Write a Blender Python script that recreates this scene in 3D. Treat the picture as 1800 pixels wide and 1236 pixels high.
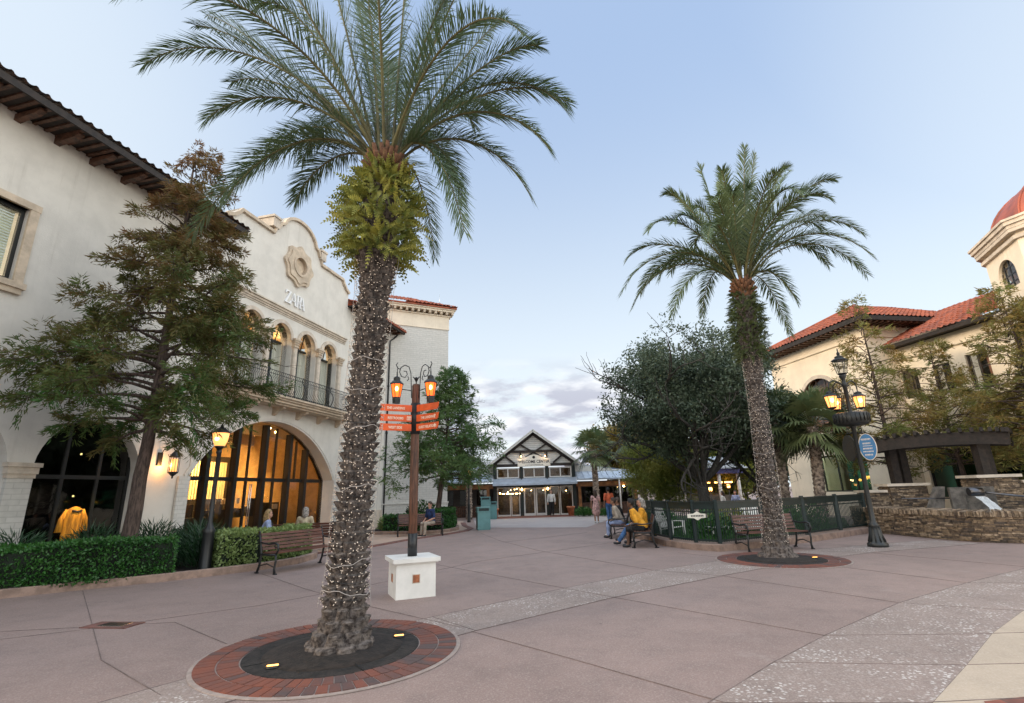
import bpy, bmesh, math, random
import numpy as np
from mathutils import Vector, Matrix, Euler
from mathutils.geometry import tessellate_polygon
PI = math.pi
R = math.radians
for _o in list(bpy.data.objects): bpy.data.objects.remove(_o)
scene = bpy.context.scene
COL = scene.collection
# ------------------------------------------------------------------ camera
H = 1.65
PITCH, ROLL, FPX = R(15.6), R(1.65), 886.0
fwd = Vector((0, math.cos(PITCH), math.sin(PITCH)))
r0 = Vector((1, 0, 0)); u0 = r0.cross(fwd)
rt = math.cos(ROLL) * r0 - math.sin(ROLL) * u0
up = math.sin(ROLL) * r0 + math.cos(ROLL) * u0
cam = bpy.data.cameras.new('camera')
cam.sensor_width = 36; cam.lens = 36 * FPX / 1800; cam.clip_start = .1; cam.clip_end = 2000
co = bpy.data.objects.new('camera', cam); COL.objects.link(co)
co.matrix_world = Matrix(((rt.x, up.x, -fwd.x, 0), (rt.y, up.y, -fwd.y, 0), (rt.z, up.z, -fwd.z, H), (0, 0, 0, 1)))
scene.camera = co
scene.render.resolution_x, scene.render.resolution_y = 1024, 703
# ------------------------------------------------------------------ light
SUN_EL, SUN_AZ = R(14), R(-112)         # azimuth from +Y towards +X: low sun on the left, veiled by haze
sd = Vector((math.sin(SUN_AZ) * math.cos(SUN_EL), math.cos(SUN_AZ) * math.cos(SUN_EL), math.sin(SUN_EL)))
sun = bpy.data.lights.new('sun', 'SUN'); sun.energy = 1.6; sun.angle = R(22); sun.color = (1, .76, .50)
so = bpy.data.objects.new('sun', sun); COL.objects.link(so)
so.rotation_euler = sd.to_track_quat('Z', 'Y').to_euler()
world = bpy.data.worlds.new('World'); scene.world = world; world.use_nodes = True
nt = world.node_tree; nt.nodes.clear()
def N(t, typ, **kw):
    n = t.nodes.new(typ)
    for k, v in kw.items():
        if k.startswith('i_'):
            key = k[2:]; key = int(key) if key.isdigit() else key
            n.inputs[key].default_value = v
        else: setattr(n, k, v)
    return n
sky = N(nt, 'ShaderNodeTexSky', sky_type='NISHITA', sun_disc=False, sun_elevation=SUN_EL, sun_rotation=SUN_AZ,
        air_density=1.0, dust_density=0.8, ozone_density=1.6, altitude=0)
bg = N(nt, 'ShaderNodeBackground'); bg.inputs[1].default_value = .15
wo = N(nt, 'ShaderNodeOutputWorld')
tc = N(nt, 'ShaderNodeTexCoord')
mp = N(nt, 'ShaderNodeMapping'); mp.inputs['Scale'].default_value = (5, 5, 16)
nz = N(nt, 'ShaderNodeTexNoise', i_Scale=1.1, i_Detail=7, i_Roughness=.62)
L = nt.links.new
L(tc.outputs['Generated'], mp.inputs[0]); L(mp.outputs[0], nz.inputs['Vector'])
sep = N(nt, 'ShaderNodeSeparateXYZ'); L(tc.outputs['Generated'], sep.inputs[0])
def MR(src, a, b, c=0., d=1., tree=None, smooth=True):
    t = tree or nt
    n = N(t, 'ShaderNodeMapRange'); n.interpolation_type = 'SMOOTHSTEP' if smooth else 'LINEAR'
    n.inputs[1].default_value = a; n.inputs[2].default_value = b; n.inputs[3].default_value = c; n.inputs[4].default_value = d
    t.links.new(src, n.inputs[0]); return n.outputs[0]
def MT(op, a, b, tree=None):
    t = tree or nt
    n = N(t, 'ShaderNodeMath', operation=op)
    for i, v in enumerate((a, b)):
        if isinstance(v, (int, float)): n.inputs[i].default_value = v
        else: t.links.new(v, n.inputs[i])
    return n.outputs[0]
band = MT('MULTIPLY', MR(sep.outputs[2], .0, .04), MR(sep.outputs[2], .17, .27, 1., 0.))
side = MT('MULTIPLY', MR(sep.outputs[0], -.35, -.02), MR(sep.outputs[0], .14, .4, 1., 0.))
band = MT('MULTIPLY', band, side)
cl = MT('MULTIPLY', MR(nz.outputs[0], .36, .50), band)
mixc = N(nt, 'ShaderNodeMix', data_type='RGBA')
L(cl, mixc.inputs['Factor']); L(sky.outputs[0], mixc.inputs['A'])
nz2 = N(nt, 'ShaderNodeTexNoise', i_Scale=2.6, i_Detail=5); L(mp.outputs[0], nz2.inputs['Vector'])
cr = N(nt, 'ShaderNodeValToRGB'); L(nz2.outputs[0], cr.inputs[0])
cr.color_ramp.elements[0].position = .42; cr.color_ramp.elements[0].color = (2.5, 2.6, 3.05, 1)
cr.color_ramp.elements[1].position = .62; cr.color_ramp.elements[1].color = (4.3, 4.35, 4.5, 1)
L(cr.outputs[0], mixc.inputs['B'])
hsv = N(nt, 'ShaderNodeHueSaturation', i_Saturation=.80)
# pale evening sky: a little pink-white towards the horizon, like the thin haze of the photograph
hz = N(nt, 'ShaderNodeMix', data_type='RGBA'); L(MR(sep.outputs[2], 0.0, .8, .45, .75), hz.inputs['Factor'])
L(sky.outputs[0], hsv.inputs['Color']); L(hsv.outputs[0], hz.inputs['A']); HZB = hz.inputs['B']; HZB.default_value = (2.05, 2.75, 4.0, 1)
wh = N(nt, 'ShaderNodeMix', data_type='RGBA'); ax = N(nt, 'ShaderNodeMath', operation='ABSOLUTE'); L(sep.outputs[0], ax.inputs[0])
L(MT('MAXIMUM', MR(sep.outputs[2], .0, .75, .95, 0.), MT('MAXIMUM', MR(ax.outputs[0], .30, .80, 0., .55), MR(sep.outputs[0], -.15, -.65, 0., .62))), wh.inputs['Factor']); L(hz.outputs['Result'], wh.inputs['A']); wh.inputs['B'].default_value = (3.85, 4.2, 4.35, 1)
L(wh.outputs['Result'], mixc.inputs['A'])
# unseen sky around and behind the view brightened and warmed: added light for the facades
added_glow = N(nt, 'ShaderNodeMix', data_type='RGBA', blend_type='MULTIPLY'); added_glow.inputs['Factor'].default_value = 1
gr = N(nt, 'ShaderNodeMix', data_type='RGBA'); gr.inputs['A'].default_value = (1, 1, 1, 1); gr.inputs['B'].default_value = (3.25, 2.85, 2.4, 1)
L(MT('MULTIPLY', MR(sep.outputs[1], .50, .10), MR(sep.outputs[1], -.95, -.35, .45, 1.)), gr.inputs['Factor']); L(mixc.outputs['Result'], added_glow.inputs['A']); L(gr.outputs['Result'], added_glow.inputs['B'])
L(added_glow.outputs['Result'], bg.inputs[0]); L(bg.outputs[0], wo.inputs[0])
vs = scene.view_settings; vs.view_transform = 'Standard'; vs.look = 'None'; vs.gamma = 1; vs.exposure = .70
# ------------------------------------------------------------------ materials
MATS = {}
def mat(name, col, rough=.7, var=.12, scale=6., bump=.0, bscale=40., metal=0., col2=None, emit=None, estr=0., spec=.5, coords='Object', stretch=(1, 1, 1), attr=False, trans=0., aw=.45):
    if name in MATS: return MATS[name]
    m = bpy.data.materials.new(name); m.use_nodes = True; MATS[name] = m
    t = m.node_tree; b = t.nodes['Principled BSDF']
    b.inputs['Roughness'].default_value = rough; b.inputs['Metallic'].default_value = metal
    b.inputs['Specular IOR Level'].default_value = spec
    c2 = col2 or tuple(max(0, c * (1 - 2 * var)) for c in col)
    c1 = col if col2 else tuple(min(1, c * (1 + var)) for c in col)
    tcn = N(t, 'ShaderNodeTexCoord'); mpn = N(t, 'ShaderNodeMapping'); mpn.inputs['Scale'].default_value = stretch
    t.links.new(tcn.outputs[coords], mpn.inputs[0])
    n1 = N(t, 'ShaderNodeTexNoise', i_Scale=scale, i_Detail=6, i_Roughness=.65); t.links.new(mpn.outputs[0], n1.inputs['Vector'])
    fac = MR(n1.outputs[0], .35, .65, tree=t)
    if attr:
        at = N(t, 'ShaderNodeAttribute', attribute_name='rnd')
        fac = MT('ADD', MT('MULTIPLY', fac, 1 - aw, t), MT('MULTIPLY', at.outputs['Fac'], aw, t), t)
    mx = N(t, 'ShaderNodeMix', data_type='RGBA'); t.links.new(fac, mx.inputs['Factor'])
    mx.inputs['A'].default_value = (*c1, 1); mx.inputs['B'].default_value = (*c2, 1)
    t.links.new(mx.outputs['Result'], b.inputs['Base Color'])
    if bump:
        n2 = N(t, 'ShaderNodeTexNoise', i_Scale=bscale, i_Detail=5); t.links.new(mpn.outputs[0], n2.inputs['Vector'])
        bp = N(t, 'ShaderNodeBump', i_Strength=bump, i_Distance=.02); t.links.new(n2.outputs[0], bp.inputs['Height'])
        t.links.new(bp.outputs[0], b.inputs['Normal'])
    if emit:
        b.inputs['Emission Color'].default_value = (*emit, 1); b.inputs['Emission Strength'].default_value = estr
    if trans:
        tr = N(t, 'ShaderNodeBsdfTranslucent'); t.links.new(mx.outputs['Result'], tr.inputs[0])
        ms = N(t, 'ShaderNodeMixShader', i_0=trans)
        t.links.new(b.outputs[0], ms.inputs[1]); t.links.new(tr.outputs[0], ms.inputs[2])
        t.links.new(ms.outputs[0], t.nodes['Material Output'].inputs[0])
    return m
def brickmat(name, c1, c2, mortar, w=.4, h=.2, msize=.01, rough=.8, bump=.3, plane='XZ', var=.0, nscale=8, squash=1., attr=False):
    m = bpy.data.materials.new(name); m.use_nodes = True; MATS[name] = m
    t = m.node_tree; b = t.nodes['Principled BSDF']; b.inputs['Roughness'].default_value = rough
    tcn = N(t, 'ShaderNodeTexCoord'); sp = N(t, 'ShaderNodeSeparateXYZ'); cb = N(t, 'ShaderNodeCombineXYZ')
    t.links.new(tcn.outputs['Object'], sp.inputs[0])
    if plane == 'XZ': t.links.new(MT('ADD', sp.outputs[0], sp.outputs[1], t), cb.inputs[0]); t.links.new(sp.outputs[2], cb.inputs[1])
    else: t.links.new(sp.outputs[0], cb.inputs[0]); t.links.new(sp.outputs[1], cb.inputs[1])
    br = N(t, 'ShaderNodeTexBrick', i_Scale=1., offset=.5); br.inputs['Brick Width'].default_value = w; br.inputs['Row Height'].default_value = h
    br.inputs['Mortar Size'].default_value = msize; br.inputs['Color1'].default_value = (*c1, 1); br.inputs['Color2'].default_value = (*c2, 1); br.inputs['Mortar'].default_value = (*mortar, 1)
    n0 = N(t, 'ShaderNodeTexNoise', i_Scale=3., i_Detail=3); t.links.new(tcn.outputs['Object'], n0.inputs['Vector'])
    wv = N(t, 'ShaderNodeVectorMath', operation='MULTIPLY_ADD'); t.links.new(n0.outputs['Color'], wv.inputs[0]); wv.inputs[1].default_value = (squash * .03,) * 3; t.links.new(cb.outputs[0], wv.inputs[2])
    t.links.new(wv.outputs[0], br.inputs['Vector'])
    n1 = N(t, 'ShaderNodeTexNoise', i_Scale=nscale, i_Detail=6); t.links.new(tcn.outputs['Object'], n1.inputs['Vector'])
    mx = N(t, 'ShaderNodeMix', data_type='RGBA', blend_type='MULTIPLY'); mx.inputs['Factor'].default_value = 1
    t.links.new(br.outputs['Color'], mx.inputs['A'])
    g = MR(n1.outputs[0], .3, .7, 1 - var, 1 + var, tree=t); t.links.new(g, mx.inputs['B']); t.links.new(mx.outputs['Result'], b.inputs['Base Color'])
    if bump:
        bp = N(t, 'ShaderNodeBump', i_Strength=bump, i_Distance=.02)
        hh = MT('SUBTRACT', MT('MULTIPLY', n1.outputs[0], .5, t), br.outputs['Fac'], t)
        t.links.new(hh, bp.inputs['Height']); t.links.new(bp.outputs[0], b.inputs['Normal'])
    return m
def glassmat(name, tint=(.6, .7, .68), rough=.02, mixf=.55, var=0):
    m = bpy.data.materials.new(name); m.use_nodes = True; MATS[name] = m
    t = m.node_tree; t.nodes.remove(t.nodes['Principled BSDF'])
    tr = N(t, 'ShaderNodeBsdfTransparent'); tr.inputs[0].default_value = (*tint, 1)
    gl = N(t, 'ShaderNodeBsdfGlossy', i_Roughness=rough); gl.inputs[0].default_value = (.9, .9, .9, 1)
    fr0 = N(t, 'ShaderNodeFresnel', i_IOR=1.5); geo = N(t, 'ShaderNodeNewGeometry')
    f2 = MT('MULTIPLY', MT('ADD', fr0.outputs[0], mixf, t), MT('SUBTRACT', 1., geo.outputs['Backfacing'], t), t)
    ms = N(t, 'ShaderNodeMixShader'); t.links.new(f2, ms.inputs[0]); t.links.new(tr.outputs[0], ms.inputs[1]); t.links.new(gl.outputs[0], ms.inputs[2])
    # faint waviness so reflections are not mirror perfect
    nn = N(t, 'ShaderNodeTexNoise', i_Scale=2.5, i_Detail=1); bp = N(t, 'ShaderNodeBump', i_Strength=.04, i_Distance=.05)
    tc_ = N(t, 'ShaderNodeTexCoord'); t.links.new(tc_.outputs['Object'], nn.inputs['Vector'])
    t.links.new(nn.outputs[0], bp.inputs['Height']); t.links.new(bp.outputs[0], gl.inputs['Normal'])
    t.links.new(ms.outputs[0], t.nodes['Material Output'].inputs[0]); return m
# ------------------------------------------------------------------ mesh builder
class MB:
    def __init__(s): s.v = []; s.f = []; s.sm = []
    def add(s, vs, fs, smooth=False):
        b = len(s.v); s.v += [tuple(v) for v in vs]; s.f += [tuple(b + i for i in f) for f in fs]; s.sm += [smooth] * len(fs); return s
    def box(s, x0, x1, y0, y1, z0, z1, M=None):
        vs = [(x, y, z) for z in (z0, z1) for y in (y0, y1) for x in (x0, x1)]
        if M is not None: vs = [M @ Vector(v) for v in vs]
        return s.add(vs, [(0, 2, 3, 1), (4, 5, 7, 6), (0, 1, 5, 4), (2, 6, 7, 3), (0, 4, 6, 2), (1, 3, 7, 5)])
    def bar(s, a, b, w, h, upv=(0, 0, 1)):
        a = Vector(a); b = Vector(b); d = (b - a).normalized(); u = Vector(upv)
        sx = d.cross(u)
        if sx.length < 1e-4: sx = d.cross(Vector((0, 1, 0)))
        sx.normalize(); u = sx.cross(d)
        vs = [p + sx * i * w / 2 + u * j * h / 2 for p in (a, b) for i, j in ((-1, -1), (1, -1), (1, 1), (-1, 1))]
        return s.add(vs, [(3, 2, 1, 0), (4, 5, 6, 7), (0, 1, 5, 4), (1, 2, 6, 5), (2, 3, 7, 6), (3, 0, 4, 7)])
    def tube(s, pts, rad, n=8, cap=True, smooth=True):
        pts = [Vector(p) for p in pts]
        if not isinstance(rad, (list, tuple)): rad = [rad] * len(pts)
        vs = []; fs = []; pu = None
        for i, p in enumerate(pts):
            d = (pts[min(i + 1, len(pts) - 1)] - pts[max(i - 1, 0)])
            d = d.normalized() if d.length > 1e-9 else Vector((0, 0, 1))
            if pu is None: pu = d.orthogonal().normalized()
            u = pu - d * pu.dot(d)
            u = u.normalized() if u.length > 1e-6 else d.orthogonal().normalized()
            pu = u; w = d.cross(u)
            for k in range(n):
                a = 2 * PI * k / n; vs.append(p + (u * math.cos(a) + w * math.sin(a)) * rad[i])
        for i in range(len(pts) - 1):
            for k in range(n):
                k2 = (k + 1) % n; fs.append((i * n + k, i * n + k2, (i + 1) * n + k2, (i + 1) * n + k))
        s.add(vs, fs, smooth)
        if cap:
            b = len(s.v) - len(vs)
            s.f += [tuple(b + k for k in reversed(range(n))), tuple(b + (len(pts) - 1) * n + k for k in range(n))]; s.sm += [False, False]
        return s
    def lathe(s, prof, c=(0, 0, 0), n=16, smooth=True, M=None, a0=0.):
        vs = []; fs = []
        for r, z in prof:
            for k in range(n):
                a = a0 + 2 * PI * k / n; v = Vector((c[0] + r * math.cos(a), c[1] + r * math.sin(a), c[2] + z))
                vs.append(M @ v if M is not None else v)
        for i in range(len(prof) - 1):
            for k in range(n):
                k2 = (k + 1) % n; fs.append((i * n + k, i * n + k2, (i + 1) * n + k2, (i + 1) * n + k))
        fs += [tuple(reversed(range(n))), tuple((len(prof) - 1) * n + k for k in range(n))]
        return s.add(vs, fs, smooth)
    def sphere(s, c, r, n=10, m=7, sc=(1, 1, 1)):
        return s.lathe([(max(1e-4, r * math.sin(PI * i / m)) * 1., -r * math.cos(PI * i / m) * sc[2]) for i in range(m + 1)], (0, 0, 0), n, True, Matrix.Translation(Vector(c)) @ Matrix.Diagonal((sc[0], sc[1], 1, 1)))
    def prism(s, poly, z0, z1, M=None):
        """2-D polygon (x,y) extruded in z"""
        n = len(poly); vs = [(x, y, z0) for x, y in poly] + [(x, y, z1) for x, y in poly]
        if M is not None: vs = [M @ Vector(v) for v in vs]
        tri = tessellate_polygon([[Vector((x, y, 0)) for x, y in poly]])
        fs = [tuple(t) for t in tri] + [tuple(n + i for i in reversed(t)) for t in tri] + [(i, (i + 1) % n, n + (i + 1) % n, n + i) for i in range(n)]
        return s.add(vs, fs)
    def wall(s, outer, holes, y0, y1):
        """polygon in (x,z) with holes, front at y0, back at y1, reveals between"""
        loops = [outer] + holes
        tri = tessellate_polygon([[Vector((x, z, 0)) for x, z in l] for l in loops])
        flat = [p for l in loops for p in l]; n = len(flat)
        vs = [(x, y0, z) for x, z in flat] + [(x, y1, z) for x, z in flat]
        fs = [tuple(t) for t in tri] + [tuple(n + i for i in t) for t in tri]
        b = 0
        for l in loops:
            for i in range(len(l)):
                j = (i + 1) % len(l); fs.append((b + i, b + j, n + b + j, n + b + i))
            b += len(l)
        return s.add(vs, fs)
    def build(s, name, m=None, parent=None, fix=True, rnd=None, **kw):
        me = bpy.data.meshes.new(name); me.from_pydata(s.v, [], s.f); 
        me.polygons.foreach_set('use_smooth', s.sm)
        if fix:
            bm = bmesh.new(); bm.from_mesh(me); bmesh.ops.recalc_face_normals(bm, faces=bm.faces); bm.to_mesh(me); bm.free()
        return link(name, me, m, parent, **kw)
def link(name, me, m=None, parent=None, label=None, cat=None, group=None, kind=None, loc=None, rz=None):
    o = bpy.data.objects.new(name, me); COL.objects.link(o)
    if m is not None and me is not None: me.materials.append(MATS[m] if isinstance(m, str) else m)
    if parent is not None: o.parent = parent
    if loc is not None: o.location = loc
    if rz is not None: o.rotation_euler = (0, 0, rz)
    tag(o, label, cat, group, kind); return o
def tag(o, label=None, cat=None, group=None, kind=None):
    if label: o['label'] = label
    if cat: o['category'] = cat
    if group: o['group'] = group
    if kind: o['kind'] = kind
    return o
def thing(name, label, cat, loc=(0, 0, 0), rz=0, group=None):
    o = bpy.data.objects.new(name, None); COL.objects.link(o); o.empty_display_size = .2
    o.location = loc; o.rotation_euler = (0, 0, rz); return tag(o, label, cat, group)
def children_of(o): return [c for c in COL.objects if c.parent == o]
def dup(root, loc, rz, label=None, group=None):
    r = root.copy(); COL.objects.link(r); r.location = loc; r.rotation_euler = (0, 0, rz)
    if label: r['label'] = label
    if group: r['group'] = group
    for ch in children_of(root):
        c = ch.copy(); COL.objects.link(c); c.parent = r
        for g in children_of(ch):
            d = g.copy(); COL.objects.link(d); d.parent = c
    return r
def npmesh(name, V, F, m, parent=None, rnd=None, smooth=False, **kw):
    """V (n,3) float array, F (k,4|3) int array"""
    me = bpy.data.meshes.new(name); k = F.shape[1]
    me.vertices.add(len(V)); me.vertices.foreach_set('co', np.asarray(V, dtype=np.float32).ravel())
    me.loops.add(F.size); me.loops.foreach_set('vertex_index', F.astype(np.int32).ravel())
    me.polygons.add(len(F)); me.polygons.foreach_set('loop_start', np.arange(0, F.size, k, dtype=np.int32))
    me.polygons.foreach_set('loop_total', np.full(len(F), k, dtype=np.int32))
    if smooth: me.polygons.foreach_set('use_smooth', np.ones(len(F), dtype=bool))
    me.update(calc_edges=True)
    if rnd is not None:
        a = me.attributes.new('rnd', 'FLOAT', 'FACE'); a.data.foreach_set('value', rnd.astype(np.float32))
    return link(name, me, m, parent, **kw)
def arc(cx, cz, r, a0, a1, n): return [(cx + r * math.cos(a0 + (a1 - a0) * i / n), cz + r * math.sin(a0 + (a1 - a0) * i / n)) for i in range(n + 1)]
def arch_loop(cx, hw, z0, zs, n=14, rise=None):
    """door-like opening: bottom z0, spring zs, arch rise (default semicircle), counter-clockwise"""
    rise = hw if rise is None else rise
    rad = (hw * hw + rise * rise) / (2 * rise); cz = zs + rise - rad; a = math.asin(min(1, hw / rad)); 
    if rise > hw: a = PI - a
    return [(cx - hw, z0), (cx + hw, z0)] + [(cx + rad * math.sin(a - 2 * a * i / n), cz + rad * math.cos(a - 2 * a * i / n)) for i in range(n + 1)]
def rect(x0, x1, z0, z1): return [(x0, z0), (x1, z0), (x1, z1), (x0, z1)]
def ribbon(mb, pts, y0, y1, w):
    """band of width w (outside) following a polyline in (x,z); y0..y1 thickness"""
    n = len(pts); out = []
    for i, (x, z) in enumerate(pts):
        a = pts[max(0, i - 1)]; b = pts[min(n - 1, i + 1)]; dx, dz = b[0] - a[0], b[1] - a[1]; l = math.hypot(dx, dz) or 1
        out.append((x - dz / l * w, z + dx / l * w))
    vs = []
    for (x, z), (X, Z) in zip(pts, out): vs += [(x, y0, z), (X, y0, Z), (X, y1, Z), (x, y1, z)]
    fs = []
    for i in range(n - 1):
        for k in range(4):
            k2 = (k + 1) % 4; fs.append((i * 4 + k, i * 4 + k2, i * 4 + 4 + k2, i * 4 + 4 + k))
    fs += [(3, 2, 1, 0), tuple((n - 1) * 4 + k for k in range(4))]
    return mb.add(vs, fs)
def text_mesh(txt, size, mname, parent, loc, rot, name='lettering', depth=.004, sx=1., align='CENTER'):
    cu = bpy.data.curves.new(name, 'FONT'); cu.body = txt; cu.size = size; cu.extrude = depth; cu.align_x = align; cu.align_y = 'CENTER'
    cu.resolution_u = 3; cu.offset = size * .022
    o = bpy.data.objects.new(name, cu); COL.objects.link(o)
    dg = bpy.context.evaluated_depsgraph_get(); me = bpy.data.meshes.new_from_object(o.evaluated_get(dg))
    bpy.data.objects.remove(o)
    ob = link(name, me, mname, parent); ob.location = loc; ob.rotation_euler = rot; ob.scale = (sx, 1, 1); return ob
def tile_patch(mb, A, U, V, ulen, vlen, lims, tw=.26, th=.42, amp=.045, seed=0):
    """barrel-tile roof: origin A, unit eave direction U, unit slope direction V; lims(v)->(u0,u1) clamps for hips"""
    rr = random.Random(seed)
    A = Vector(A); U = Vector(U); V = Vector(V); Nn = U.cross(V).normalized()
    if Nn.z < 0: Nn = -Nn
    nu = int(ulen / tw) * 6; nv = max(1, int(vlen / th)); rows = []
    for j in range(nv):
        j0 = j * vlen / nv; j1 = (j + 1) * vlen / nv
        for vv, off in ((j0, .03), (j1, 0.)): rows.append((vv, off, [rr.uniform(-.006, .008) for _ in range(nu // 6 + 2)]))
    vs = []
    for vv, off, jit in rows:
        l0, l1 = lims(vv)
        for i in range(nu + 1):
            u = ulen * i / nu; uc = min(max(u, l0), l1)
            ph = (uc / tw) % 1.; h = amp * math.sin(PI * ph * 2) if ph < .5 else -amp * .35 * math.sin(PI * (ph - .5) * 2)
            vs.append(A + U * uc + V * vv + Nn * (h + off + jit[i // 6]))
    w = nu + 1; fs = [(j * w + i, j * w + i + 1, (j + 1) * w + i + 1, (j + 1) * w + i) for j in range(len(rows) - 1) for i in range(nu)]
    mb.add(vs, fs, False); return mb
# ------------------------------------------------------------------ material library
def stucco(name, c, dirt):
    m = mat(name, c, .88, .04, 1.1, .0); t = m.node_tree; b = t.nodes['Principled BSDF']; src = b.inputs['Base Color'].links[0].from_socket
    tcn = N(t, 'ShaderNodeTexCoord'); mp2 = N(t, 'ShaderNodeMapping'); mp2.inputs['Scale'].default_value = (3.2, 3.2, .16); t.links.new(tcn.outputs['Object'], mp2.inputs[0])
    n = N(t, 'ShaderNodeTexNoise', i_Scale=1.6, i_Detail=7, i_Roughness=.7); t.links.new(mp2.outputs[0], n.inputs['Vector'])
    n2 = N(t, 'ShaderNodeTexNoise', i_Scale=.5, i_Detail=3); t.links.new(tcn.outputs['Object'], n2.inputs['Vector'])
    f = MT('MULTIPLY', MR(n.outputs[0], .50, .80, 0, .55, tree=t), MR(n2.outputs[0], .4, .62, tree=t), t)
    mx = N(t, 'ShaderNodeMix', data_type='RGBA'); t.links.new(f, mx.inputs['Factor']); t.links.new(src, mx.inputs['A']); mx.inputs['B'].default_value = (*dirt, 1); t.links.new(mx.outputs['Result'], b.inputs['Base Color'])
    n3 = N(t, 'ShaderNodeTexNoise', i_Scale=26., i_Detail=6, i_Roughness=.7); t.links.new(tcn.outputs['Object'], n3.inputs['Vector']); bp = N(t, 'ShaderNodeBump', i_Strength=.35, i_Distance=.02); t.links.new(n3.outputs[0], bp.inputs['Height']); t.links.new(bp.outputs[0], b.inputs['Normal'])
stucco('stucco', (.645, .615, .56), (.38, .35, .30))
stucco('stucco_warm', (.78, .68, .54), (.50, .40, .29))
brickmat('painted_brick', (.555, .54, .50), (.60, .58, .54), (.49, .475, .44), .4, .13, .012, .85, .35, var=.05)
mat('cast_stone', (.55, .45, .34), .8, .1, 3, .15, 50)
mat('cast_stone_pale', (.58, .50, .41), .8, .1, 3, .15, 50)
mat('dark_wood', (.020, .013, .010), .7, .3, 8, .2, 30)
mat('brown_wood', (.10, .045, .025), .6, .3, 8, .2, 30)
mat('tile_dark', (.10, .055, .04), .75, .4, 5, .3, 40)
mat('tile_red', (.36, .095, .042), .8, .1, 2.5, .25, 30, col2=(.17, .05, .03))
mat('tile_brown', (.30, .10, .07), .8, .1, 4, .25, 30, col2=(.14, .05, .04))
mat('black_metal', (.012, .013, .014), .42, .1, 5, spec=.5)
mat('frame_black', (.010, .012, .013), .35)
mat('iron', (.018, .02, .02), .4, .15, 20, .1, 60)
mat('green_metal', (.007, .020, .020), .4, .15, 8)
mat('white_paint', (.72, .70, .66), .55, .04, 3)
mat('plain_white', (.8, .8, .8), .5, .02, 3)
mat('steel', (.6, .6, .6), .25, .05, 3, metal=1.)
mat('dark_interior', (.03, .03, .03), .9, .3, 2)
mat('warm_wall', (.50, .33, .16), .8, .1, 2)
mat('warm_slat', (.72, .60, .38), .6, .05, 3)
mat('interior_ceiling', (.55, .42, .28), .8, .08, 1)
mat('interior_floor', (.18, .13, .09), .35, .15, 2)
mat('counter', (.03, .025, .022), .4)
mat('curtain', (.80, .82, .84), .8, .12, 3, stretch=(9, 9, .15))
mat('lamp_glow', (.9, .5, .2), .5, 0, emit=(1, .42, .10), estr=7)
mat('lamp_core', (1, .7, .4), .5, 0, emit=(1, .60, .25), estr=26)
mat('lamp_orange', (.9, .2, .03), .4, 0, emit=(1, .11, .01), estr=1.25)
mat('lamp_pane', (.8, .45, .2), .4, 0, emit=(1, .36, .09), estr=1.25)
mat('lamp_flame', (1, .6, .2), .5, 0, emit=(1, .50, .12), estr=14)
mat('uplight', (1, .6, .2), .5, 0, emit=(1, .42, .08), estr=3.2)
mat('sign_orange', (.74, .10, .010), .5, .12, 3, .05)
mat('sign_letters', (.85, .70, .55), .5, .02)
mat('post_wood', (.125, .052, .028), .6, .3, 3, .3, 30, stretch=(8, 8, 1))
mat('bench_wood', (.105, .038, .024), .42, .25, 3, .2, 30, stretch=(1, 8, 8))
mat('terracotta_inset', (.36, .12, .05), .7, .2, 10)
mat('terracotta', (.48, .17, .075), .75, .12, 5)
mat('soil', (.020, .014, .011), .95, .3, 12, .6, 30)
mat('grate', (.018, .014, .012), .92, .35, 9, .8, 35)
mat('teal_bin', (.12, .27, .27), .5, .08, 2)
mat('teal_dark', (.02, .04, .04), .5)
mat('kerb_stone', (.27, .185, .145), .85, .14, 5, .3, 60)
mat('red_kerb', (.16, .068, .052), .8, .2, 5, .2, 60)
mat('bark', (.09, .062, .05), .9, .3, 6, .5, 30, stretch=(4, 4, .7))
mat('oak_bark', (.05, .045, .04), .9, .3, 6, .5, 30, stretch=(4, 4, .7))
mat('palm_trunk', (.170, .142, .125), .95, .25, 16, .8, 60, col2=(.030, .022, .019))
mat('sabal_trunk', (.44, .35, .28), .9, .3, 8, .5, 40, col2=(.09, .065, .055))
mat('boot_orange', (.15, .065, .028), .8, .2, 12, .3, 40)
mat('rachis', (.115, .105, .035), .6, .2, 6)
mat('palm_leaf', (.060, .105, .050), .45, .2, 1.2, attr=True, col2=(.120, .17, .075), trans=.2)
mat('palm_leaf_far', (.065, .115, .055), .45, .2, 1.2, attr=True, col2=(.15, .19, .075), trans=.2)
mat('fern_leaf', (.42, .38, .075), .6, .2, 5, attr=True, col2=(.07, .12, .025), trans=.25)
mat('fern_leaf_dull', (.10, .13, .035), .7, .2, 5, attr=True, col2=(.035, .05, .02), trans=.2)
mat('cypress_leaf', (.038, .130, .024), .7, .2, .7, attr=True, col2=(.20, .095, .034), trans=.3, aw=.8)
mat('cypress_green', (.055, .135, .038), .7, .2, .9, attr=True, col2=(.12, .17, .045), trans=.3)
mat('cypress_rust', (.12, .19, .045), .7, .2, .8, attr=True, col2=(.30, .16, .045), trans=.3)
mat('oak_leaf', (.032, .062, .034), .55, .2, 1.5, attr=True, col2=(.105, .135, .085), trans=.25)
mat('bamboo_leaf', (.11, .17, .03), .7, .2, .7, attr=True, col2=(.26, .24, .045), trans=.3)
mat('autumn_leaf', (.26, .15, .025), .7, .2, .8, attr=True, col2=(.12, .12, .02), trans=.3)
mat('sabal_leaf', (.06, .11, .05), .5, .2, 2, attr=True, col2=(.20, .22, .09), trans=.2)
mat('hedge_leaf', (.016, .075, .014), .45, .2, 3, attr=True, col2=(.045, .15, .022), trans=.15)
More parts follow.
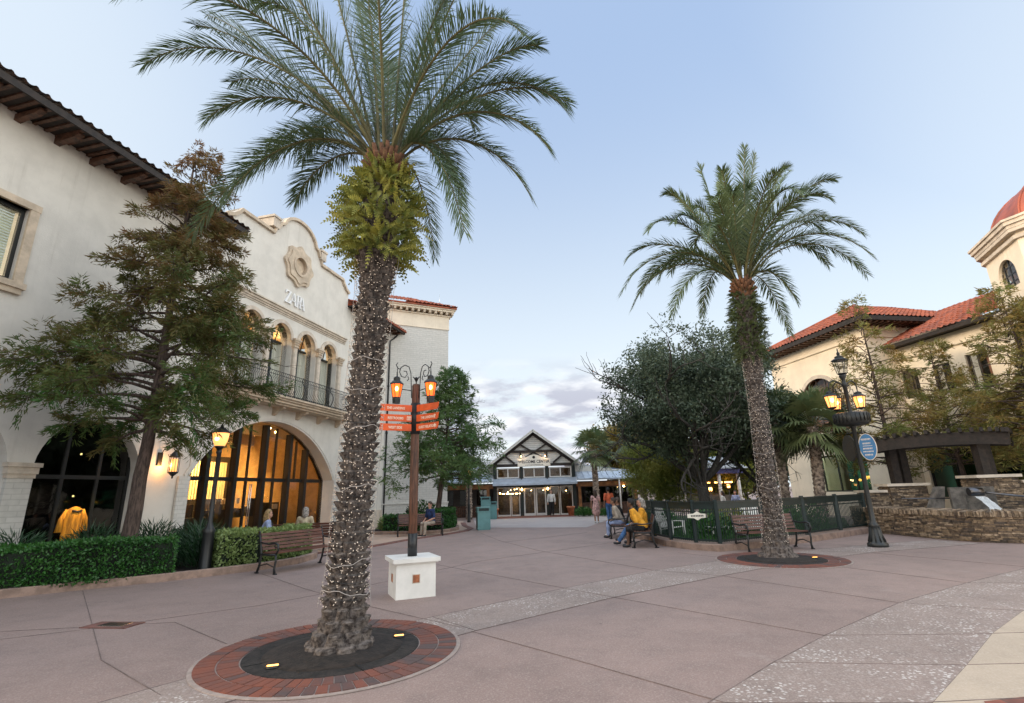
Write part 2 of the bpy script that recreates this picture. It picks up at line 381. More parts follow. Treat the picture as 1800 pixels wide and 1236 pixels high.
mat('hedge_pale', (.13, .20, .05), .45, .2, 4, attr=True, col2=(.26, .33, .12), trans=.2)
mat('coontie_leaf', (.012, .045, .016), .45, .2, 3, attr=True, col2=(.025, .07, .025), trans=.1)
mat('hedge_core', (.006, .012, .005), .95, .2, 6)
mat('bulb_white', (.78, .66, .54), .3, 0)
mat('wire_white', (.42, .38, .35), .5, .05)
mat('wire_dark', (.02, .022, .02), .5, .1)
mat('metal_roof', (.44, .50, .58), .45, .08, 2, metal=.2)
mat('siding', (.74, .72, .67), .7, .05, 4)
mat('dark_timber', (.035, .026, .022), .7, .2, 6)
mat('green_black', (.010, .018, .016), .5, .1)
mat('orange_beam', (.30, .125, .04), .6, .2, 3)
mat('brown_wall', (.075, .062, .055), .8, .15, 2)
mat('sign_cream', (.82, .77, .66), .6, .04)
mat('sign_ink', (.008, .006, .010), .6, .04)
mat('copper_dome', (.36, .085, .042), .5, .2, 1.4, .1, 8, metal=.1, col2=(.22, .06, .035))
mat('water', (.25, .28, .3), .15, .1, 4, spec=.8)
mat('stream', (.75, .8, .85), .2, .1, 20, .8, 60, stretch=(6, 6, .6), spec=.8)
mat('pipe_metal', (.12, .12, .13), .3, .1, metal=1.)
mat('blue_sign', (.035, .17, .36), .5, .05)
mat('purple', (.05, .05, .2), .6)
glassmat('glass_dark', (.20, .23, .22), .03, .03)
glassmat('glass_clear', (.86, .86, .82), .02, .0)
glassmat('glass_teal', (.12, .30, .26), .05, .04)
glassmat('glass_lantern', (.85, .88, .9), .05, .05)
mat('teal_interior', (.02, .13, .10), .7, .3, 2)
mat('blind', (.75, .80, .68), .7, .1, 2)
brickmat('stacked_stone', (.30, .20, .12), (.10, .075, .05), (.02, .016, .012), .17, .035, .006, .85, .9, var=.55, nscale=11, squash=.5)
brickmat('coping_stone', (.34, .25, .17), (.13, .095, .07), (.02, .016, .012), .045, .5, .006, .85, .9, var=.45, nscale=14, squash=.4)
# --- ground: exposed-aggregate concrete with speckle, blotches, faint wheel marks
def concrete(name, base, dark, light, speck=.35, shells=0., wet=0., sc=1.):
    m = bpy.data.materials.new(name); m.use_nodes = True; MATS[name] = m
    t = m.node_tree; b = t.nodes['Principled BSDF']; b.inputs['Roughness'].default_value = .75
    tcn = N(t, 'ShaderNodeTexCoord'); O = tcn.outputs['Object']
    def noise(s, d=4, r=.6):
        n = N(t, 'ShaderNodeTexNoise', i_Scale=s, i_Detail=d, i_Roughness=r); t.links.new(O, n.inputs['Vector']); return n.outputs[0]
    def mix(f, a, c2, blend='MIX'):
        n = N(t, 'ShaderNodeMix', data_type='RGBA', blend_type=blend)
        for k, v in (('Factor', f), ('A', a), ('B', c2)):
            if isinstance(v, tuple): n.inputs[k].default_value = (*v, 1)
            elif isinstance(v, float): n.inputs[k].default_value = v
            else: t.links.new(v, n.inputs[k])
        return n.outputs['Result']
    c = mix(MR(noise(.35, 5), .35, .65, tree=t), base, tuple(x * .86 for x in base))
    c = mix(MR(noise(1.7, 6, .7), .4, .75, 0, .5, tree=t), c, dark)
    c = mix(MR(noise(55 * sc, 2), .5, .66, 0, speck, tree=t), c, light)
    c = mix(MR(noise(80 * sc, 2), .52, .68, 0, speck * 1.2, tree=t), c, dark)
    vo = N(t, 'ShaderNodeTexVoronoi', i_Scale=75. * sc, i_Randomness=1.); t.links.new(O, vo.inputs['Vector'])
    c = mix(MR(vo.outputs['Color'], .55, .95, 0, speck * .8, tree=t), c, tuple(min(1, x * 1.25) for x in light))
    c = mix(MR(noise(.16, 6, .75), .50, .72, 0, .55, tree=t), c, tuple(x * .80 for x in dark))
    c = mix(MR(noise(.55, 8, .8), .56, .70, 0, .35, tree=t), c, light)
    # drips and gum spots
    v3 = N(t, 'ShaderNodeTexVoronoi', i_Scale=1.3); t.links.new(O, v3.inputs['Vector'])
    c = mix(MR(v3.outputs['Distance'], .02, .04, .5, 0., tree=t), c, tuple(x * .4 for x in dark))
    if shells:
        v2 = N(t, 'ShaderNodeTexVoronoi', i_Scale=26.); t.links.new(O, v2.inputs['Vector'])
        pat = MR(noise(1.1, 5, .75), .42, .62, .14, 1., tree=t)
        s2 = MT('MULTIPLY', MR(v2.outputs['Distance'], .26, .42, 1., 0., tree=t), MR(v2.outputs['Color'], .25, .5, tree=t), t)
        c = mix(MT('MULTIPLY', MT('MULTIPLY', s2, pat, t), shells, t), c, (.62, .58, .54))
    t.links.new(c, b.inputs['Base Color'])
    bp = N(t, 'ShaderNodeBump', i_Strength=.35, i_Distance=.006); t.links.new(noise(110 * sc, 3), bp.inputs['Height']); t.links.new(bp.outputs[0], b.inputs['Normal'])
concrete('plaza_concrete', (.272, .190, .164), (.135, .098, .088), (.37, .31, .275))
concrete('shell_concrete', (.265, .200, .172), (.145, .11, .095), (.42, .36, .32), shells=1.)
concrete('beige_concrete', (.46, .37, .28), (.30, .24, .18), (.55, .48, .4), .2)
concrete('side_paving', (.44, .31, .235), (.28, .20, .15), (.5, .42, .35), .2)
concrete('far_paving', (.38, .33, .31), (.25, .21, .2), (.5, .47, .45), .2)
mat('joint', (.17, .125, .11), .9, .2)
mat('grass', (.03, .06, .015), .9, .3, 3)
brickmat('red_pavers', (.22, .07, .045), (.16, .06, .045), (.09, .06, .05), .2, .1, .008, .85, .2, 'XY', .2)
# ------------------------------------------------------------------ ground sheets
def sheet(name, poly, z, m, kind='structure', th=None):
    mb = MB()
    tri = tessellate_polygon([[Vector((x, y, 0)) for x, y in poly]])
    mb.add([(x, y, z) for x, y in poly], [tuple(t) for t in tri])
    o = mb.build(name, m, None, False, kind=kind)
    if o.data.polygons[0].normal.z < 0: o.data.flip_normals()
    return o
sheet('plaza_ground', [(-400, -400), (400, -400), (400, 400), (-400, 400)], 0, 'plaza_concrete')
A1 = [(-5.4, 2.2), (-4.2, 4.2), (-2.9, 6.0), (-1.22, 7.78), (.8, 9.65), (2.83, 11.35), (5.0, 12.75), (7.4, 13.9), (9.6, 14.75), (11.82, 15.4)]
A2 = [(12.3, 14.3), (10.85, 13.85), (8.5, 13.1), (6.2, 12.0), (3.88, 10.45), (1.5, 8.75), (-.55, 6.98), (-1.9, 5.6), (-3.1, 4.2), (-4.2, 2.2)]
sheet('pebble_band', A1 + A2, .004, 'shell_concrete')
B1 = [(-.9, 1.5), (.4, 3.2), (1.47, 4.6), (2.43, 5.5), (3.42, 6.34), (5.34, 7.82), (7.4, 9.1), (9.49, 10.29), (14, 12.3), (20, 14.4)]
B2 = [(20, 12.6), (14, 10.6), (9, 8.75), (6.45, 7.16), (5.2, 6.22), (4.1, 5.27), (3.16, 4.48), (1.9, 3.1), (.7, 1.5)]
sheet('pebble_path', B1 + B2, .004, 'shell_concrete')
sheet('beige_path', list(reversed(B2)) + [(20, 3), (8, -2), (2, -2)], .008, 'beige_concrete')
sheet('brick_path', [(3.2, 3.9), (3.53, 4.46), (3.95, 4.53), (5.5, 4.7), (9, 4.6), (9, 1), (3, 1)], .012, 'red_pavers')
sheet('far_path', [(-2.0, 26.5), (3.2, 24.5), (5.5, 31), (6.5, 36.2), (-3.0, 36.2)], .004, 'far_paving')
sheet('entrance_path', [(-1.9, 34.4), (3.9, 34.9), (4.1, 37.7), (-2.1, 37.7)], .008, 'red_pavers')
mb = MB()
def joint(*pts, w=.008):
    for (a, b) in zip(pts[:-1], pts[1:]): mb.bar((*a, .0052), (*b, .0052), w, .003)
joint((-5.9, 12.5), (-4.0, 10.3), (-2.5, 8.75), (-.75, 7.15)); joint((-.6, 6.95), (.5, 5.8), (1.5, 4.7), (2.5, 3.6))
for i in range(1, 9):      # joints crossing the band
    a = A1[i]; b = A2[len(A2) - 1 - i]; joint(a, b)
for i in range(1, 9):
    a = B1[i]; b = B2[len(B2) - 1 - min(i, 8)]; joint(a, b)
joint(*A1, w=.009); joint(*A2, w=.009); joint(*B1, w=.010); joint(*B2, w=.010)
joint((1.5, 8.75), (3.42, 6.34)); joint((3.88, 10.45), (5.34, 7.82)); joint((6.2, 12.), (7.4, 9.1)); joint((8.5, 13.1), (9.8, 10.3)); joint((.8, 9.65), (-2.2, 13.5), (-3.2, 16))
joint((2.83, 11.35), (.6, 15.6), (-.6, 19), (-1.6, 23)); joint((-8.7, 10.9), (-6.6, 8.5), (-4.6, 6.2), (-3.2, 5.1)); joint((-9, 6), (-6.0, 7.6), (-4.2, 8.9), (-2.9, 10.5), (-1.0, 13.6), (3.3, 17.5))
joint((-7.5, 7.6), (-4.9, 7.9), (-3.5, 6.7)); joint((5.0, 12.75), (4.2, 14.2)); joint((-.5, 18.5), (2.8, 21.5)); joint((-1.6, 26), (3.0, 24.2))
for a, b in (((3.16, 4.48), (6, 4.6)), ((4.1, 5.27), (8, 5.2)), ((5.2, 6.22), (10, 6.2)), ((6.45, 7.16), (12, 7)), ((5, 4.6), (6.5, 6.4))): mb.bar((*a, .009), (*b, .009), .01, .003)
mb.build('pavement_joints', 'joint', kind='structure')
# pavement of the raised side terrace, its brown kerb and the stone kerbs of the planting beds
def kerb_line(name, pts, w, z0, z1, m, label, cat='kerb', structure=False):
    mb = MB()
    P = [Vector((x, y, 0)) for x, y in pts]; nrm = []
    for i in range(len(P)):
        d = (P[min(i + 1, len(P) - 1)] - P[max(0, i - 1)]).normalized(); nrm.append(Vector((-d.y, d.x, 0)))
    vs = []
    for p, n_ in zip(P, nrm):
        for k, z in ((0, z0), (0, z1 - .015), (.015, z1), (w - .015, z1), (w, z1 - .015), (w, z0)): vs.append((p.x + n_.x * k, p.y + n_.y * k, z))
    fs = [(i * 6 + k, i * 6 + k + 1, i * 6 + 7 + k, i * 6 + 6 + k) for i in range(len(P) - 1) for k in range(5)]
    fs += [(5, 4, 3, 2, 1, 0), tuple((len(P) - 1) * 6 + k for k in range(6))]
    mb.add(vs, fs)
    return mb.build(name, m, label=label, cat=cat) if not structure else mb.build(name, m, kind='structure')
K1 = [(-14, 6.3), (-11.6, 8.6), (-9.75, 10.15), (-8.92, 10.85), (-7.69, 11.72), (-6.85, 12.5), (-6.2, 13.25), (-5.75, 14.2), (-5.7, 15.3), (-6.1, 16.4), (-7.0, 17.4)]
kerb_line('kerb', K1, .16, 0, .16, 'kerb_stone', 0, structure=True)
K2 = [(-6.3, 16.2), (-4.88, 18.08), (-4.09, 20.33), (-3.35, 21.8), (-2.69, 23.1), (-2.2, 24.5), (-2.11, 25.9), (-2.6, 28), (-3, 31)]
kerb_line('kerb', K2, .30, 0, .03, 'red_kerb', 0, structure=True)
sheet('side_pavement', [(-6.5, 16.3), (-5.1, 18.2), (-4.3, 20.4), (-3.6, 21.9), (-2.95, 23.2), (-2.5, 24.5), (-2.41, 25.9), (-2.9, 28), (-3.3, 33), (-8, 33), (-11, 24), (-9, 17)], .02, 'side_paving')
K3 = [(-6.6, 23.6), (-5.4, 23.3), (-4.2, 22.9), (-3.4, 23.3), (-2.95, 24.1), (-2.75, 25.2), (-2.9, 26.6), (-3.3, 28.2), (-3.6, 31)]
kerb_line('kerb', K3, .16, .018, .15, 'kerb_stone', 0, structure=True)
sheet('planting_soil', [(-14, 6.9), (-11.7, 8.9), (-9.0, 11.05), (-7.8, 11.9), (-6.4, 13.3), (-5.9, 14.3), (-5.9, 15.3), (-6.3, 16.2), (-7.2, 17.2), (-10, 17.2), (-12.2, 12), (-13.5, 6.9)], .10, 'soil')
sheet('planting_soil', [(-6.6, 23.8), (-5.4, 23.45), (-4.2, 23.1), (-3.5, 23.5), (-3.1, 24.2), (-2.95, 25.2), (-3.1, 26.6), (-3.5, 28.1), (-3.8, 31), (-4.3, 31.3), (-7.6, 29.7)], .10, 'soil')
# ------------------------------------------------------------------ brick tree rings
def tree_ring(cx, cy, label, seed, grate_rot):
    rr = random.Random(seed)
    t = thing('brick_tree_ring', label, 'tree ring', (cx, cy, 0), 0, 'brick tree rings in the plaza')
    mat('ring_brick', (.20, .058, .032), .8, .25, 1.3, .3, 60, col2=(.075, .052, .05), attr=True)
    mat('mortar', (.30, .24, .21), .9, .1, 10)
    m2 = MB(); m2.lathe([(0.9, .004), (1.40, .004), (1.40, .010), (1.36, .014), (0.93, .014), (.9, .004)], n=96, smooth=False); m2.build('mortar_bed', 'mortar', t)
    for r_in, r_out, n in ((.945, 1.145, 66), (1.16, 1.355, 74)):
        q = MB(); rn = []
        for k in range(n):
            a0 = 2 * PI * (k + .06) / n; a1 = 2 * PI * (k + .94) / n; z = .022 + rr.uniform(-.002, .002)
            P = [(r_in * math.cos(a0), r_in * math.sin(a0)), (r_out * math.cos(a0), r_out * math.sin(a0)), (r_out * math.cos(a1), r_out * math.sin(a1)), (r_in * math.cos(a1), r_in * math.sin(a1))]
            f0 = len(q.f); q.prism(P, .005, z); rn += [rr.choice((0., .1, .2, .3, .5, 1.0) if rr.random() < .8 else (1.4, 1.2))] * (len(q.f) - f0)
        bo = q.build('brick_course', 'ring_brick', t); at_ = bo.data.attributes.new('rnd', 'FLOAT', 'FACE'); at_.data.foreach_set('value', rn)
    g = MB(); g.lathe([(.45, .002), (.93, .002), (.93, .02), (.45, .02), (.45, .002)], n=64, smooth=False); g.build('tree_grate', 'grate', t)
    for a in (grate_rot, grate_rot + PI / 2, grate_rot + PI, grate_rot + 1.5 * PI): g = MB(); g.bar((.4 * math.cos(a), .4 * math.sin(a), .022), (.92 * math.cos(a), .92 * math.sin(a), .022), .02, .008); g.build('grate_seam', 'black_metal', t)
    g = MB(); g.lathe([(.80, .012), (.62, .035), (.45, .06), (.1, .09)], n=40); g.build('root_soil', 'soil', t)
    return t
tree_ring(-2.08, 6.30, 'red brick ring round the foot of the nearest palm, in the left foreground', 1, 2.2)
tree_ring(5.97, 12.35, 'red brick ring round the foot of the farther palm, in front of the green fence', 2, .9)
def uplight(x, y, rz, label):
    t = thing('uplight', label, 'light', (x, y, .022), rz, 'lit uplights set in the tree rings')
    g = MB(); g.lathe([(.07, 0), (.07, .012), (.06, .016)], n=20); g.build('housing', 'black_metal', t)
    g = MB(); g.prism([(-.05, -.018), (.05, -.018), (.055, 0), (.05, .018), (-.05, .018), (-.055, 0)], .0165, .021); g.build('lens', 'uplight', t)
uplight(-2.5, 5.72, .3, 'lit amber uplight in the near tree ring, left of the palm foot')
uplight(-1.45, 6.72, .3, 'lit amber uplight in the near tree ring, right of the palm foot')
uplight(6.75, 12.35, .1, 'lit amber uplight in the far tree ring, right of the palm foot')
# floor drain
t = thing('floor_drain', 'small dark drain grate with slots in the plaza paving at the left', 'drain', (-5.69, 7.82, 0), -.15)
g = MB(); g.box(-.40, .32, -.17, .17, .001, .012); g.build('brick_surround', 'red_kerb', t)
g = MB(); g.box(-.2, .2, -.1, .1, .012, .018); g.build('frame', 'steel', t).scale = (1, 1, 1)
g = MB()
for k in range(9): g.box(-.18 + k * .04, -.18 + k * .04 + .028, -.085, .085, .018, .022)
g.build('grate', 'black_metal', t)
# ------------------------------------------------------------------ left shop building
LB = thing('shop_building', 'cream shop with curved gable, iron balcony and big arched glass entrance, on the left', 'building', (-9.014, 24.415, 0), math.atan2(.97186, .23555))
X0 = -24.
# --- wing A (near) with dark tiled eave and an arcade
arc_c = [-10.75 - 3.32 * k for k in range(4)]         # arcade openings
w = MB()
holes = [arch_loop(c, 1.38, .35, 2.62, 18, 1.28) for c in arc_c] + [rect(-15.6, -13.48, 6.95, 8.92), rect(-21.6, -19.5, 6.95, 8.92)]
w.wall([(X0, 0), (-7.6, 0), (-7.6, 11.5), (X0, 11.5)], holes, 0, .5)
w.build('wall', 'stucco', LB)
# masonry piers of the arcade with caps
for c in arc_c[:3]:
    x = c - 1.66
    g = MB(); g.box(x - .27, x + .27, -.10, -.002, 0, 2.5); g.build('pier', 'painted_brick', LB)
    g = MB()
    for z0, z1, o in ((2.30, 2.40, .03), (2.40, 2.56, .06), (2.56, 2.66, .10)): g.box(x - .27 - o, x + .27 + o, -.10 - o, -.003, z0, z1)
    g.build('pier_cap', 'cast_stone_pale', LB)
for i, c in enumerate(arc_c[:3]):
    fr = MB()
    for dx in (-1.36, -.46, .46, 1.33): fr.box(c + dx - .03, c + dx + .05, .30, .38, .35, 3.9)
    fr.box(c - 1.38, c + 1.38, .305, .375, 2.32, 2.42); fr.box(c - 1.38, c + 1.38, .305, .375, .35, .6)
    ww = fr.build('shop_window', 'frame_black', LB)
    g = MB(); g.box(c - 1.4, c + 1.4, .335, .345, .35, 4.0); g.build('pane', 'glass_dark', ww)
# upstairs windows with stone surround
for x0, x1 in ((-15.6, -13.48), (-21.6, -19.5)):
    g = MB()
    g.box(x0 - .2, x0, -.07, .3, 6.95, 8.92); g.box(x1, x1 + .2, -.07, .3, 6.95, 8.92)
    g.box(x0 - .22, x1 + .22, -.08, .3, 8.92, 9.10); g.box(x0 - .26, x1 + .26, -.13, .3, 6.80, 6.95); g.box(x0 - .2, x1 + .2, -.09, .3, 6.66, 6.80)
    win = g.build('window', 'cast_stone', LB)
    g = MB()
    for a, b, c_, d_ in ((x0, x0 + .09, 6.95, 8.92), (x1 - .09, x1, 6.95, 8.92), (x0 + .09, x1 - .09, 8.83, 8.92), (x0 + .09, x1 - .09, 6.95, 7.06), (x0 + 1.0, x0 + 1.07, 7.06, 8.83)): g.box(a, b, .12, .2, c_, d_)
    g.build('frame', 'frame_black', win)
    g = MB(); g.box(x0, x1, .155, .165, 6.95, 8.92); g.build('pane', 'glass_clear', win)
    g = MB()
    for k in range(26): g.box(x0 + .1, x1 - .12, .27, .30, 7.02 + k * .073, 7.02 + k * .073 + .045)
    g.build('blind', 'blind', win)
# eave of wing A: soffit, brackets, tiles
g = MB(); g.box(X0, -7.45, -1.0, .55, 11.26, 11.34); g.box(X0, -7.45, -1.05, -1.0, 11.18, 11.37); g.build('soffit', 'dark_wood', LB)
g = MB()
for k in range(18):
    x = -7.75 - k * .92
    g.prism([(-.85, 11.20), (-.85, 11.14), (-.70, 11.08), (-.35, 11.06), (-.003, 11.02), (-.003, 11.20)], x - .075, x + .075, Matrix(((0, 0, 1, 0), (1, 0, 0, 0), (0, 1, 0, 0), (0, 0, 0, 1))))
for k in range(60): g.box(-7.6 - k * .27, -7.6 - k * .27 - .09, -.99, -.01, 11.205, 11.259)
g.build('eave_bracket', 'brown_wood', LB)
sl = R(17)
g = MB(); tile_patch(g, (X0, -1.10, 11.41), (1, 0, 0), (0, math.cos(sl), math.sin(sl)), -7.35 - X0, 5.5, lambda v: (0, 99), seed=3); g.build('roof', 'tile_dark', LB)
g = MB(); g.prism([(-1.05, 11.37), (-.0, 11.37), (4.0, 12.6), (4.0, 12.9), (-1.05, 11.40)], -7.47, -7.37, Matrix(((0, 0, 1, 0), (1, 0, 0, 0), (0, 1, 0, 0), (0, 0, 0, 1)))); g.build('gable_board', 'dark_wood', LB)
# --- gable block
C0 = -3.28
prof = [(-4.32, 0), (4.28, 0), (4.28, 12.30), (4.0, 12.42), (3.78, 12.62), (3.62, 12.84), (3.38, 12.84), (1.72, 12.84), (1.70, 13.14), (1.55, 13.18), (1.42, 13.42), (1.22, 13.5), (1.12, 13.72), (.9, 13.95), (.6, 14.12), (.3, 14.2), (0, 14.22)]
prof = prof + [(-x, z) for x, z in reversed(prof[2:-1])]
outer = [(C0 + x, z) for x, z in prof]
outer[0] = (C0 - 4.319, 0)
ac = [-5.62, -3.88, -2.14, -.40]
holes = [arch_loop(-3.46, 4.13, 0.02, 2.45, 30, 2.30)] + [arch_loop(c, .73, 5.66, 8.40, 16) for c in ac]
g = MB(); g.wall(outer, holes, -.02, .6); g.build('gable_wall', 'stucco', LB)
g = MB(); ribbon(g, [(C0 + x, z) for x, z in reversed(prof[2:])], -.14, .66, -.13); g.build('parapet_coping', 'cast_stone', LB)
for s in (-1, 1): g = MB(); g.box(C0 + s * 1.72 - .2, C0 + s * 1.72 + .2, -.16, .62, 13.0, 13.42); g.box(C0 + s * 1.72 - .25, C0 + s * 1.72 + .25, -.2, .66, 13.42, 13.52); g.build('parapet_block', 'cast_stone_pale', LB)
# lobed stone ornament with a round recess
def lobed(r, n=96): return [(C0 + .05 + r * (1 + .10 * math.cos(8 * a) * (1 if math.cos(8 * a) > 0 else .5)) * math.cos(a), 11.93 + r * (1 + .10 * math.cos(8 * a) * (1 if math.cos(8 * a) > 0 else .5)) * math.sin(a)) for a in [2 * PI * i / n for i in range(n)]]
def circ(r, n=40): return [(C0 + .05 + r * math.cos(2 * PI * i / n), 11.93 + r * math.sin(2 * PI * i / n)) for i in range(n)]
g = MB(); g.wall(lobed(.92), [circ(.42)], -.14, -.021); g.wall(lobed(.78), [circ(.50)], -.19, -.139); g.wall(circ(.50), [circ(.40)], -.23, -.141)
g.wall(circ(.41), [], -.035, -.0205); g.build('round_ornament', 'cast_stone', LB)
# shop name in thin-and-thick serif capitals
g = MB(); zt = [(0, .64), (.47, .64), (.13, .05), (.33, .05), (.47, .20), (.47, 0), (-.03, 0), (.31, .59), (.14, .59), (0, .46)]
def stroke(x, pts): g.wall([(-3.92 + (x + a * .95 + 3.98) * .80, 9.98 + b * .9) for a, b in pts], [], -.09, -.03)
lx = -3.98
stroke(lx, zt)
for o in (.42, 1.16):
    stroke(lx + o, [(.25, .64), (.33, .64), (.56, 0), (.42, 0)]); stroke(lx + o, [(.27, .62), (.06, 0), (.03, 0), (.255, .64)]); stroke(lx + o, [(.12, .2), (.47, .2), (.46, .24), (.13, .24)])
stroke(lx + .98, [(0, 0), (.11, 0), (.11, .64), (0, .64)]); stroke(lx + .98, [(.11, .60), (.24, .60), (.27, .5), (.24, .36), (.11, .36), (.11, .32), (.22, .32), (.34, .36), (.38, .5), (.34, .62), (.26, .64), (.11, .64)]); stroke(lx + .98, [(.17, .33), (.27, .34), (.45, 0), (.33, 0)])
g.build('lettering', 'sign_white', LB) if 'sign_white' in MATS else g.build('lettering', 'plain_white', LB)
# string course over the windows
g = MB()
for z0, z1, o in ((9.42, 9.50, .05), (9.50, 9.60, .10), (9.60, 9.66, .16), (9.34, 9.38, .03)): g.box(-7.55, .95, -.02 - o, -.021, z0, z1)
g.build('string_course', 'cast_stone_pale', LB)
# arched upstairs windows with surrounds, columns and capitals
for c in ac:
    lo = arch_loop(c, .73, 5.66, 8.4, 16)[2:]
    g = MB(); ribbon(g, lo, -.10, -.019, .16); g.build('arch_moulding', 'cast_stone_pale', LB)
    g = MB(); lp = arch_loop(c, .73, 5.66, 8.4, 16); ribbon(g, [lp[1]] + lp[2:] + [lp[0]], .24, .48, -.09)
    g.box(c - .56, c + .56, .37, .47, 8.22, 8.30); g.box(c - .035, c + .035, .40, .465, 5.66, 8.22)
    for s in (-.3, 0, .3): g.bar((c + s * .6, .42, 8.3), (c + s * 1.2, .42, 9.0), .03, .05, (0, 1, 0))
    g.box(c - .56, c + .56, .37, .47, 5.66, 5.80)
    win = g.build('arched_window', 'frame_black', LB)
    g = MB(); g.wall(arch_loop(c, .70, 5.68, 8.4, 16), [], .415, .425); g.build('pane', 'glass_clear', win)
    g = MB(); xs = np.linspace(c - .72, c + .72, 40); vs = []
    for i, x in enumerate(xs): vs += [(x, .50 + .02 * math.sin(i * 1.7), 5.7), (x, .50 + .02 * math.sin(i * 1.7), 8.26)]
    g.add(vs, [(2 * i, 2 * i + 2, 2 * i + 3, 2 * i + 1) for i in range(39)], True); g.build('curtain', 'curtain', win)
for x in [ac[0] - .87] + [c + .87 for c in ac]:
    g = MB(); g.box(x - .12, x + .12, -.14, -.021, 5.66, 8.1); g.box(x - .17, x + .17, -.20, -.021, 5.66, 5.85)
    g.box(x - .08, x + .08, -.16, -.141, 5.9, 8.05)
    col = g.build('column', 'cast_stone_pale', LB)
    g = MB()
    for z0, z1, o in ((8.1, 8.16, .02), (8.16, 8.32, .0), (8.32, 8.40, .05), (8.40, 8.48, .09)): g.box(x - .14 - o, x + .14 + o, -.17 - o, -.021, z0, z1)
    for s in (-1, 0, 1): g.sphere((x + s * .11, -.18, 8.24), .05, 6, 5)
    g.build('capital', 'cast_stone', col)
# room behind the balcony windows
g = MB(); g.box(-7.4, .8, .62, 4.2, 5.45, 5.52); g.box(-7.4, .8, 4.2, 4.3, 5.52, 9.3); g.box(-7.4, .8, .62, 4.2, 9.3, 9.4); g.build('upstairs_room', 'warm_wall', LB)
for x in (-5.2, -1.7):
    l = bpy.data.lights.new('ceiling_lamp', 'POINT'); l.energy = 110; l.color = (1, .72, .42); l.shadow_soft_size = .15
    lo_ = bpy.data.objects.new('ceiling_lamp', l); COL.objects.link(lo_); lo_.parent = LB; lo_.location = (x, 1.9, 8.9)
# balcony with bellied iron railing
g = MB()
for z0, z1, o in ((5.30, 5.38, .62), (5.38, 5.48, .72), (5.48, 5.56, .80), (5.56, 5.64, .88)): g.box(-7.4, 1.05, -.02 - o, -.022, z0, z1)
g.build('balcony', 'cast_stone', LB)
for k in range(6):
    x = -6.9 + k * 1.5; g = MB()
    g.prism([(-.55, 5.299), (-.55, 5.22), (-.42, 5.16), (-.25, 5.14), (-.14, 5.0), (-.022, 4.96), (-.022, 5.299)], x - .08, x + .08, Matrix(((0, 0, 1, 0), (1, 0, 0, 0), (0, 1, 0, 0), (0, 0, 0, 1)))); g.build("balcony_bracket", "cast_stone", LB)
g = MB()
def belly(z): t_ = (z - 5.70) / .88; return .14 * math.sin(PI * min(1, t_ * 1.25)) ** 1.0 * (1 if t_ < .8 else 0) - .05 * math.sin(PI * max(0, (t_ - .65)) / .35)
nb = 74
for k in range(nb + 1):
    x = -7.35 + 8.3 * k / nb
    g.tube([(x, -.78 - belly(z), z) for z in np.linspace(5.64, 6.58, 9)], .009, 4, False)
for k in range(9):
    for x in (-7.38, .98):
        g.tube([(x + (-1 if x < 0 else 1) * belly(z) * .6, -.1 - k * .08, z) for z in np.linspace(5.64, 6.58, 8)], .009, 4, False)
for x in [-7.35 + 8.3 * k / 4 for k in range(5)]: g.tube([(x, -.8 - belly(z), z) for z in np.linspace(5.64, 6.62, 9)], .02, 6)
for z in (5.70, 6.44, 6.58): g.bar((-7.38, -.78, z), (.98, -.78, z), .03 if z > 6.5 else .018, .022); g.bar((.98, -.78, z), (.98, -.03, z), .02, .02); g.bar((-7.38, -.78, z), (-7.38, -.03, z), .02, .02)
for k in range(60): g.box(-7.33 + k * .14, -7.27 + k * .14, -.93, -.90, 5.645, 5.70)
g.build('balcony_railing', 'iron', LB)
# big arched entrance: stone jambs, glazed screen, room behind
for s in (1, -1):
    g = MB(); x = -3.46 + s * 4.13
    g.box(min(x, x + s * .42), max(x, x + s * .42), -.10, -.021, .28, 2.45)
    g.box(min(x - s * .004, x + s * .46), max(x - s * .004, x + s * .46), -.15, -.021, 0, .28); g.build('entrance_pilaster', 'painted_brick', LB)
g = MB(); ribbon(g, [(x, z) for x, z in arch_loop(-3.46, 4.33, 0, 2.5, 30, 2.42)[2:]], -.045, -.021, .10); g.build('entrance_moulding', 'stucco', LB)
g = MB(); lp = arch_loop(-3.46, 4.13, .02, 2.45, 30, 2.30); ribbon(g, [lp[1]] + lp[2:] + [lp[0]], .52, .74, -.17)
mul = [-6.35, -5.0, -3.46, -1.92, -.75]
def archz(x): r_ = (4.13 ** 2 + 2.3 ** 2) / 4.6; return 2.45 + 2.3 - r_ + math.sqrt(max(0, r_ * r_ - (x + 3.46) ** 2))
for x in mul: g.box(x - .08, x + .08, .46, .73, .02, archz(x) - .1)
g.box(-7.5, .58, .615, .725, 2.36, 2.50); g.box(-7.5, .58, .615, .725, .02, .16)
for x in (-4.23, -2.69): g.box(x - .035, x + .035, .62, .72, .16, 2.36)
for x in (-4.23, -5.68, -2.69, -1.33): g.box(x - .02, x + .02, .62, .72, 2.5, archz(x) - .1)
ent = g.build('entrance_screen', 'frame_black', LB)
g = MB(); g.wall(arch_loop(-3.46, 4.1, .03, 2.45, 30, 2.28), [], .665, .675); g.build('pane', 'glass_clear', ent)
for x in (-6.22, -4.12, -4.02, -1.80): g = MB(); g.tube([(x, .55, .45), (x, .55, 2.25)], .018, 6); g.build('door_handle', 'steel', ent)
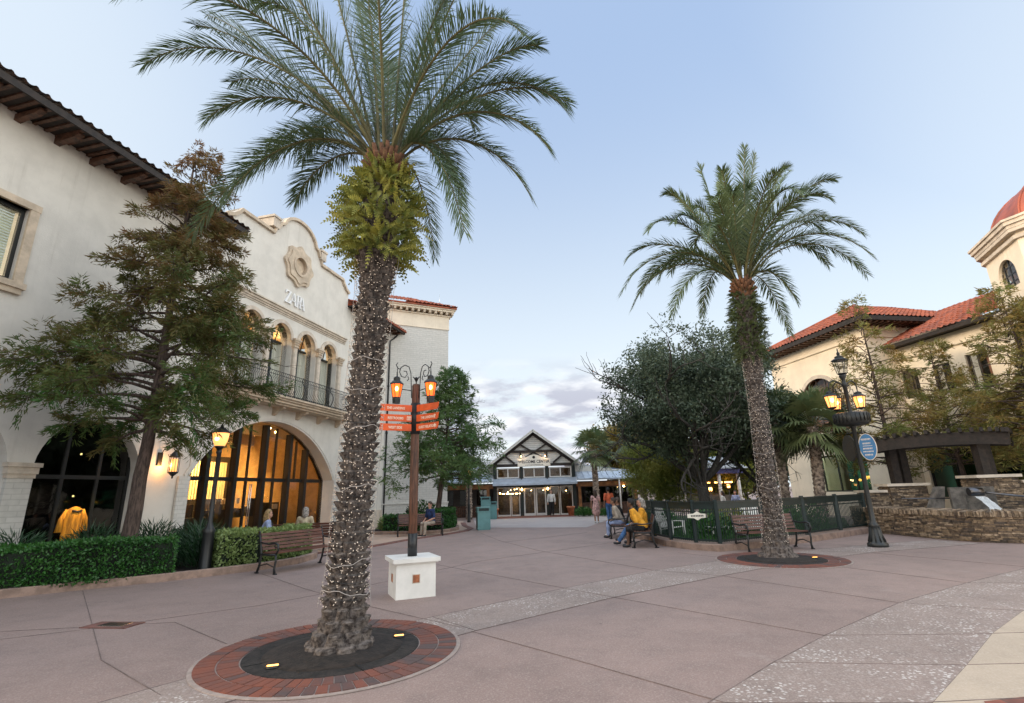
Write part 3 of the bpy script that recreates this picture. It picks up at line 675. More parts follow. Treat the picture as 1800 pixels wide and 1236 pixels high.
# shop interior
g = MB(); g.box(-8.6, 2.2, .61, 9, .005, .02); g.build('shop_floor', 'interior_floor', LB)
g = MB(); g.box(-8.6, 2.2, 9, 9.1, .02, 5.1); g.box(-8.7, -8.6, .61, 9, .02, 5.1); g.box(2.2, 2.3, .61, 9, .02, 5.1); g.build('shop_wall', 'warm_wall', LB)
g = MB(); g.box(-8.6, 2.2, .62, 9, 5.1, 5.2); g.box(-8.6, 2.2, 3.0, 3.3, 4.6, 5.09); g.box(-8.6, 2.2, 6.0, 6.3, 4.5, 5.09); g.build('shop_ceiling', 'interior_ceiling', LB)
g = MB()
for k in range(64):
    x = -8.3 + k * .16
    if k % 16 in (14, 15): continue
    g.box(x, x + .085, 7.0, 7.06, 1.75, 3.6)
g.build('slat_screen', 'warm_slat', LB)
g = MB(); g.box(-8.4, 2.0, 7.1, 7.2, 0.02, 3.9)
for x0, x1, y0, z in ((-7.6, -5.4, 4.6, 1.15), (-4.9, -3.0, 3.4, 1.0), (-2.4, -.4, 4.8, 1.25), (-8.3, -7.8, 3, 1.5), (.2, 1.6, 3.6, 1.5), (-6.8, -3.2, 6.2, 1.5), (-2.6, 1.5, 6.3, 1.6)): g.box(x0, x1, y0, y0 + .6, .02, z)
rr = random.Random(5)
for k in range(30): x = rr.uniform(-7.5, 1); y = rr.uniform(3.2, 6.5); g.box(x, x + rr.uniform(.15, .4), y, y + .2, .9, rr.uniform(1.2, 1.75))
g.build('display_counter', 'counter', LB)
mat('merch_white', (.6, .5, .4), .7, .1); mat('merch_brown', (.25, .12, .05), .7, .1)
g = MB()
for k in range(26): x = rr.uniform(-7.8, 1.2); y = rr.uniform(2.9, 6.6); z = rr.choice([1.0, 1.2, 1.5]); g.box(x, x + rr.uniform(.1, .3), y, y + .1, z, z + rr.uniform(.08, .25))
g.build('merchandise', 'merch_white', LB)
g = MB()
for k in range(22): x = -8.2 + k * .46; g.sphere((x, 2.2 + (k * 7 % 5) * .8, 4.86), .05, 6, 4)
g.build('spot_lamp', 'lamp_core', LB)
for x, y, z, e, s in ((-6.5, 5.6, 3.9, 380, 1.6), (-3.4, 5.4, 3.9, 420, 1.6), (-.4, 5.4, 3.9, 380, 1.6), (-3.4, 1.8, 4.3, 70, 1.0)):
    l = bpy.data.lights.new('shop_lamp', 'AREA'); l.energy = e * .75; l.color = (1, .60, .22); l.size = s; 
    lo_ = bpy.data.objects.new('shop_lamp', l); COL.objects.link(lo_); lo_.parent = LB; lo_.location = (x, y, z)
    lo_.rotation_euler = (R(50), 0, 0)
# dark rooms of the arcade
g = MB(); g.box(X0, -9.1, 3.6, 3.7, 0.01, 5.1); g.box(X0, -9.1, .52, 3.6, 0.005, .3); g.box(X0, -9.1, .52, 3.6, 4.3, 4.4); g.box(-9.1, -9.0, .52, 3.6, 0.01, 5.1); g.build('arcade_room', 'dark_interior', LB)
g = MB(); g.box(-12.0, -11.7, 1.6, 1.7, .3, 2.5); g.box(-11.5, -11.25, 1.8, 1.9, .3, 2.4); g.build('display_panel', 'teal_dark', LB)
mat('grey_panel', (.12, .13, .12), .8, .1)
g = MB(); g.box(-11.8, -11.1, 2.2, 2.25, .3, 2.4); g.build('display_backdrop', 'grey_panel', LB)
g = MB()
for x, y, z in ((-12.0, 2.2, 2.9), (-11.7, 2.0, 2.95), (-11.6, 2.6, 2.8), (-9.9, 1.6, 3.1), (-9.75, 1.8, 1.9), (-10.0, 2.6, 2.45), (-15.2, 2, 2.9)): g.sphere((x, y, z), .03, 6, 4)
g.build('spot_lamp', 'lamp_core', LB)
# mannequin lit in the arcade window
mt = thing('mannequin', 'headless mannequin in a bright yellow jacket, lit in the dark arcade window', 'mannequin', (-11.93, 14.12, .3), math.atan2(.97186, .23555))
mat('yellow_coat', (.62, .27, .02), .8, .25, 4, .3, 12, stretch=(3, 3, .5)); mat('mannequin_skin', (.03, .025, .02), .5)
g = MB(); g.tube([(0, 0, 0), (0, 0, .62)], .03, 8); g.lathe([(.2, 0), (.2, .02), (.03, .04)], n=16); g.build('stand', 'steel', mt)
g = MB()
P = []
for r_, z in ((.27, .45), (.28, .6), (.26, .8), (.27, 1.0), (.27, 1.12), (.22, 1.24), (.13, 1.30), (.075, 1.33)): P.append((r_, z))
g.lathe(P, n=26, M=Matrix.Diagonal((1, .62, 1, 1)))
for s in (-1, 1): g.tube([(s * .2, 0, 1.22), (s * .31, -.02, .98), (s * .33, -.06, .66)], [.09, .085, .09], 10)
g.build('jacket', 'yellow_coat', mt)
g = MB(); g.tube([(0, 0, 1.30), (0, -.01, 1.42)], [.055, .05], 10); g.tube([(-.12, -.15, 1.2), (0, -.17, 1.17), (.12, -.15, 1.2)], .03, 8); g.build('neck_scarf', 'mannequin_skin', mt)
l = bpy.data.lights.new('spot', 'SPOT'); l.energy = 130; l.color = (1, .65, .25); l.spot_size = R(40); l.shadow_soft_size = .05
lo_ = bpy.data.objects.new('display_spot', l); COL.objects.link(lo_); lo_.parent = mt; lo_.location = (.1, -.75, 2.6); lo_.rotation_euler = (R(-25), 0, 0)
lo_.rotation_euler = Vector((.1, -.75, 1.6)).to_track_quat('Z', 'Y').to_euler()
# --- wing C with red roof edge and downpipe
g = MB(); g.wall([(1.005, 0), (5.7, 0), (5.7, 11.5), (1.005, 11.5)], [], .0, .4); g.build('wall', 'stucco', LB)
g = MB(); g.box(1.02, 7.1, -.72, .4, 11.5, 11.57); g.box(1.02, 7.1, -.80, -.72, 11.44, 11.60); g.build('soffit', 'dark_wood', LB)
g = MB()
for k in range(12): x = 1.4 + k * .5; g.box(x - .06, x + .06, -.7, -.003, 11.36, 11.499)
g.build('eave_bracket', 'brown_wood', LB)
g = MB(); tile_patch(g, (1.02, -.85, 11.64), (1, 0, 0), (0, math.cos(sl), math.sin(sl)), 6.2, 4.2, lambda v: (0, max(0, 6.2 - v * .5)), amp=.06, seed=4); g.box(1.02, 7.2, -.88, -.80, 11.56, 11.66); g.build('roof', 'tile_red', LB)
g = MB(); g.box(1.03, 5.68, -.05, -.001, 0, .9); g.build('wall_base', 'cast_stone_pale', LB)
g = MB(); g.tube([(5.75, -.1, .1), (5.75, -.1, 10.9), (5.95, -.35, 11.2), (5.95, -.6, 11.44)], .05, 8)
for z in (2.5, 5.2, 8): g.tube([(5.75, -.1, z), (5.75, -.1, z + .12)], .07, 8)
g.build('downpipe', 'black_metal', LB)
# ------------------------------------------------------------------ corner block D
DB = thing('corner_building', 'tall plain cream brick block with corbelled cornice, just right of the nearest palm trunk', 'building', (-7.671, 29.954, 0), math.atan2(.43376, .90103))
g = MB(); g.box(-1.5, 3.9, 0, 10, 0, 12.05); g.build('wall', 'painted_brick', DB)
g = MB()
g.box(-1.52, 3.94, -.05, 10.02, 12.05, 12.12); g.box(-1.5, 3.93, -.035, 10.01, 12.12, 12.95); g.box(-1.55, 4.0, -.10, 10.1, 12.95, 13.03); g.box(-1.6, 4.22, -.32, 10.3, 13.22, 13.34); g.box(-1.6, 4.30, -.40, 10.4, 13.34, 13.41)
g.build('frieze', 'stucco_warm', DB)
g = MB()
for k in range(15): g.box(-1.3 + k * .38, -1.3 + k * .38 + .14, -.30, -.036, 13.04, 13.219)
for k in range(24): g.box(3.931, 4.2, .1 + k * .4, .1 + k * .4 + .14, 13.04, 13.219)
g.build('corbel', 'cast_stone', DB)
g = MB(); g.box(-1.6, 4.34, -.46, 10.4, 13.412, 13.50); tile_patch(g, (-1.6, -.50, 13.56), (1, 0, 0), (0, .90, .43), 5.98, 3, lambda v: (0, 5.95 - v * .97), seed=5)
tile_patch(g, (4.38, -.50, 13.56), (0, 1, 0), (-.90, 0, .43), 10, 3, lambda v: (v * .97, 10), seed=6); g.build('roof', 'tile_red', DB)
g = MB(); g.box(-1.4, 3.93, -.04, -.001, 0, 1.15); g.box(-1.4, 3.96, -.07, -.001, 1.15, 1.23); g.build('wall_base', 'painted_brick', DB)
g = MB(); g.tube([(3.2, -.2, 13.6), (3.2, -.2, 14.4)], .012, 5); g.build('antenna', 'steel', DB)
# wall lantern on the shop
def lantern_glass(mb_frame, mb_glass, mb_core, c, r0, r1, h, n=6, cap=.1, a0=.3):
    cx, cy, cz = c
    P = lambda r, z, k: (cx + r * math.cos(a0 + 2 * PI * k / n), cy + r * math.sin(a0 + 2 * PI * k / n), cz + z)
    for k in range(n):
        mb_frame.tube([P(r0, 0, k), P(r1, h, k)], .009, 4, False); mb_glass.add([P(r0 * .95, 0, k), P(r0 * .95, 0, k + 1), P(r1 * .95, h, k + 1), P(r1 * .95, h, k)], [(0, 1, 2, 3)])
        mb_frame.tube([P(r0, 0, k), P(r0, 0, k + 1)], .01, 4, False); mb_frame.tube([P(r1, h, k), P(r1, h, k + 1)], .012, 4, False)
    mb_core.sphere((cx, cy, cz + h * .55), min(r0, r1) * .38, 8, 6, (1, 1, 1.5))
wl = thing('wall_lantern', 'lit black cage lantern on a scroll bracket, on the shop wall left of the entrance', 'lantern', (-11.02, 16.14, 2.35), math.atan2(.97186, .23555))
f = MB(); gl = MB(); co_ = MB()
f.box(-.3, -.16, -.06, 0, .40, .80); f.tube([(-.23, -.06, .75), (-.25, -.25, .98), (-.12, -.36, 1.08), (0, -.36, 1.0), (0, -.36, .9)], .014, 6)
f.tube([(0, -.36, .9), (.06, -.36, .95), (.10, -.36, 1.02), (.03, -.36, 1.06)], .009, 5)
f.lathe([(.01, .30), (.05, .25), (.11, .18), (.15, .10), (.16, .08), (.15, .07)], (0, -.36, .58), 12); f.lathe([(.14, 0), (.15, .03), (.13, .05)], (0, -.36, .16), 12); f.lathe([(.01, -.16), (.03, -.13), (.02, -.1), (.07, -.05), (.12, 0)], (0, -.36, .16), 10)
for k in range(12): a = 2 * PI * k / 12; f.tube([(.145 * math.cos(a), -.36 + .145 * math.sin(a), .2), (.145 * math.cos(a), -.36 + .145 * math.sin(a), .66)], .007, 4, False)
for k in range(8): a = 2 * PI * k / 8; f.tube([(.15 * math.cos(a), -.36 + .15 * math.sin(a), .66), (.19 * math.cos(a), -.36 + .19 * math.sin(a), .74)], .008, 4, False)
f.build('bracket_frame', 'black_metal', wl); gl.lathe([(.09, .2), (.09, .6)], (0, -.36, 0), 12); gl.build('glass', 'lamp_pane', wl); co_.sphere((0, -.36, .4), .05, 8, 6, (1, 1, 2)); 
l = bpy.data.lights.new('bulb', 'POINT'); l.energy = 14; l.color = (1, .5, .18); l.shadow_soft_size = .05
lo_ = bpy.data.objects.new('bulb', l); COL.objects.link(lo_); lo_.parent = wl; lo_.location = (-.16, -.28, .40)
# ------------------------------------------------------------------ welcome centre
YW = 37.6
WC = thing('welcome_building', 'low timber building with white-sided gable, sign board and pale metal roofs, straight ahead', 'building', (1.35, YW, 0), 0)
XY = Matrix(((0, 0, 1, 0), (1, 0, 0, 0), (0, 1, 0, 0), (0, 0, 0, 1)))
# gable sheet behind siding boards
g = MB(); g.prism([(-2.95, 3.55), (2.95, 3.55), (2.95, 3.75), (0, 5.95), (-2.95, 3.75)], 0, .1, Matrix(((1, 0, 0, 0), (0, 0, 1, 0), (0, 1, 0, 0), (0, 0, 0, 1)))); 
g.build('gable_wall', 'dark_timber', WC)
g = MB()
for k in range(16):
    z = 3.62 + k * .145; hw = min(2.7, (5.62 - z) / .735)
    if hw > .15: g.add([(-hw, -.03, z), (hw, -.03, z), (hw - .1, -.012, z + .135), (-hw + .1, -.012, z + .135)], [(0, 1, 2, 3)])
g.build('siding', 'siding', WC)
g = MB()
def tb(x0, z0, x1, z1, w=.13, y=-.09): g.bar((x0, y, z0), (x1, y, z1), .1, w, (0, 1, 0)) if False else g.bar((x0, y, z0), (x1, y, z1), w, .1, (0, 1, 0))
for s in (-1, 1):
    tb(s * 2.9, 3.66, 0, 5.78, .24); tb(s * .95, 5.0, s * -.62, 4.05, .11, -.10); tb(s * 2.1, 4.2, s * 1.4, 3.65, .13, -.095); tb(s * .95, 4.52, s * .95, 4.05, .13, -.11)
tb(-1.85, 4.50, 1.85, 4.50, .16, -.115); tb(-2.95, 3.52, 2.95, 3.52, .2, -.09)
g.build('timber_brace', 'dark_timber', WC)
# main roof with barge boards
g = MB()
for s in (-1, 1):
    d = Vector((s * 3.35, 0, -2.46)); 
    g.add([(0, -.55, 6.05), (s * 3.35, -.55, 3.55), (s * 3.35, 8, 3.55), (0, 8, 6.05), (0, -.55, 5.98), (s * 3.35, -.55, 3.48), (s * 3.35, 8, 3.48), (0, 8, 5.98)], [(0, 1, 2, 3), (4, 5, 6, 7), (0, 1, 5, 4), (1, 2, 6, 5)])
    for k in range(14): y = -.4 + k * .6; g.bar((0, y, 6.07), (s * 3.33, y, 3.585), .03, .04, (0, 0, 1))
g.build('roof', 'metal_roof', WC)
g = MB()
for s in (-1, 1):
    g.bar((0, -.58, 5.93), (s * 3.38, -.58, 3.43), .05, .13, (0, 0, 1)); g.bar((0, -.64, 6.03), (s * 3.42, -.64, 3.5), .04, .05, (0, 0, 1))
g.build('barge_board', 'siding', WC)
# front structure: posts, upper windows, canopy, lower glazing
for x in (-2.85, -.93, .93, 2.85): g = MB(); g.box(x - .12, x + .12, -.06, .12, 0, 3.415); g.build('post', 'green_black', WC)
g = MB(); g.box(-2.97, 2.97, -.05, .1, 3.42, 3.46); g.build('beam', 'green_black', WC)
g = MB(); g.box(-2.72, 2.72, .125, .25, 1.95, 2.62); g.build('wall', 'green_black', WC)
g = MB(); g.box(-2.97, 2.97, 5, 5.1, 0, 3.5); g.build('wall', 'green_black', WC)
for x0, x1 in ((-2.70, -1.10), (-.78, .78), (1.10, 2.70)):
    f = MB(); zz = (2.62, 3.34)
    for a, b, c_, d_ in ((x0, x0 + .07, *zz), (x1 - .07, x1, *zz), (x0 + .07, x1 - .07, zz[0], zz[0] + .08), (x0 + .07, x1 - .07, zz[1] - .07, zz[1]), ((x0 + x1) / 2 - .035, (x0 + x1) / 2 + .035, zz[0] + .08, zz[1] - .07)): f.box(a, b, -.05, .02, c_, d_)
    wn = f.build('window', 'white_paint', WC); f = MB(); f.box(x0, x1, .0, .01, *zz); f.build('pane', 'glass_clear', wn)
g = MB(); g.add([(-2.98, -.95, 2.22), (2.98, -.95, 2.22), (2.98, -.02, 2.60), (-2.98, -.02, 2.60), (-2.98, -.95, 2.10), (2.98, -.95, 2.10), (2.98, -.02, 2.48), (-2.98, -.02, 2.48)], [(0, 1, 2, 3), (4, 5, 6, 7), (0, 1, 5, 4), (0, 3, 7, 4), (1, 2, 6, 5)])
for k in range(16): x = -2.9 + k * .387; g.bar((x, -.94, 2.235), (x, -.04, 2.612), .025, .03)
g.build('canopy', 'metal_roof', WC)
for x0, x1, kind in ((-2.7, -1.75, 'w'), (-1.7, -1.08, 'w'), (-.8, .02, 'd'), (.06, .8, 'd'), (1.08, 1.75, 'w'), (1.8, 2.7, 'w')):
    f = MB(); t_ = .05 if kind == 'w' else .09; z1 = 2.0 if kind == 'w' else 1.92
    for a, b, c_, d_ in ((x0, x0 + t_, .02, z1), (x1 - t_, x1, .02, z1), (x0 + t_, x1 - t_, .02, .02 + t_ * 1.8), (x0 + t_, x1 - t_, z1 - t_, z1)): f.box(a, b, -.04, .03, c_, d_)
    wn = f.build('door' if kind == 'd' else 'shop_window', 'white_paint', WC); f = MB(); f.box(x0, x1, -.005, .005, .05, z1); f.build('pane', 'glass_clear', wn)
mat('interior_dim', (.11, .09, .07), .8, .2)
g = MB(); g.box(-2.9, 2.9, 4.2, 4.3, .01, 3.5); g.box(-2.9, 2.9, .12, 4.2, .006, .012); g.box(-2.95, -2.9, .15, 4.2, 0, 3.4); g.box(2.9, 2.95, .15, 4.2, 0, 3.4); g.box(-1.9, -1.2, 2.5, 3, .01, 1.3); g.box(-.2, .5, 3, 3.4, .01, 1.5); g.box(1.4, 2.3, 2.6, 3, .01, 1.2); g.build('interior', 'interior_dim', WC)
g = MB(); rr = random.Random(8)
for k in range(5): g.box(-2.4 + k * .33, -2.4 + k * .33 + .2, 1.6, 1.75, 1.52, 1.57)
g.sphere((-2.55, 1.4, 1.6), .05, 6, 5)
for k in range(7): g.sphere((rr.uniform(-2.4, 2.5), 2.5, rr.uniform(1.6, 1.9)), .035, 6, 4)
for x in (-.93, .93): g.sphere((x, -.14, 1.83), .055, 8, 6, (1, 1, 1.5))
g.build('lamp', 'lamp_core', WC)
for x, z, e in ((-1.5, 1.8, 26), (1.5, 1.8, 16), (-1.4, 3.3, 10), (.6, 3.3, 12)):
    l = bpy.data.lights.new('lamp', 'POINT'); l.energy = e * .5; l.color = (1, .65, .35); l.shadow_soft_size = .1
    lo_ = bpy.data.objects.new('lamp_light', l); COL.objects.link(lo_); lo_.parent = WC; lo_.location = (x, 2.2, z)
# sign board with a raised centre
g = MB(); sp = [(-1.18, 3.42), (1.18, 3.42), (1.18, 3.98), (.9, 3.98), (.55, 4.08), (.3, 4.2), (0, 4.26), (-.3, 4.2), (-.55, 4.08), (-.9, 3.98), (-1.18, 3.98)]
g.wall(sp, [], -.30, -.24); sb = g.build('sign_board', 'sign_cream', WC)
text_mesh('WELCOME CENTER', .285, 'sign_ink', sb, (0, -.305, 3.74), (PI / 2, 0, 0), 'lettering', .004, .90)
g = MB(); g.lathe([(.001, 0), (.10, 0), (.10, .01), (.001, .01)], n=16, M=Matrix.Translation((0, -.305, 4.06)) @ Matrix.Rotation(PI / 2, 4, 'X'))
for k in range(13): g.box(-.62 + k * .1, -.62 + k * .1 + .07, -.308, -.301, 3.50, 3.535)
g.build('emblem', 'sign_ink', sb)
g = MB()
for x in (-.92, .82): g.tube([(x, -.05, 4.42), (x, -.35, 4.40), (x, -.5, 4.2)], .025, 6)
g.build('sign_lamp_arm', 'black_metal', WC)
g = MB()
for x in (-.92, .82): g.sphere((x, -.5, 4.12), .035, 8, 6)
g.build('sign_lamp', 'lamp_core', WC)
for x in (-.92, .82):
    l = bpy.data.lights.new('sign_light', 'POINT'); l.energy = 1.2; l.color = (1, .7, .5); l.shadow_soft_size = .05
    lo_ = bpy.data.objects.new('sign_light', l); COL.objects.link(lo_); lo_.parent = WC; lo_.location = (x, -.6, 4.02)
# low side wings
for s, xe in ((-1, -8.6), (1, 7.3)):
    a, b = (xe, -3.0) if s < 0 else (3.0, xe)
    g = MB(); g.box(a, b, .8, 6, 0, 2.3); g.build('wing_wall', 'brown_wall', WC)
    g = MB(); g.box(a, b, -.25, -.1, 1.92, 2.22)
    for x in ((-3.35, -8.3) if s < 0 else (3.2, 7.2)): g.box(x - .1, x + .1, -.24, -.08, 0, 1.915)
    g.build('porch_beam', 'orange_beam', WC)
    g = MB()
    for k in range(int(abs(b - a) / .14)): x = a + k * .14; g.box(x, x + .115, -.05, .0, .02, .72)
    g.box(a, b, -.08, .04, .72, .78); g.build('porch_rail', 'brown_wood', WC)
    g = MB(); 
    for k in range(4): x = a + (b - a) * (.12 + .22 * k); g.box(x, x + .75, .77, .799, .8, 1.85)
    g.build('porch_window', 'glass_dark', WC)
    g = MB()
    A = [(a - (.4 if s < 0 else 0), -.6, 2.45), (b + (.4 if s > 0 else 0), -.6, 2.45), (b - (.5 if s > 0 else 0), .9, 3.0), (a + (.5 if s < 0 else 0), .9, 3.0)]
    g.add(A + [(x, y, z - .1) for x, y, z in A], [(0, 1, 2, 3), (4, 5, 6, 7), (0, 1, 5, 4), (0, 3, 7, 4), (1, 2, 6, 5)])
    n = int(abs(b - a) / .45)
    for k in range(n): x = A[0][0] + .1 + k * .45; g.bar((x, -.59, 2.475), (min(max(x, A[3][0]), A[2][0]), .88, 3.02), .03, .035)
    B = [(A[3][0], .9, 3.0), (A[2][0], .9, 3.0), (3.0 if s > 0 else -3.0, 3.5, 4.0)]
    g.add([(a if s < 0 else 3.0, .9, 3.02), (b if s > 0 else -3.0, .9, 3.02), (3.0 if s > 0 else -3., 3.6, 3.75), (a + 3.5 if s < 0 else b - 3.6, 3.6, 3.45)], [(0, 1, 2, 3)])
    g.build('wing_roof', 'metal_roof', WC)
    g = MB(); 
    if s > 0: g.add([(3.0, .88, 2.98), (6.6, .88, 2.98), (3.0, .88, 3.55)], [(0, 1, 2)])
    else: g.add([(-3.0, .88, 2.98), (-6.6, .88, 2.98), (-3.0, .88, 3.55)], [(0, 1, 2)])
    for k in range(5): g.box(*sorted((s * 3.0, s * (6.5 - k * .7))), .85, .875, 3.03 + k * .1, 3.09 + k * .1)
    g.build('wing_gable', 'siding', WC)
g = MB(); g.tube([(6.0, -.55, 0), (6.0, -.55, 2.4)], .055, 8); g.build('porch_post', 'white_paint', WC)
g = MB(); g.sphere((6.35, -.3, 1.85), .07, 8, 6); g.build('porch_lamp', 'lamp_core', WC)
g = MB(); g.box(6.3, 6.4, -.24, -.18, 1.85, 2.0); g.box(-4.5, -4.4, -.3, -.2, 2.5, 2.75); g.box(-.97, -.89, -.25, -.1, 2.5, 2.7);g.box(.89, .97, -.25, -.1, 2.5, 2.7); g.build('wall_lamp', 'black_metal', WC)
# terracotta pots by the entrance
def pot(x, y, label):
    t = thing('terracotta_pot', label, 'planter', (x, y, 0), 0, 'terracotta pots by the visitor building')
    g = MB(); g.lathe([(.17, 0), (.25, .52), (.29, .53), (.29, .62), (.25, .62), (.24, .56)], n=20); g.build('pot', 'terracotta', t); return t
pA = pot(-1.48, 36.0, 'terracotta pot left of the visitor building entrance, beside the teal bins')
pB = pot(3.72, 36.2, 'terracotta pot right of the visitor building entrance')
# ------------------------------------------------------------------ right building
RB = thing('corner_restaurant', 'cream building with hipped red tile roof and arched upstairs window, right of the farther palm', 'building', (16.287, 31.0, 0), math.atan2(-.98387, .17887))
g = MB(); g.wall([(0, 0), (7.0, 0), (7.0, 9.2), (0, 9.2)], [arch_loop(3.5, 1.55, 4.3, 5.9, 20, 1.55), rect(2.45, 5.6, 1.2, 3.08)], 0, .35)
g.build('wall', 'stucco_warm', RB)
for b_ in ((0, .35, .351, 9), (6.65, 7.0, .351, 9), (.351, 6.649, 8.7, 9)): g = MB(); g.box(*b_, 0, 9.2); g.build('wall', 'stucco_warm', RB)
g = MB(); ribbon(g, [(x, z) for x, z in arch_loop(3.5, 1.55, 4.3, 5.9, 20, 1.55)[2:]], -.08, -.001, .20); g.build('arch_moulding', 'cast_stone_pale', RB)
f = MB(); lp = arch_loop(3.5, 1.55, 4.3, 5.9, 20, 1.55); ribbon(f, [lp[1]] + lp[2:] + [lp[0]], .14, .22, -.09)
for x in (-.93, -.31, .31, .93): f.box(3.5 + x - .03, 3.5 + x + .03, .15, .21, 4.3, 5.9 + math.sqrt(1.55 ** 2 - x * x) - .03)
for z in (4.9, 5.55, 6.2, 6.8): hw = math.sqrt(max(.01, 1.55 ** 2 - max(0, z - 5.9) ** 2)); f.box(3.5 - hw + .03, 3.5 + hw - .03, .155, .205, z - .03, z + .03)
mat('frame_bronze', (.06, .045, .035), .4, .1)
wn = f.build('arched_window', 'frame_bronze', RB); f = MB(); f.wall(arch_loop(3.5, 1.52, 4.32, 5.9, 20, 1.52), [], .175, .185); f.build('pane', 'glass_clear', wn)
mat('pink_curtain', (.42, .20, .15), .8, .15, 2, stretch=(8, 8, .3))
f = MB(); f.box(1.6, 5.4, .7, .75, 4.0, 7.6); f.build('curtain', 'pink_curtain', RB)
f = MB()
for x in (2.45, 3.5, 4.55, 5.54): f.box(x, x + .06, .2, .28, 1.2, 3.08)
f.box(2.51, 5.54, .2, .27, 3.0, 3.08); f.box(2.51, 5.54, .2, .27, 1.2, 1.27)
wn = f.build('shop_window', 'frame_black', RB); f = MB(); f.box(2.45, 5.6, .235, .245, 1.2, 3.08); f.build('pane', 'glass_clear', wn)
f = MB(); f.box(1.8, 6.4, 2.4, 2.5, .2, 3.6); f.box(1.8, 6.4, .36, 2.4, 3.5, 3.6); f.build('teal_room', 'teal_interior', RB)
mat('glowing_brass', (.8, .45, .1), .4, .1, emit=(1, .55, .1), estr=.8)  # brass given emission of its own: its shine is put into the material
f = MB(); rr = random.Random(4)
for k in range(60): a = rr.uniform(-1.2, 1.2); f.sphere((4.0 + a, 2.0, 1.9 + .12 * math.cos(a * 3) + rr.uniform(-.05, .05)), .05, 5, 4)
for k in range(50): f.sphere((4.0 + rr.gauss(0, .28), 2.0, 2.45 + rr.gauss(0, .2)), .045, 5, 4)
f.build('wall_decoration', 'glowing_brass', RB)
l = bpy.data.lights.new('room_light', 'POINT'); l.energy = 90; l.color = (.8, 1, .8); l.shadow_soft_size = .2
lo_ = bpy.data.objects.new('room_light', l); COL.objects.link(lo_); lo_.parent = RB; lo_.location = (4, 1.0, 3.1)
# frieze, eaves and hipped roof
g = MB(); g.box(-.05, 7.05, -.06, -.001, 8.72, 9.25); g.box(-.08, 7.08, -.10, -.001, 8.62, 8.72); g.box(7.001, 7.06, -.06, 9, 8.72, 9.25); g.box(7.001, 7.1, -.1, 9, 8.62, 8.72); g.build('frieze', 'stucco_warm', RB)
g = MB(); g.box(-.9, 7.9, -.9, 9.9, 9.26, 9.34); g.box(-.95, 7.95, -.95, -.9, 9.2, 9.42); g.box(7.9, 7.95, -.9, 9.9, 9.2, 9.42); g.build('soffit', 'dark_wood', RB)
g = MB()
for k in range(26): g.box(-.7 + k * .33, -.7 + k * .33 + .12, -.88, -.002, 9.14, 9.259)
for k in range(30): g.box(7.002, 7.88, -.7 + k * .33, -.7 + k * .33 + .12, 9.14, 9.259)
g.build('rafter_tail', 'brown_wood', RB)
tl = math.tan(R(27)); c8, s8 = math.cos(R(27)), math.sin(R(27)); W_ = 8.9; D_ = 10.9
g = MB(); sl_l = W_ / 2 / c8
tile_patch(g, (-.95, -.95, 9.44), (1, 0, 0), (0, c8, s8), W_, sl_l, lambda v: (v * c8, W_ - v * c8), seed=11)
tile_patch(g, (7.95, -.95, 9.44), (0, 1, 0), (-c8, 0, s8), D_, sl_l, lambda v: (v * c8, D_ - v * c8), seed=12)
tile_patch(g, (-.95, -.95, 9.44), (0, 1, 0), (c8, 0, s8), D_, sl_l, lambda v: (v * c8, D_ - v * c8), seed=13)
tile_patch(g, (-.95, 9.95, 9.44), (1, 0, 0), (0, -c8, s8), W_, sl_l, lambda v: (v * c8, W_ - v * c8), seed=14)
pk = (3.5, 3.5, 9.44 + W_ / 2 * tl)
for p in ((-.95, -.95), (7.95, -.95)): g.tube([(p[0], p[1], 9.5), (pk[0], pk[1], pk[2] + .06)], .08, 6)
g.build('roof', 'tile_red', RB)
# lower long wing set back
WINS = ((7.12, 7.95, 5.45, 6.82), (8.72, 9.5, 5.35, 6.72), (10.2, 11.1, 5.28, 6.82), (12.4, 13.3, 5.3, 6.8), (14.4, 15.3, 5.3, 6.8))
RW = thing('restaurant_wing', 'long cream wing with red tile roof and rectangular upstairs windows, behind the pergola', 'building', (16.287, 31.0, 0), math.atan2(-.98387, .17887))
g = MB(); g.wall([(7.065, 0), (21, 0), (21, 7.95), (7.065, 7.95)], [rect(*w_) for w_ in WINS] + [rect(7.35, 17, .9, 2.95)], 1.5, 1.8); g.build('wall', 'stucco_warm', RW)
for x0, x1, z0, z1 in WINS:
    f = MB()
    for a, b, c_, d_ in ((x0, x0 + .06, z0, z1), (x1 - .06, x1, z0, z1), (x0 + .06, x1 - .06, z0, z0 + .06), (x0 + .06, x1 - .06, z1 - .06, z1), ((x0 + x1) / 2 - .02, (x0 + x1) / 2 + .02, z0 + .06, z1 - .06)): f.box(a, b, 1.58, 1.66, c_, d_)
    wn = f.build('window', 'frame_bronze', RW); f = MB(); f.box(x0, x1, 1.615, 1.625, z0, z1); f.build('pane', 'glass_clear', wn)
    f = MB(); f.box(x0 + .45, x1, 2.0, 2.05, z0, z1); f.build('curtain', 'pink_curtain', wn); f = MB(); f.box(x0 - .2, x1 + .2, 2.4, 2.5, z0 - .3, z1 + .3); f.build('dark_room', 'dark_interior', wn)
f = MB()
for k in range(9): x = 7.35 + k * 1.2; f.box(x, x + .06, 1.6, 1.7, .9, 2.95)
f.box(7.35, 17, 1.61, 1.69, 2.35, 2.42)
wn = f.build('shop_window', 'frame_black', RW); f = MB(); f.box(7.35, 17, 1.64, 1.65, .9, 2.95); f.build('pane', 'glass_teal', wn)
f = MB(); f.box(7.2, 17.2, 3, 3.1, .5, 3.6); f.build('shop_room', 'teal_interior', RW)
mat('orange_awning', (.45, .14, .06), .7, .15)
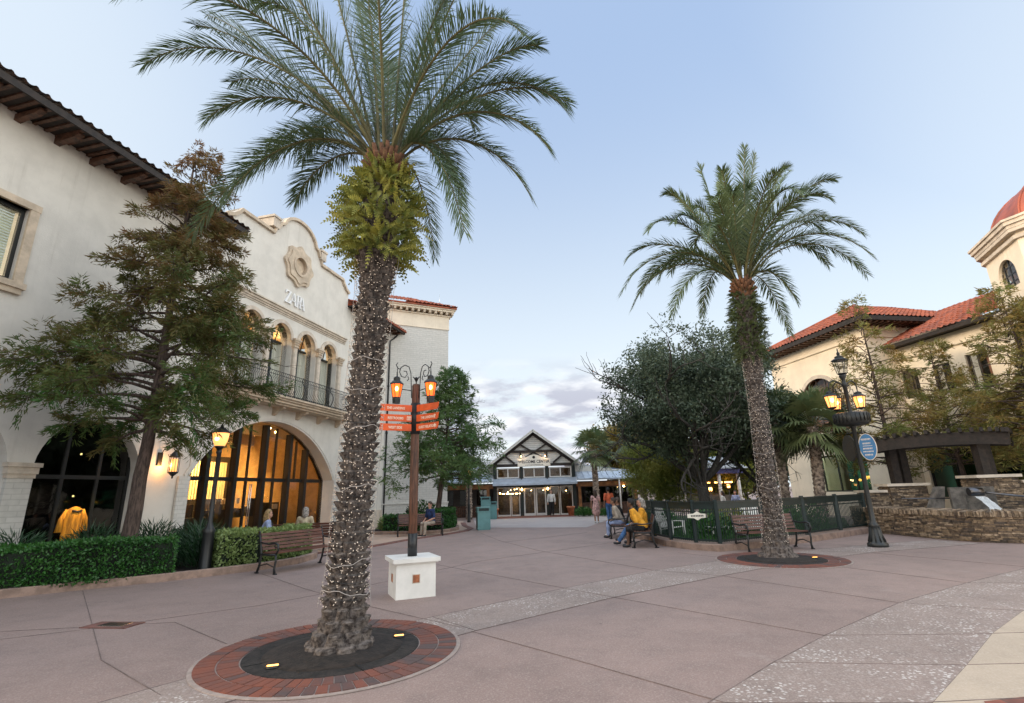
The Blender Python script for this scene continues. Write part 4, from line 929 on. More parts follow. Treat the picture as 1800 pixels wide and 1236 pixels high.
f = MB(); f.add([(8.6, .8, 3.2), (15, .8, 3.2), (15, 1.49, 3.55), (8.6, 1.49, 3.55)], [(0, 1, 2, 3)]); f.build('awning', 'orange_awning', RW)
g = MB(); g.box(7.11, 18, 1.43, 1.499, 7.45, 7.94); g.box(7.11, 18, 1.38, 1.499, 7.35, 7.45); g.build('frieze', 'stucco_warm', RW)
g = MB(); g.box(7.11, 22, .85, 1.8, 7.96, 8.02); g.box(7.11, 22, .80, .85, 7.90, 8.06); g.build('soffit', 'dark_wood', RW)
g = MB(); tile_patch(g, (7.11, .75, 8.08), (1, 0, 0), (0, c8, s8), 15, 4.5, lambda v: (0, 15), seed=15); g.build('roof', 'tile_red', RW)
# octagonal tower
a1 = R(22); fw = 2.5
TW = thing('domed_tower', 'cream octagonal tower with copper-red dome and round-topped windows, right edge', 'tower', (19.4, 19.0, -.12), 0)
pts = [Vector((0, 0))]; ang = a1
dirs = []
for k in range(8):
    d = Vector((-math.sin(ang), -math.cos(ang))); dirs.append(d); pts.append(pts[-1] + d * fw); ang -= R(45)
cen = sum(pts[:8], Vector((0, 0))) / 8
ZT = 10.39
for k in range(8):
    p = pts[k]; d = dirs[k]; M_ = Matrix(((d.x, -d.y, 0, p.x), (d.y, d.x, 0, p.y), (0, 0, 1, 0), (0, 0, 0, 1)))
    g = MB(); 
    g.wall([(0, 0), (fw, 0), (fw, ZT), (0, ZT)], [arch_loop(fw / 2, .62, 8.656, 9.175, 14)] + ([rect(.4, fw - .4, 5.326, 7.402)] if k < 4 else []), 0, .3)
    g.v = [tuple(M_ @ Vector(v)) for v in g.v]; wl_ = g.build('wall', 'stucco_warm', TW)
    if k > 3: continue
    f = MB(); lp = arch_loop(fw / 2, .62, 8.656, 9.175, 14); ribbon(f, [lp[1]] + lp[2:] + [lp[0]], .10, .17, -.07)
    for x in (-.36, 0, .36): f.box(fw / 2 + x - .025, fw / 2 + x + .025, .11, .16, 8.656, 9.175 + math.sqrt(.62 ** 2 - x * x) - .02)
    for z in (8.916, 9.219, 9.521): hw = math.sqrt(.62 ** 2 - max(0, z - 9.175) ** 2); f.box(fw / 2 - hw + .02, fw / 2 + hw - .02, .115, .155, z - .025, z + .025)
    lw = MB()
    for x in (.4, .95, 1.5, fw - .46): lw.box(x, x + .06, .1, .16, 5.326, 7.402)
    for z in (5.326, 6.364, 7.35): lw.box(.4, fw - .4, .105, .155, z, z + .06)
    lw.v = [tuple(M_ @ Vector(v)) for v in lw.v]; lw = lw.build('window', 'frame_black', TW); q = MB(); q.box(.4, fw - .4, .13, .14, 5.326, 7.402); q.v = [tuple(M_ @ Vector(v)) for v in q.v]; q.build('pane', 'glass_clear', lw)
    f.v = [tuple(M_ @ Vector(v)) for v in f.v]; wn = f.build('arched_window', 'frame_black', TW)
    f = MB(); f.wall(arch_loop(fw / 2, .6, 8.674, 9.175, 14), [], .13, .14); f.v = [tuple(M_ @ Vector(v)) for v in f.v]; f.build('pane', 'glass_clear', wn)
def octring(z0, z1, o):
    k_ = 1 + o / (fw * 1.207); return [((cen + (p - cen) * k_).x, (cen + (p - cen) * k_).y) for p in pts[:8]], z0, z1
g = MB()
for z0, z1, o in ((10.127, 10.257, .12), (10.386, 10.516, .22), (10.516, 10.646, .24), (10.646, 10.793, .32), (10.793, 10.88, .38), (7.791, 7.921, .12), (7.921, 8.008, .22), (8.008, 8.077, .10), (7.506, 7.575, .08)): g.prism(*octring(z0, z1, o))
g.build('cornice', 'cast_stone_pale', TW)
g = MB(); 
for k in range(4): g.prism([(cen.x + (p.x - cen.x) * .92, cen.y + (p.y - cen.y) * .92) for p in pts[:8]], 7.532, 7.575) if k == 0 else None
g.build('inner_floor', 'dark_interior', TW)
g = MB(); DR = fw * 1.3066 * .88; n = 24
prof_d = [(DR * 1.0, 10.88), (DR * 1.0, 11.0)] + [(DR * math.cos(a) ** .92, 11.0 + DR * .74 * math.sin(a)) for a in np.linspace(.05, PI / 2 - .02, 12)]
g.lathe(prof_d, (cen.x, cen.y, 0), 8, False, a0=math.atan2(pts[0].y - cen.y, pts[0].x - cen.x)); g.build('dome', 'copper_dome', TW)
g = MB()
for k in range(8):
    a = math.atan2(pts[0].y - cen.y, pts[0].x - cen.x) + k * PI / 4; g.tube([(cen.x + r_ * math.cos(a), cen.y + r_ * math.sin(a), z) for r_, z in prof_d], .05, 5)
g.build('dome_rib', 'copper_dome', TW)
# ------------------------------------------------------------------ fence and its stone kerb
FP = [(4.35, 20.3), (4.25, 18.7), (4.42, 17.2), (4.55, 15.9), (4.95, 14.9), (5.42, 14.42), (7.0, 15.2), (8.75, 16.2), (10.5, 17.4), (12.1, 18.45)]
KP = [(4.12, 20.4), (4.05, 18.7), (4.22, 17.1), (4.35, 15.8), (4.75, 14.75), (5.30, 14.15), (7.1, 14.95), (8.85, 15.95), (10.6, 17.15), (12.3, 18.3)]
kerb_line('kerb', list(reversed(KP)), .5, 0, .17, 'kerb_stone', 0, structure=True) if False else None
mb = MB(); top = []
kk = [Vector((x, y)) for x, y in KP]
inn = [Vector((x, y)) for x, y in [(4.6, 20.4), (4.5, 19), (4.7, 17.3), (4.85, 16.), (5.2, 15.2), (5.55, 14.8), (6.9, 15.5), (8.6, 16.5), (10.3, 17.7), (11.9, 18.8)]]
vs = []
for a, b in zip(kk, inn): vs += [(a.x, a.y, 0), (a.x, a.y, .155), (a.x + .012, a.y + .012, .17), (b.x, b.y, .17), (b.x, b.y, 0)]
fs = [(i * 5 + k, i * 5 + k + 1, i * 5 + 6 + k, i * 5 + 5 + k) for i in range(len(kk) - 1) for k in range(4)]
mb.add(vs, fs); mb.build('kerb', 'kerb_stone', kind='structure')
def smooth_line(P, n=6):
    P = [Vector(p) for p in P]; out = []
    for i in range(len(P) - 1):
        p0 = P[max(0, i - 1)]; p1 = P[i]; p2 = P[i + 1]; p3 = P[min(len(P) - 1, i + 2)]
        for k in range(n):
            t = k / n; out.append(.5 * ((2 * p1) + (p2 - p0) * t + (2 * p0 - 5 * p1 + 4 * p2 - p3) * t * t + (3 * p1 - p0 - 3 * p2 + p3) * t ** 3))
    return out + [P[-1]]
FE = thing('green_fence', 'dark green metal picket fence with solid top rail round the lawn, right of the plaza', 'fence')
g = MB(); pk_ = MB()
ln = [0]; P = [Vector(p) for p in FP]
for a, b in zip(P[:-1], P[1:]):
    n_ = max(1, int((b - a).length / .085)); d = (b - a) / n_
    for k in range(n_):
        q = a + d * k; pk_.box(q.x - .009, q.x + .009, q.y - .009, q.y + .009, .2, 1.1)
    g.bar((a.x, a.y, 1.14), (b.x, b.y, 1.14), .05, .17); g.bar((a.x, a.y, 1.245), (b.x, b.y, 1.245), .12, .03); g.bar((a.x, a.y, .24), (b.x, b.y, .24), .04, .05); g.bar((a.x, a.y, .98), (b.x, b.y, .98), .03, .03)
g.build('rail', 'green_metal', FE); pk_.build('pickets', 'green_metal', FE)
for p in P: g = MB(); g.box(p.x - .045, p.x + .045, p.y - .045, p.y + .045, .17, 1.30); g.build('post', 'green_metal', FE)
g = MB(); g.prism([(-.26, -.05), (-.1, -.06), (0, -.12), (.1, -.06), (.26, -.05), (.26, .05), (.1, .06), (0, .12), (-.1, .06), (-.26, .05)], 0, .015, Matrix.Translation((5.0, 14.72, .88)) @ Matrix.Rotation(R(-12), 4, 'Z') @ Matrix.Rotation(PI / 2, 4, 'X'))
pq = g.build('plaque', 'sign_cream', FE)
g = MB()
for k in range(8): g.box(-.17 + k * .043, -.17 + k * .043 + .03, -.002, 0, -.02, .02, Matrix.Translation((4.997, 14.703, .88)) @ Matrix.Rotation(R(-12), 4, 'Z'))
g.build('lettering', 'sign_ink', pq)
# ------------------------------------------------------------------ fountain: low stone wall, pillars, trough, pergola
FW = thing('fountain_wall', 'low curved wall of stacked brown stone with upright coping round the fountain basin, right', 'wall')
WP = [(12.35, 19.6), (12.05, 18.3), (12.1, 17.1), (12.2, 16.0), (12.35, 15.0), (12.75, 14.3), (13.6, 13.9), (15.0, 13.75), (17.5, 13.9)]
sl_ = smooth_line([(x, y, 0) for x, y in WP], 5)
def wall_strip(pts, th, z0, z1, batter=0.):
    mb = MB(); vs = []; n = len(pts)
    for i, p in enumerate(pts):
        d = (pts[min(i + 1, n - 1)] - pts[max(0, i - 1)]).normalized(); nn = Vector((-d.y, d.x, 0))
        a = p - nn * batter; b = p + nn * th
        vs += [(a.x, a.y, z0), (p.x, p.y, z1), (b.x, b.y, z1), (b.x, b.y, z0)]
    fs = [(i * 4 + k, i * 4 + k + 1, i * 4 + 5 + k, i * 4 + 4 + k) for i in range(n - 1) for k in range(3)] + [(3, 2, 1, 0), tuple((n - 1) * 4 + k for k in range(4))]
    return mb.add(vs, fs)
# many real stones laid in courses so the wall is uneven
def stone_courses(pts, z0, z1, seed, hmin=.03, hmax=.06, lmin=.10, lmax=.34, out=.035):
    rr = random.Random(seed); sets = [MB(), MB(), MB(), MB()]; n = len(pts)
    cum = [0.]
    for a, b in zip(pts[:-1], pts[1:]): cum.append(cum[-1] + (b - a).length)
    def at_(s):
        for i in range(n - 1):
            if s <= cum[i + 1] or i == n - 2:
                t = (s - cum[i]) / max(1e-6, cum[i + 1] - cum[i]); return pts[i].lerp(pts[i + 1], min(1, t))
    z = z0
    while z < z1 - .012:
        h = min(rr.uniform(hmin, hmax), z1 - z); s = rr.uniform(-.2, 0)
        while s < cum[-1]:
            l = rr.uniform(lmin, lmax); a = at_(max(0, s)); b = at_(min(cum[-1], s + l - .008)); d = b - a
            if d.length > .02:
                nn = Vector((d.y, -d.x, 0)).normalized() * rr.uniform(.004, out)
                mb = sets[rr.choice((0, 0, 1, 1, 2, 3))]; zt = z + h - .006
                i_ = -Vector((d.y, -d.x, 0)).normalized() * .06; j = rr.uniform(-.004, .004)
                e = .008
                mb.add([a + i_ + Vector((0, 0, z)), b + i_ + Vector((0, 0, z)), b + i_ + Vector((0, 0, zt)), a + i_ + Vector((0, 0, zt)), a + nn + Vector((0, 0, z + j)), b + nn + Vector((0, 0, z - j)), b + nn * .9 + Vector((0, 0, zt - j)), a + nn * .9 + Vector((0, 0, zt + j))], [(4, 5, 6, 7), (0, 1, 5, 4), (3, 2, 6, 7), (0, 4, 7, 3), (1, 5, 6, 2)])
            s += l
        z += h
    return sets
for i, c in enumerate(((.21, .15, .095), (.12, .085, .058), (.32, .24, .165), (.07, .053, .042))): mat(f'stone{i}', c, .85, .25, 12, .6, 50)
def stonework(parent, pts, z0, z1, seed, name='stone_courses', **kw):
    for i, s_ in enumerate(stone_courses(pts, z0, z1, seed, **kw)):
        if s_.v: s_.build(name, f'stone{i}', parent)
wall_strip(sl_, .42, 0, .68, -.02).build('core', 'stacked_stone', FW)
stonework(FW, sl_, 0.01, .68, 21)
# upright coping stones
rr = random.Random(9); cs = [MB(), MB(), MB(), MB()]
cum = 0.
for a, b in zip(sl_[:-1], sl_[1:]):
    L_ = (b - a).length; s = 0; d = (b - a).normalized(); nn = Vector((-d.y, d.x, 0))
    while s < L_:
        w_ = rr.uniform(.025, .06); p = a + d * s; q = a + d * (s + w_ - .006); o0 = -nn * rr.uniform(.02, .07); o1 = nn * .45; zt = .68 + rr.uniform(.12, .17)
        sh = d * rr.uniform(-.01, .02)
        V_ = [p + o0 + Vector((0, 0, .66)), q + o0 + Vector((0, 0, .66)), q + o1 + Vector((0, 0, .66)), p + o1 + Vector((0, 0, .66)), p + o0 + sh + Vector((0, 0, zt - .03)), q + o0 + sh + Vector((0, 0, zt - .03)), q + o1 + Vector((0, 0, zt)), p + o1 + Vector((0, 0, zt))]
        V_[4] += Vector((0, 0, 0)); cs[rr.choice((0, 1, 2, 2))].add(V_, [(0, 1, 5, 4), (4, 5, 6, 7), (2, 3, 7, 6), (0, 4, 7, 3), (1, 5, 6, 2)]); s += w_
for i, c in enumerate(cs):
    if c.v: c.build('coping', f'stone{i}', FW)
sheet('fountain_water', [(12.6, 19.3), (12.4, 18), (12.45, 16.5), (12.8, 15), (13.4, 14.4), (15, 14.1), (18, 14.2), (18, 19.5)], .52, 'water')
def pillar(name, label, x, y, rz, w, d, h, seed, step=None):
    t = thing(name, label, 'stone pillar', (x, y, 0), rz, 'stone pillars of the pergola')
    q = [Vector((-w / 2, -d / 2, 0)), Vector((w / 2, -d / 2, 0)), Vector((w / 2, d / 2, 0)), Vector((-w / 2, d / 2, 0)), Vector((-w / 2, -d / 2, 0))]
    g = MB(); g.box(-w / 2 + .03, w / 2 - .03, -d / 2 + .03, d / 2 - .03, 0, h - .004); g.build('core', 'stacked_stone', t)
    for a, b in zip(q[:-1], q[1:]): stonework(t, [a, b], .01, h - .02, seed + int(a.x * 10))
    g = MB(); g.box(-w / 2 - .09, w / 2 + .09, -d / 2 - .09, d / 2 + .09, h, h + .09); g.build('cap', 'cast_stone_pale', t)
    if step:
        sw, sh, side = step; x0 = side * (w / 2 + sw / 2 + .004)
        g = MB(); g.box(x0 - sw / 2, x0 + sw / 2, -d / 2 + .05, d / 2 - .05, 0, sh - .004); g.build('core', 'stacked_stone', t)
        stonework(t, [Vector((x0 - sw / 2, -d / 2 + .05, 0)), Vector((x0 + sw / 2, -d / 2 + .05, 0))], .01, sh - .02, seed + 5)
        g = MB(); g.box(*sorted((x0 - side * (sw / 2 - .095), x0 + side * (sw / 2 + .07))), -d / 2 - .03, d / 2 + .03, sh, sh + .08); g.build('cap', 'cast_stone_pale', t)
    return t
pillar('stone_pillar', 'stacked stone pillar with cream cap nearer the lamp post, left foot of the pergola', 13.95, 19.0, R(-12), 1.15, .9, 1.48, 31, (.75, 1.28, -1))
pillar('stone_pillar', 'taller stacked stone pillar with cream cap at the right foot of the pergola', 15.25, 16.9, R(-12), 1.05, .9, 1.68, 41, (.9, 1.5, 1))
PG = thing('pergola', 'dark heavy timber pergola over the fountain, carried on stone pillars', 'pergola')
for x, y, z in ((13.75, 18.9, 1.57), (14.25, 19.1, 1.57), (15.1, 16.8, 1.77), (15.45, 17.0, 1.77)): g = MB(); g.box(x - .13, x + .13, y - .13, y + .13, z, 2.9); g.build('post', 'dark_wood', PG)
fr_ = smooth_line([(12.9, 19.1, 2.86), (13.6, 18.3, 2.95), (14.4, 17.4, 2.98), (15.1, 16.5, 2.92), (15.45, 16.0, 2.85)], 4)
bk = smooth_line([(13.6, 20.1, 2.86), (14.4, 19.2, 2.95), (15.2, 18.3, 2.98), (15.9, 17.4, 2.92), (16.3, 16.8, 2.85)], 4)
for L_ in (fr_, bk):
    g = MB()
    for a, b in zip(L_[:-1], L_[1:]): g.bar(a, b, .14, .40)
    g.build('beam', 'dark_wood', PG)
for a, b in zip(fr_, bk): d = (b - a); g = MB(); g.bar(a - d * .18 + Vector((0, 0, .26)), b + d * .2 + Vector((0, 0, .26)), .09, .14); g.build('rafter', 'dark_wood', PG)
TR = thing('fountain_trough', 'grey slab trough and pipe spouting water into the stone basin, under the pergola', 'fountain', (13.45, 15.9, 0), R(-12))
g = MB()
g.add([(-.75, .5, .5), (-.35, .5, .5), (-.15, .5, 1.45), (-.28, .5, 1.45), (-.75, .9, .5), (-.35, .9, .5), (-.15, .9, 1.45), (-.28, .9, 1.45)], [(0, 1, 2, 3), (4, 5, 6, 7), (0, 1, 5, 4), (1, 2, 6, 5), (2, 3, 7, 6), (3, 0, 4, 7)])
g.box(-.2, .18, .2, .32, .5, 1.42)
g.add([(.18, .25, 1.42), (1.0, .25, 1.42), (1.0, .25, .9), (.6, .25, .55), (.18, .35, .55), (.18, .4, 1.42), (1.0, .4, 1.42), (1, .4, .9), (.6, .4, .55), (.18, .45, .55)], [(0, 1, 2, 3, 4), (5, 6, 7, 8, 9), (0, 1, 6, 5)])
mat('slab_grey', (.13, .115, .10), .8, .25, 4, .3, 40); g.build('slab', 'slab_grey', TR)
g = MB(); g.tube([(.55, -.1, 1.25), (2.4, -.35, .98)], .03, 8); g.tube([(.15, -.05, 1.28), (.5, -.05, 1.28)], .12, 12); g.tube([(-1.5, .3, 1.12), (-.2, .3, 1.10)], .02, 6); g.build('pipe', 'pipe_metal', TR)
g = MB(); vs = []
for i in range(12):
    t_ = i / 11; cx = .32 + .42 * t_; z = 1.15 - .66 * t_ ** 1.6; w_ = .12 + .05 * t_
    for k in range(6): vs.append((cx + (k / 5 - .5) * 2 * w_ + .012 * math.sin(i * 2.1 + k * 1.9), -.16 - .12 * t_ + .03 * math.sin(k * 2.3 + i * .7), z))
g.add(vs, [(i * 6 + k, i * 6 + k + 1, i * 6 + 7 + k, i * 6 + 6 + k) for i in range(11) for k in range(5)], True); g.build('falling_water', 'stream', TR)
# small far kiosk with white columns
KI = thing('garden_kiosk', 'small far pavilion with white columns, purple fascia and warm lamps beyond the fence', 'kiosk', (15.6, 40, 0), R(15))
g = MB()
for x, y in ((-1.7, 0), (0, 0), (1.7, 0), (-1.7, 2.5), (1.7, 2.5)): g.tube([(x, y, 0), (x, y, 2.6)], .13, 8)
g.build('column', 'white_paint', KI)
g = MB(); g.box(-2, 2, -.3, 2.8, 2.6, 2.95); g.build('fascia', 'purple', KI)
g = MB(); g.prism([(-2.4, 2.96), (2.4, 2.96), (0, 3.9)], -.6, 3.1, Matrix(((1, 0, 0, 0), (0, 0, 1, 0), (0, 1, 0, 0), (0, 0, 0, 1)))); g.build('roof', 'metal_roof', KI)
g = MB(); g.box(-1.6, 1.6, .3, 2.2, 0, 1.0); g.box(-1.5, 1.5, 2.3, 2.4, 1, 2.6); g.build('counter', 'interior_dim', KI)
g = MB()
for x in (-.9, .2, 1.1): g.box(x, x + .5, .6, .9, 1.9, 2.0)
g.build('lamp', 'lamp_glow', KI)
# ------------------------------------------------------------------ vegetation helpers
def leaf_quads(P, D, Lh, W, rng, curl=.0):
    """rhombus leaves at points P along directions D (n,3)"""
    n = len(P); D = D / np.linalg.norm(D, axis=1, keepdims=True)
    up_ = rng.normal(size=(n, 3)); S = np.cross(D, up_); S /= np.linalg.norm(S, axis=1, keepdims=True) + 1e-9
    Lh = np.broadcast_to(Lh, n)[:, None]; W = np.broadcast_to(W, n)[:, None]
    a = P; b = P + D * Lh * .45 + S * W * .5; c = P + D * Lh; d = P + D * Lh * .45 - S * W * .5
    V = np.stack([a, b, c, d], 1).reshape(-1, 3); F = np.arange(4 * n).reshape(-1, 4); return V, F
def unit(v): return v / (np.linalg.norm(v, axis=-1, keepdims=True) + 1e-9)
# ---- feather palm (date palm) frond
def frond(mbR, B, T, lift, rng, n=70, ll=.42, wleaf=.017, twist=0.):
    B = np.array(B, float); T = np.array(T, float); L_ = np.linalg.norm(T - B)
    C1 = B + (T - B) * .30 + np.array([0, 0, lift]); C2 = B + (T - B) * .80 + np.array([0, 0, lift * .85])
    t = np.linspace(0, 1, n)[:, None]
    P = (1 - t) ** 3 * B + 3 * (1 - t) ** 2 * t * C1 + 3 * (1 - t) * t ** 2 * C2 + t ** 3 * T
    tan = unit(np.gradient(P, axis=0))
    side = unit(np.cross(tan, np.array([0, 0, 1.]) + rng.normal(0, .12, 3))); upv = np.cross(side, tan)
    a = twist; side, upv = side * math.cos(a) + upv * math.sin(a), upv * math.cos(a) - side * math.sin(a)
    step = max(1, n // 14); mbR.tube([tuple(p) for p in P[::step]] + [tuple(P[-1])], list(np.linspace(.026, .004, len(P[::step]) + 1)), 5, False)
    Vs = []; Fs = []; tt = t[:, 0]; base = 0
    m0 = tt > .10
    for sgn in (-1, 1):
        for rep in (0, 1):
            idx = np.where(m0)[0]; k = len(idx); tk = tt[idx] + rng.uniform(-.4, .4, k) / n
            prof = np.clip(np.sin(np.clip((tk - .06) / .94, 0, 1) ** .62 * PI * .93) ** .55, .12, 1) * ll * rng.uniform(.85, 1.1, k)
            prof = np.where(tk < .25, prof * (tk / .25) ** .6, prof)
            ang = R(58) - R(34) * tk + rng.normal(0, .10, k); lift_ = (.50 - .25 * tk) * (1 if rep == 0 else .45) + rng.normal(0, .16, k)
            d = tan[idx] * np.cos(ang)[:, None] + (side[idx] * sgn * np.cos(lift_)[:, None] + upv[idx] * np.sin(lift_)[:, None]) * np.sin(ang)[:, None]
            p0 = P[idx] + (tan[idx] * rng.uniform(-.01, .01, k)[:, None]); L0 = prof[:, None]
            mid = p0 + d * L0 * .5; end = p0 + d * L0 + np.array([0, 0, -1]) * L0 * .13
            w = wleaf * (.6 + .4 * prof / ll)[:, None]; ws = unit(np.cross(d, upv[idx] + .3 * rng.normal(size=(k, 3)))) * w
            V = np.stack([p0 - ws * .35, p0 + ws * .35, mid + ws * .5, mid - ws * .5, end + ws * .06, end - ws * .06], 1).reshape(-1, 3)
            q = np.arange(k)[:, None] * 6; F = np.concatenate([q + np.array([0, 1, 2, 3]), q + np.array([3, 2, 4, 5])])
            Vs.append(V); Fs.append(F + base); base += len(V)
    return np.concatenate(Vs), np.concatenate(Fs)
def trunk_boots(name, m, parent, axis, rad, nz_, na, rows_h, n_around, amp, seed):
    """axis(z)->(x,y) ; rad(z)->r ; overlapping old leaf bases"""
    rng = np.random.default_rng(seed); z1 = axis.h
    zz = np.linspace(0, z1, nz_); A = np.linspace(0, 2 * PI, na, endpoint=False)
    Z, AA = np.meshgrid(zz, A, indexing='ij'); row = np.floor(Z / rows_h); fr = Z / rows_h - row
    u = AA / (2 * PI) * n_around + .5 * (row % 2) + .12 * np.sin(row * 1.7) ; cell = np.floor(u); du = (u - cell) * 2 - 1
    h = ((cell * 12.9898 + row * 78.233) % 7.13) / 7.13
    top = np.clip((1.02 - fr) / .10, 0, 1); shape = (1 - np.abs(du) ** 3) * (.25 + .75 * fr) * top * (.65 + .7 * h)
    r = rad(Z) + amp * shape + rng.normal(0, amp * .05, Z.shape)
    X = axis.f(Z)[0] + r * np.cos(AA); Y = axis.f(Z)[1] + r * np.sin(AA)
    V = np.stack([X, Y, Z], -1).reshape(-1, 3); i = np.arange(nz_ - 1)[:, None] * na; k = np.arange(na)[None, :]; k2 = (k + 1) % na
    F = np.stack([i + k, i + k2, i + na + k2, i + na + k], -1).reshape(-1, 4)
    return npmesh(name, V, F, m, parent)
class Axis:
    def __init__(s, h, f): s.h = h; s.f = f
def date_palm(label, base, ax, rad, crown, tips, nrand, seed, leafm, ll, wleaf, flen, n, boots, fern, bulbs, ringz):
    rng = np.random.default_rng(seed)
    t = thing('date_palm', label, 'palm tree', base, 0, 'date palms with lights wound round the trunk')
    bx, by, _ = base
    trunk_boots('trunk', 'palm_trunk', t, ax, rad, *boots, seed)
    cx, cy = ax.f(np.array(ax.h)); c = np.array([float(cx), float(cy), crown])
    # crown base: orange cut leaf stubs
    mb = MB()
    for k in range(46):
        a = k * 2.39996; e = R(25 + 50 * (k / 46)); r0_ = .16; z0 = crown - .32 + .30 * k / 46
        p = Vector((c[0] + r0_ * math.cos(a), c[1] + r0_ * math.sin(a), z0)); d = Vector((math.cos(a) * math.cos(e), math.sin(a) * math.cos(e), math.sin(e)))
        mb.tube([p - d * .1, p + d * .22], [.055, .03], 6)
    mb.lathe([(.20, crown - .5), (.23, crown - .3), (.2, crown - .1), (.12, crown + .1), (.01, crown + .2)], (c[0], c[1], 0), 16); mb.build('leaf_stubs', 'boot_orange', t)
    specs = []
    for (X, Y, Z, lift) in tips: specs.append((np.array([X - bx, Y - by, Z]), lift))
    for k in range(nrand):
        a = k * 2.39996 + seed; e = R(-12 + 92 * ((k + .5) / nrand) ** .9) ; L_ = flen * rng.uniform(.88, 1.08)
        T = c + np.array([math.cos(a) * math.cos(e), math.sin(a) * math.cos(e), math.sin(e)]) * L_ * .93 - np.array([0, 0, .5 * math.cos(e)]); specs.append((T, .55 + .8 * math.cos(e)))
    for T, lift in specs:
        mr = MB(); az = math.atan2(T[1] - c[1], T[0] - c[0]); B = c + np.array([math.cos(az) * .13, math.sin(az) * .13, rng.uniform(-.1, .12)])
        V, F = frond(mr, B, T, lift, rng, n, ll, wleaf, rng.normal(0, .18))
        f = npmesh('frond', V, F, leafm, t, rnd=np.full(len(F), rng.random()) * .5 + rng.random(len(F)) * .5)
        mr.build('rachis', 'rachis', f, fix=False)
    # staghorn-like ferns growing on the trunk
    z0, z1, cnt, rr0, fl, fm, mats_ = fern
    fe = thing('trunk_fern', fm, 'fern', base, 0, 'ferns growing on the palm trunks')
    Vs = []; Fs = []; Rn = []; nb = 0
    for k in range(cnt):
        a = rng.uniform(0, 2 * PI); f_ = rng.random(); z = z0 + (z1 - z0) * f_; px_, py_ = ax.f(np.array(z)); r0_ = float(rad(np.array(z))) + rr0 * math.sin(PI * min(1, max(0, (f_ * .86 + .12)))) * rng.uniform(.1, 1)
        out = np.array([math.cos(a), math.sin(a), 0]); d = unit(out + np.array([0, 0, rng.uniform(-.7, .9)]) + rng.normal(0, .42, 3)); L_ = fl * rng.uniform(.6, 1.15)
        P0 = np.array([float(px_), float(py_), z]) + out * r0_; m_ = 9; tt = np.linspace(0, 1, m_)[:, None]
        P = P0 + d * tt * L_ - np.array([0, 0, 1.]) * (tt ** 2) * L_ * rng.uniform(.05, .45)
        tan = unit(np.gradient(P, axis=0)); s_ = unit(np.cross(tan, out + rng.normal(0, .3, 3)))
        v_ = rng.random()
        w = fl * .042
        for sg in (-1, 1):     # lobes either side of the midrib
            p0 = P[:-1]; q = P[:-1] + tan[:-1] * L_ * .10 + s_[:-1] * sg * w * 3.0 * np.sin(np.linspace(.5, PI * .93, m_ - 1))[:, None]; 
            V = np.stack([p0, p0 + tan[:-1] * L_ * .11, q + tan[:-1] * L_ * .03, q - tan[:-1] * L_ * .02], 1).reshape(-1, 3)
            Vs.append(V); Fs.append(np.arange(len(V)).reshape(-1, 4) + nb); Rn.append(np.full(len(V) // 4, v_)); nb += len(V)
    npmesh('fern_leaves', np.concatenate(Vs), np.concatenate(Fs), mats_, fe, rnd=np.concatenate(Rn))
    # string lights wound round the trunk
    nbulb, zl0, zl1, bs, lab = bulbs
    bx_ = 0; sl2 = thing('string_lights', lab, 'string lights', base, 0, 'string lights on the palm trunks')
    mb = MB(); pts_ = []
    turns = int((zl1 - zl0) / .085)
    for k in range(turns * 14):
        a = 2 * PI * k / 14; z = zl0 + (zl1 - zl0) * k / (turns * 14); x, y = ax.f(np.array(z)); r_ = float(rad(np.array(z))) + boots[4] * .95 + rng.uniform(-.004, .014)
        pts_.append((float(x) + r_ * math.cos(a), float(y) + r_ * math.sin(a), z + .03 * math.sin(k * .9)))
    mb.tube(pts_, .0025, 3, False, False); mb.build('wire', 'wire_dark', sl2, fix=False)
    mb = MB()
    for z in ringz:
        pr_ = []
        for k in range(30): a = 2 * PI * k / 29; x, y = ax.f(np.array(z)); r_ = float(rad(np.array(z))) + boots[4] + .012; pr_.append((float(x) + r_ * math.cos(a), float(y) + r_ * math.sin(a), z + .035 * math.sin(a * 2 + z * 9) + .012 * math.sin(a * 7)))
        mb.tube(pr_, .0042, 4, False)
    for s_ in (-1, 1):
        q = []
        for z in np.linspace(.45, zl1 + .1, 26): x, y = ax.f(np.array(z)); q.append((float(x) + s_ * (float(rad(np.array(z))) + boots[4] + .03 + .006 * math.sin(z * 5)), float(y), z))
        mb.tube(q, .0028, 4, False)
    mb.build('white_cable', 'wire_white', sl2, fix=False)
    # bulbs: the hundred facing the plaza each their own part, the rest one mesh
    bb = MB(); bb.lathe([(.001, 0), (.007, .004), (.009, .018), (.006, .03), (.001, .036)], n=6)
    first = None; rest = MB(); cnt_ = 0
    for k in range(nbulb):
        z = rng.uniform(zl0, zl1); x, y = ax.f(np.array(z)); front = k < 100
        a = rng.uniform(-PI * .95, -PI * .1) if front else rng.uniform(0, 2 * PI)
        r_ = float(rad(np.array(z))) + boots[4] * 1.0 + rng.uniform(0, .02)
        p = Vector((float(x) + r_ * math.cos(a), float(y) + r_ * math.sin(a), z)); rot = Euler((rng.uniform(0, 3), rng.uniform(0, 3), rng.uniform(0, 6)))
        if front:
            if first is None: first = bb.build('bulb', 'bulb_white', sl2, fix=False); o = first
            else: o = first.copy(); COL.objects.link(o)
            o.location = p; o.rotation_euler = rot; o.scale = (bs,) * 3
        else:
            M_ = Matrix.Translation(p) @ rot.to_matrix().to_4x4() @ Matrix.Scale(bs, 4); rest.add([M_ @ Vector(v) for v in bb.v], bb.f, True)
    rest.build('bulbs', 'bulb_white', sl2, fix=False, kind='stuff')
    return t
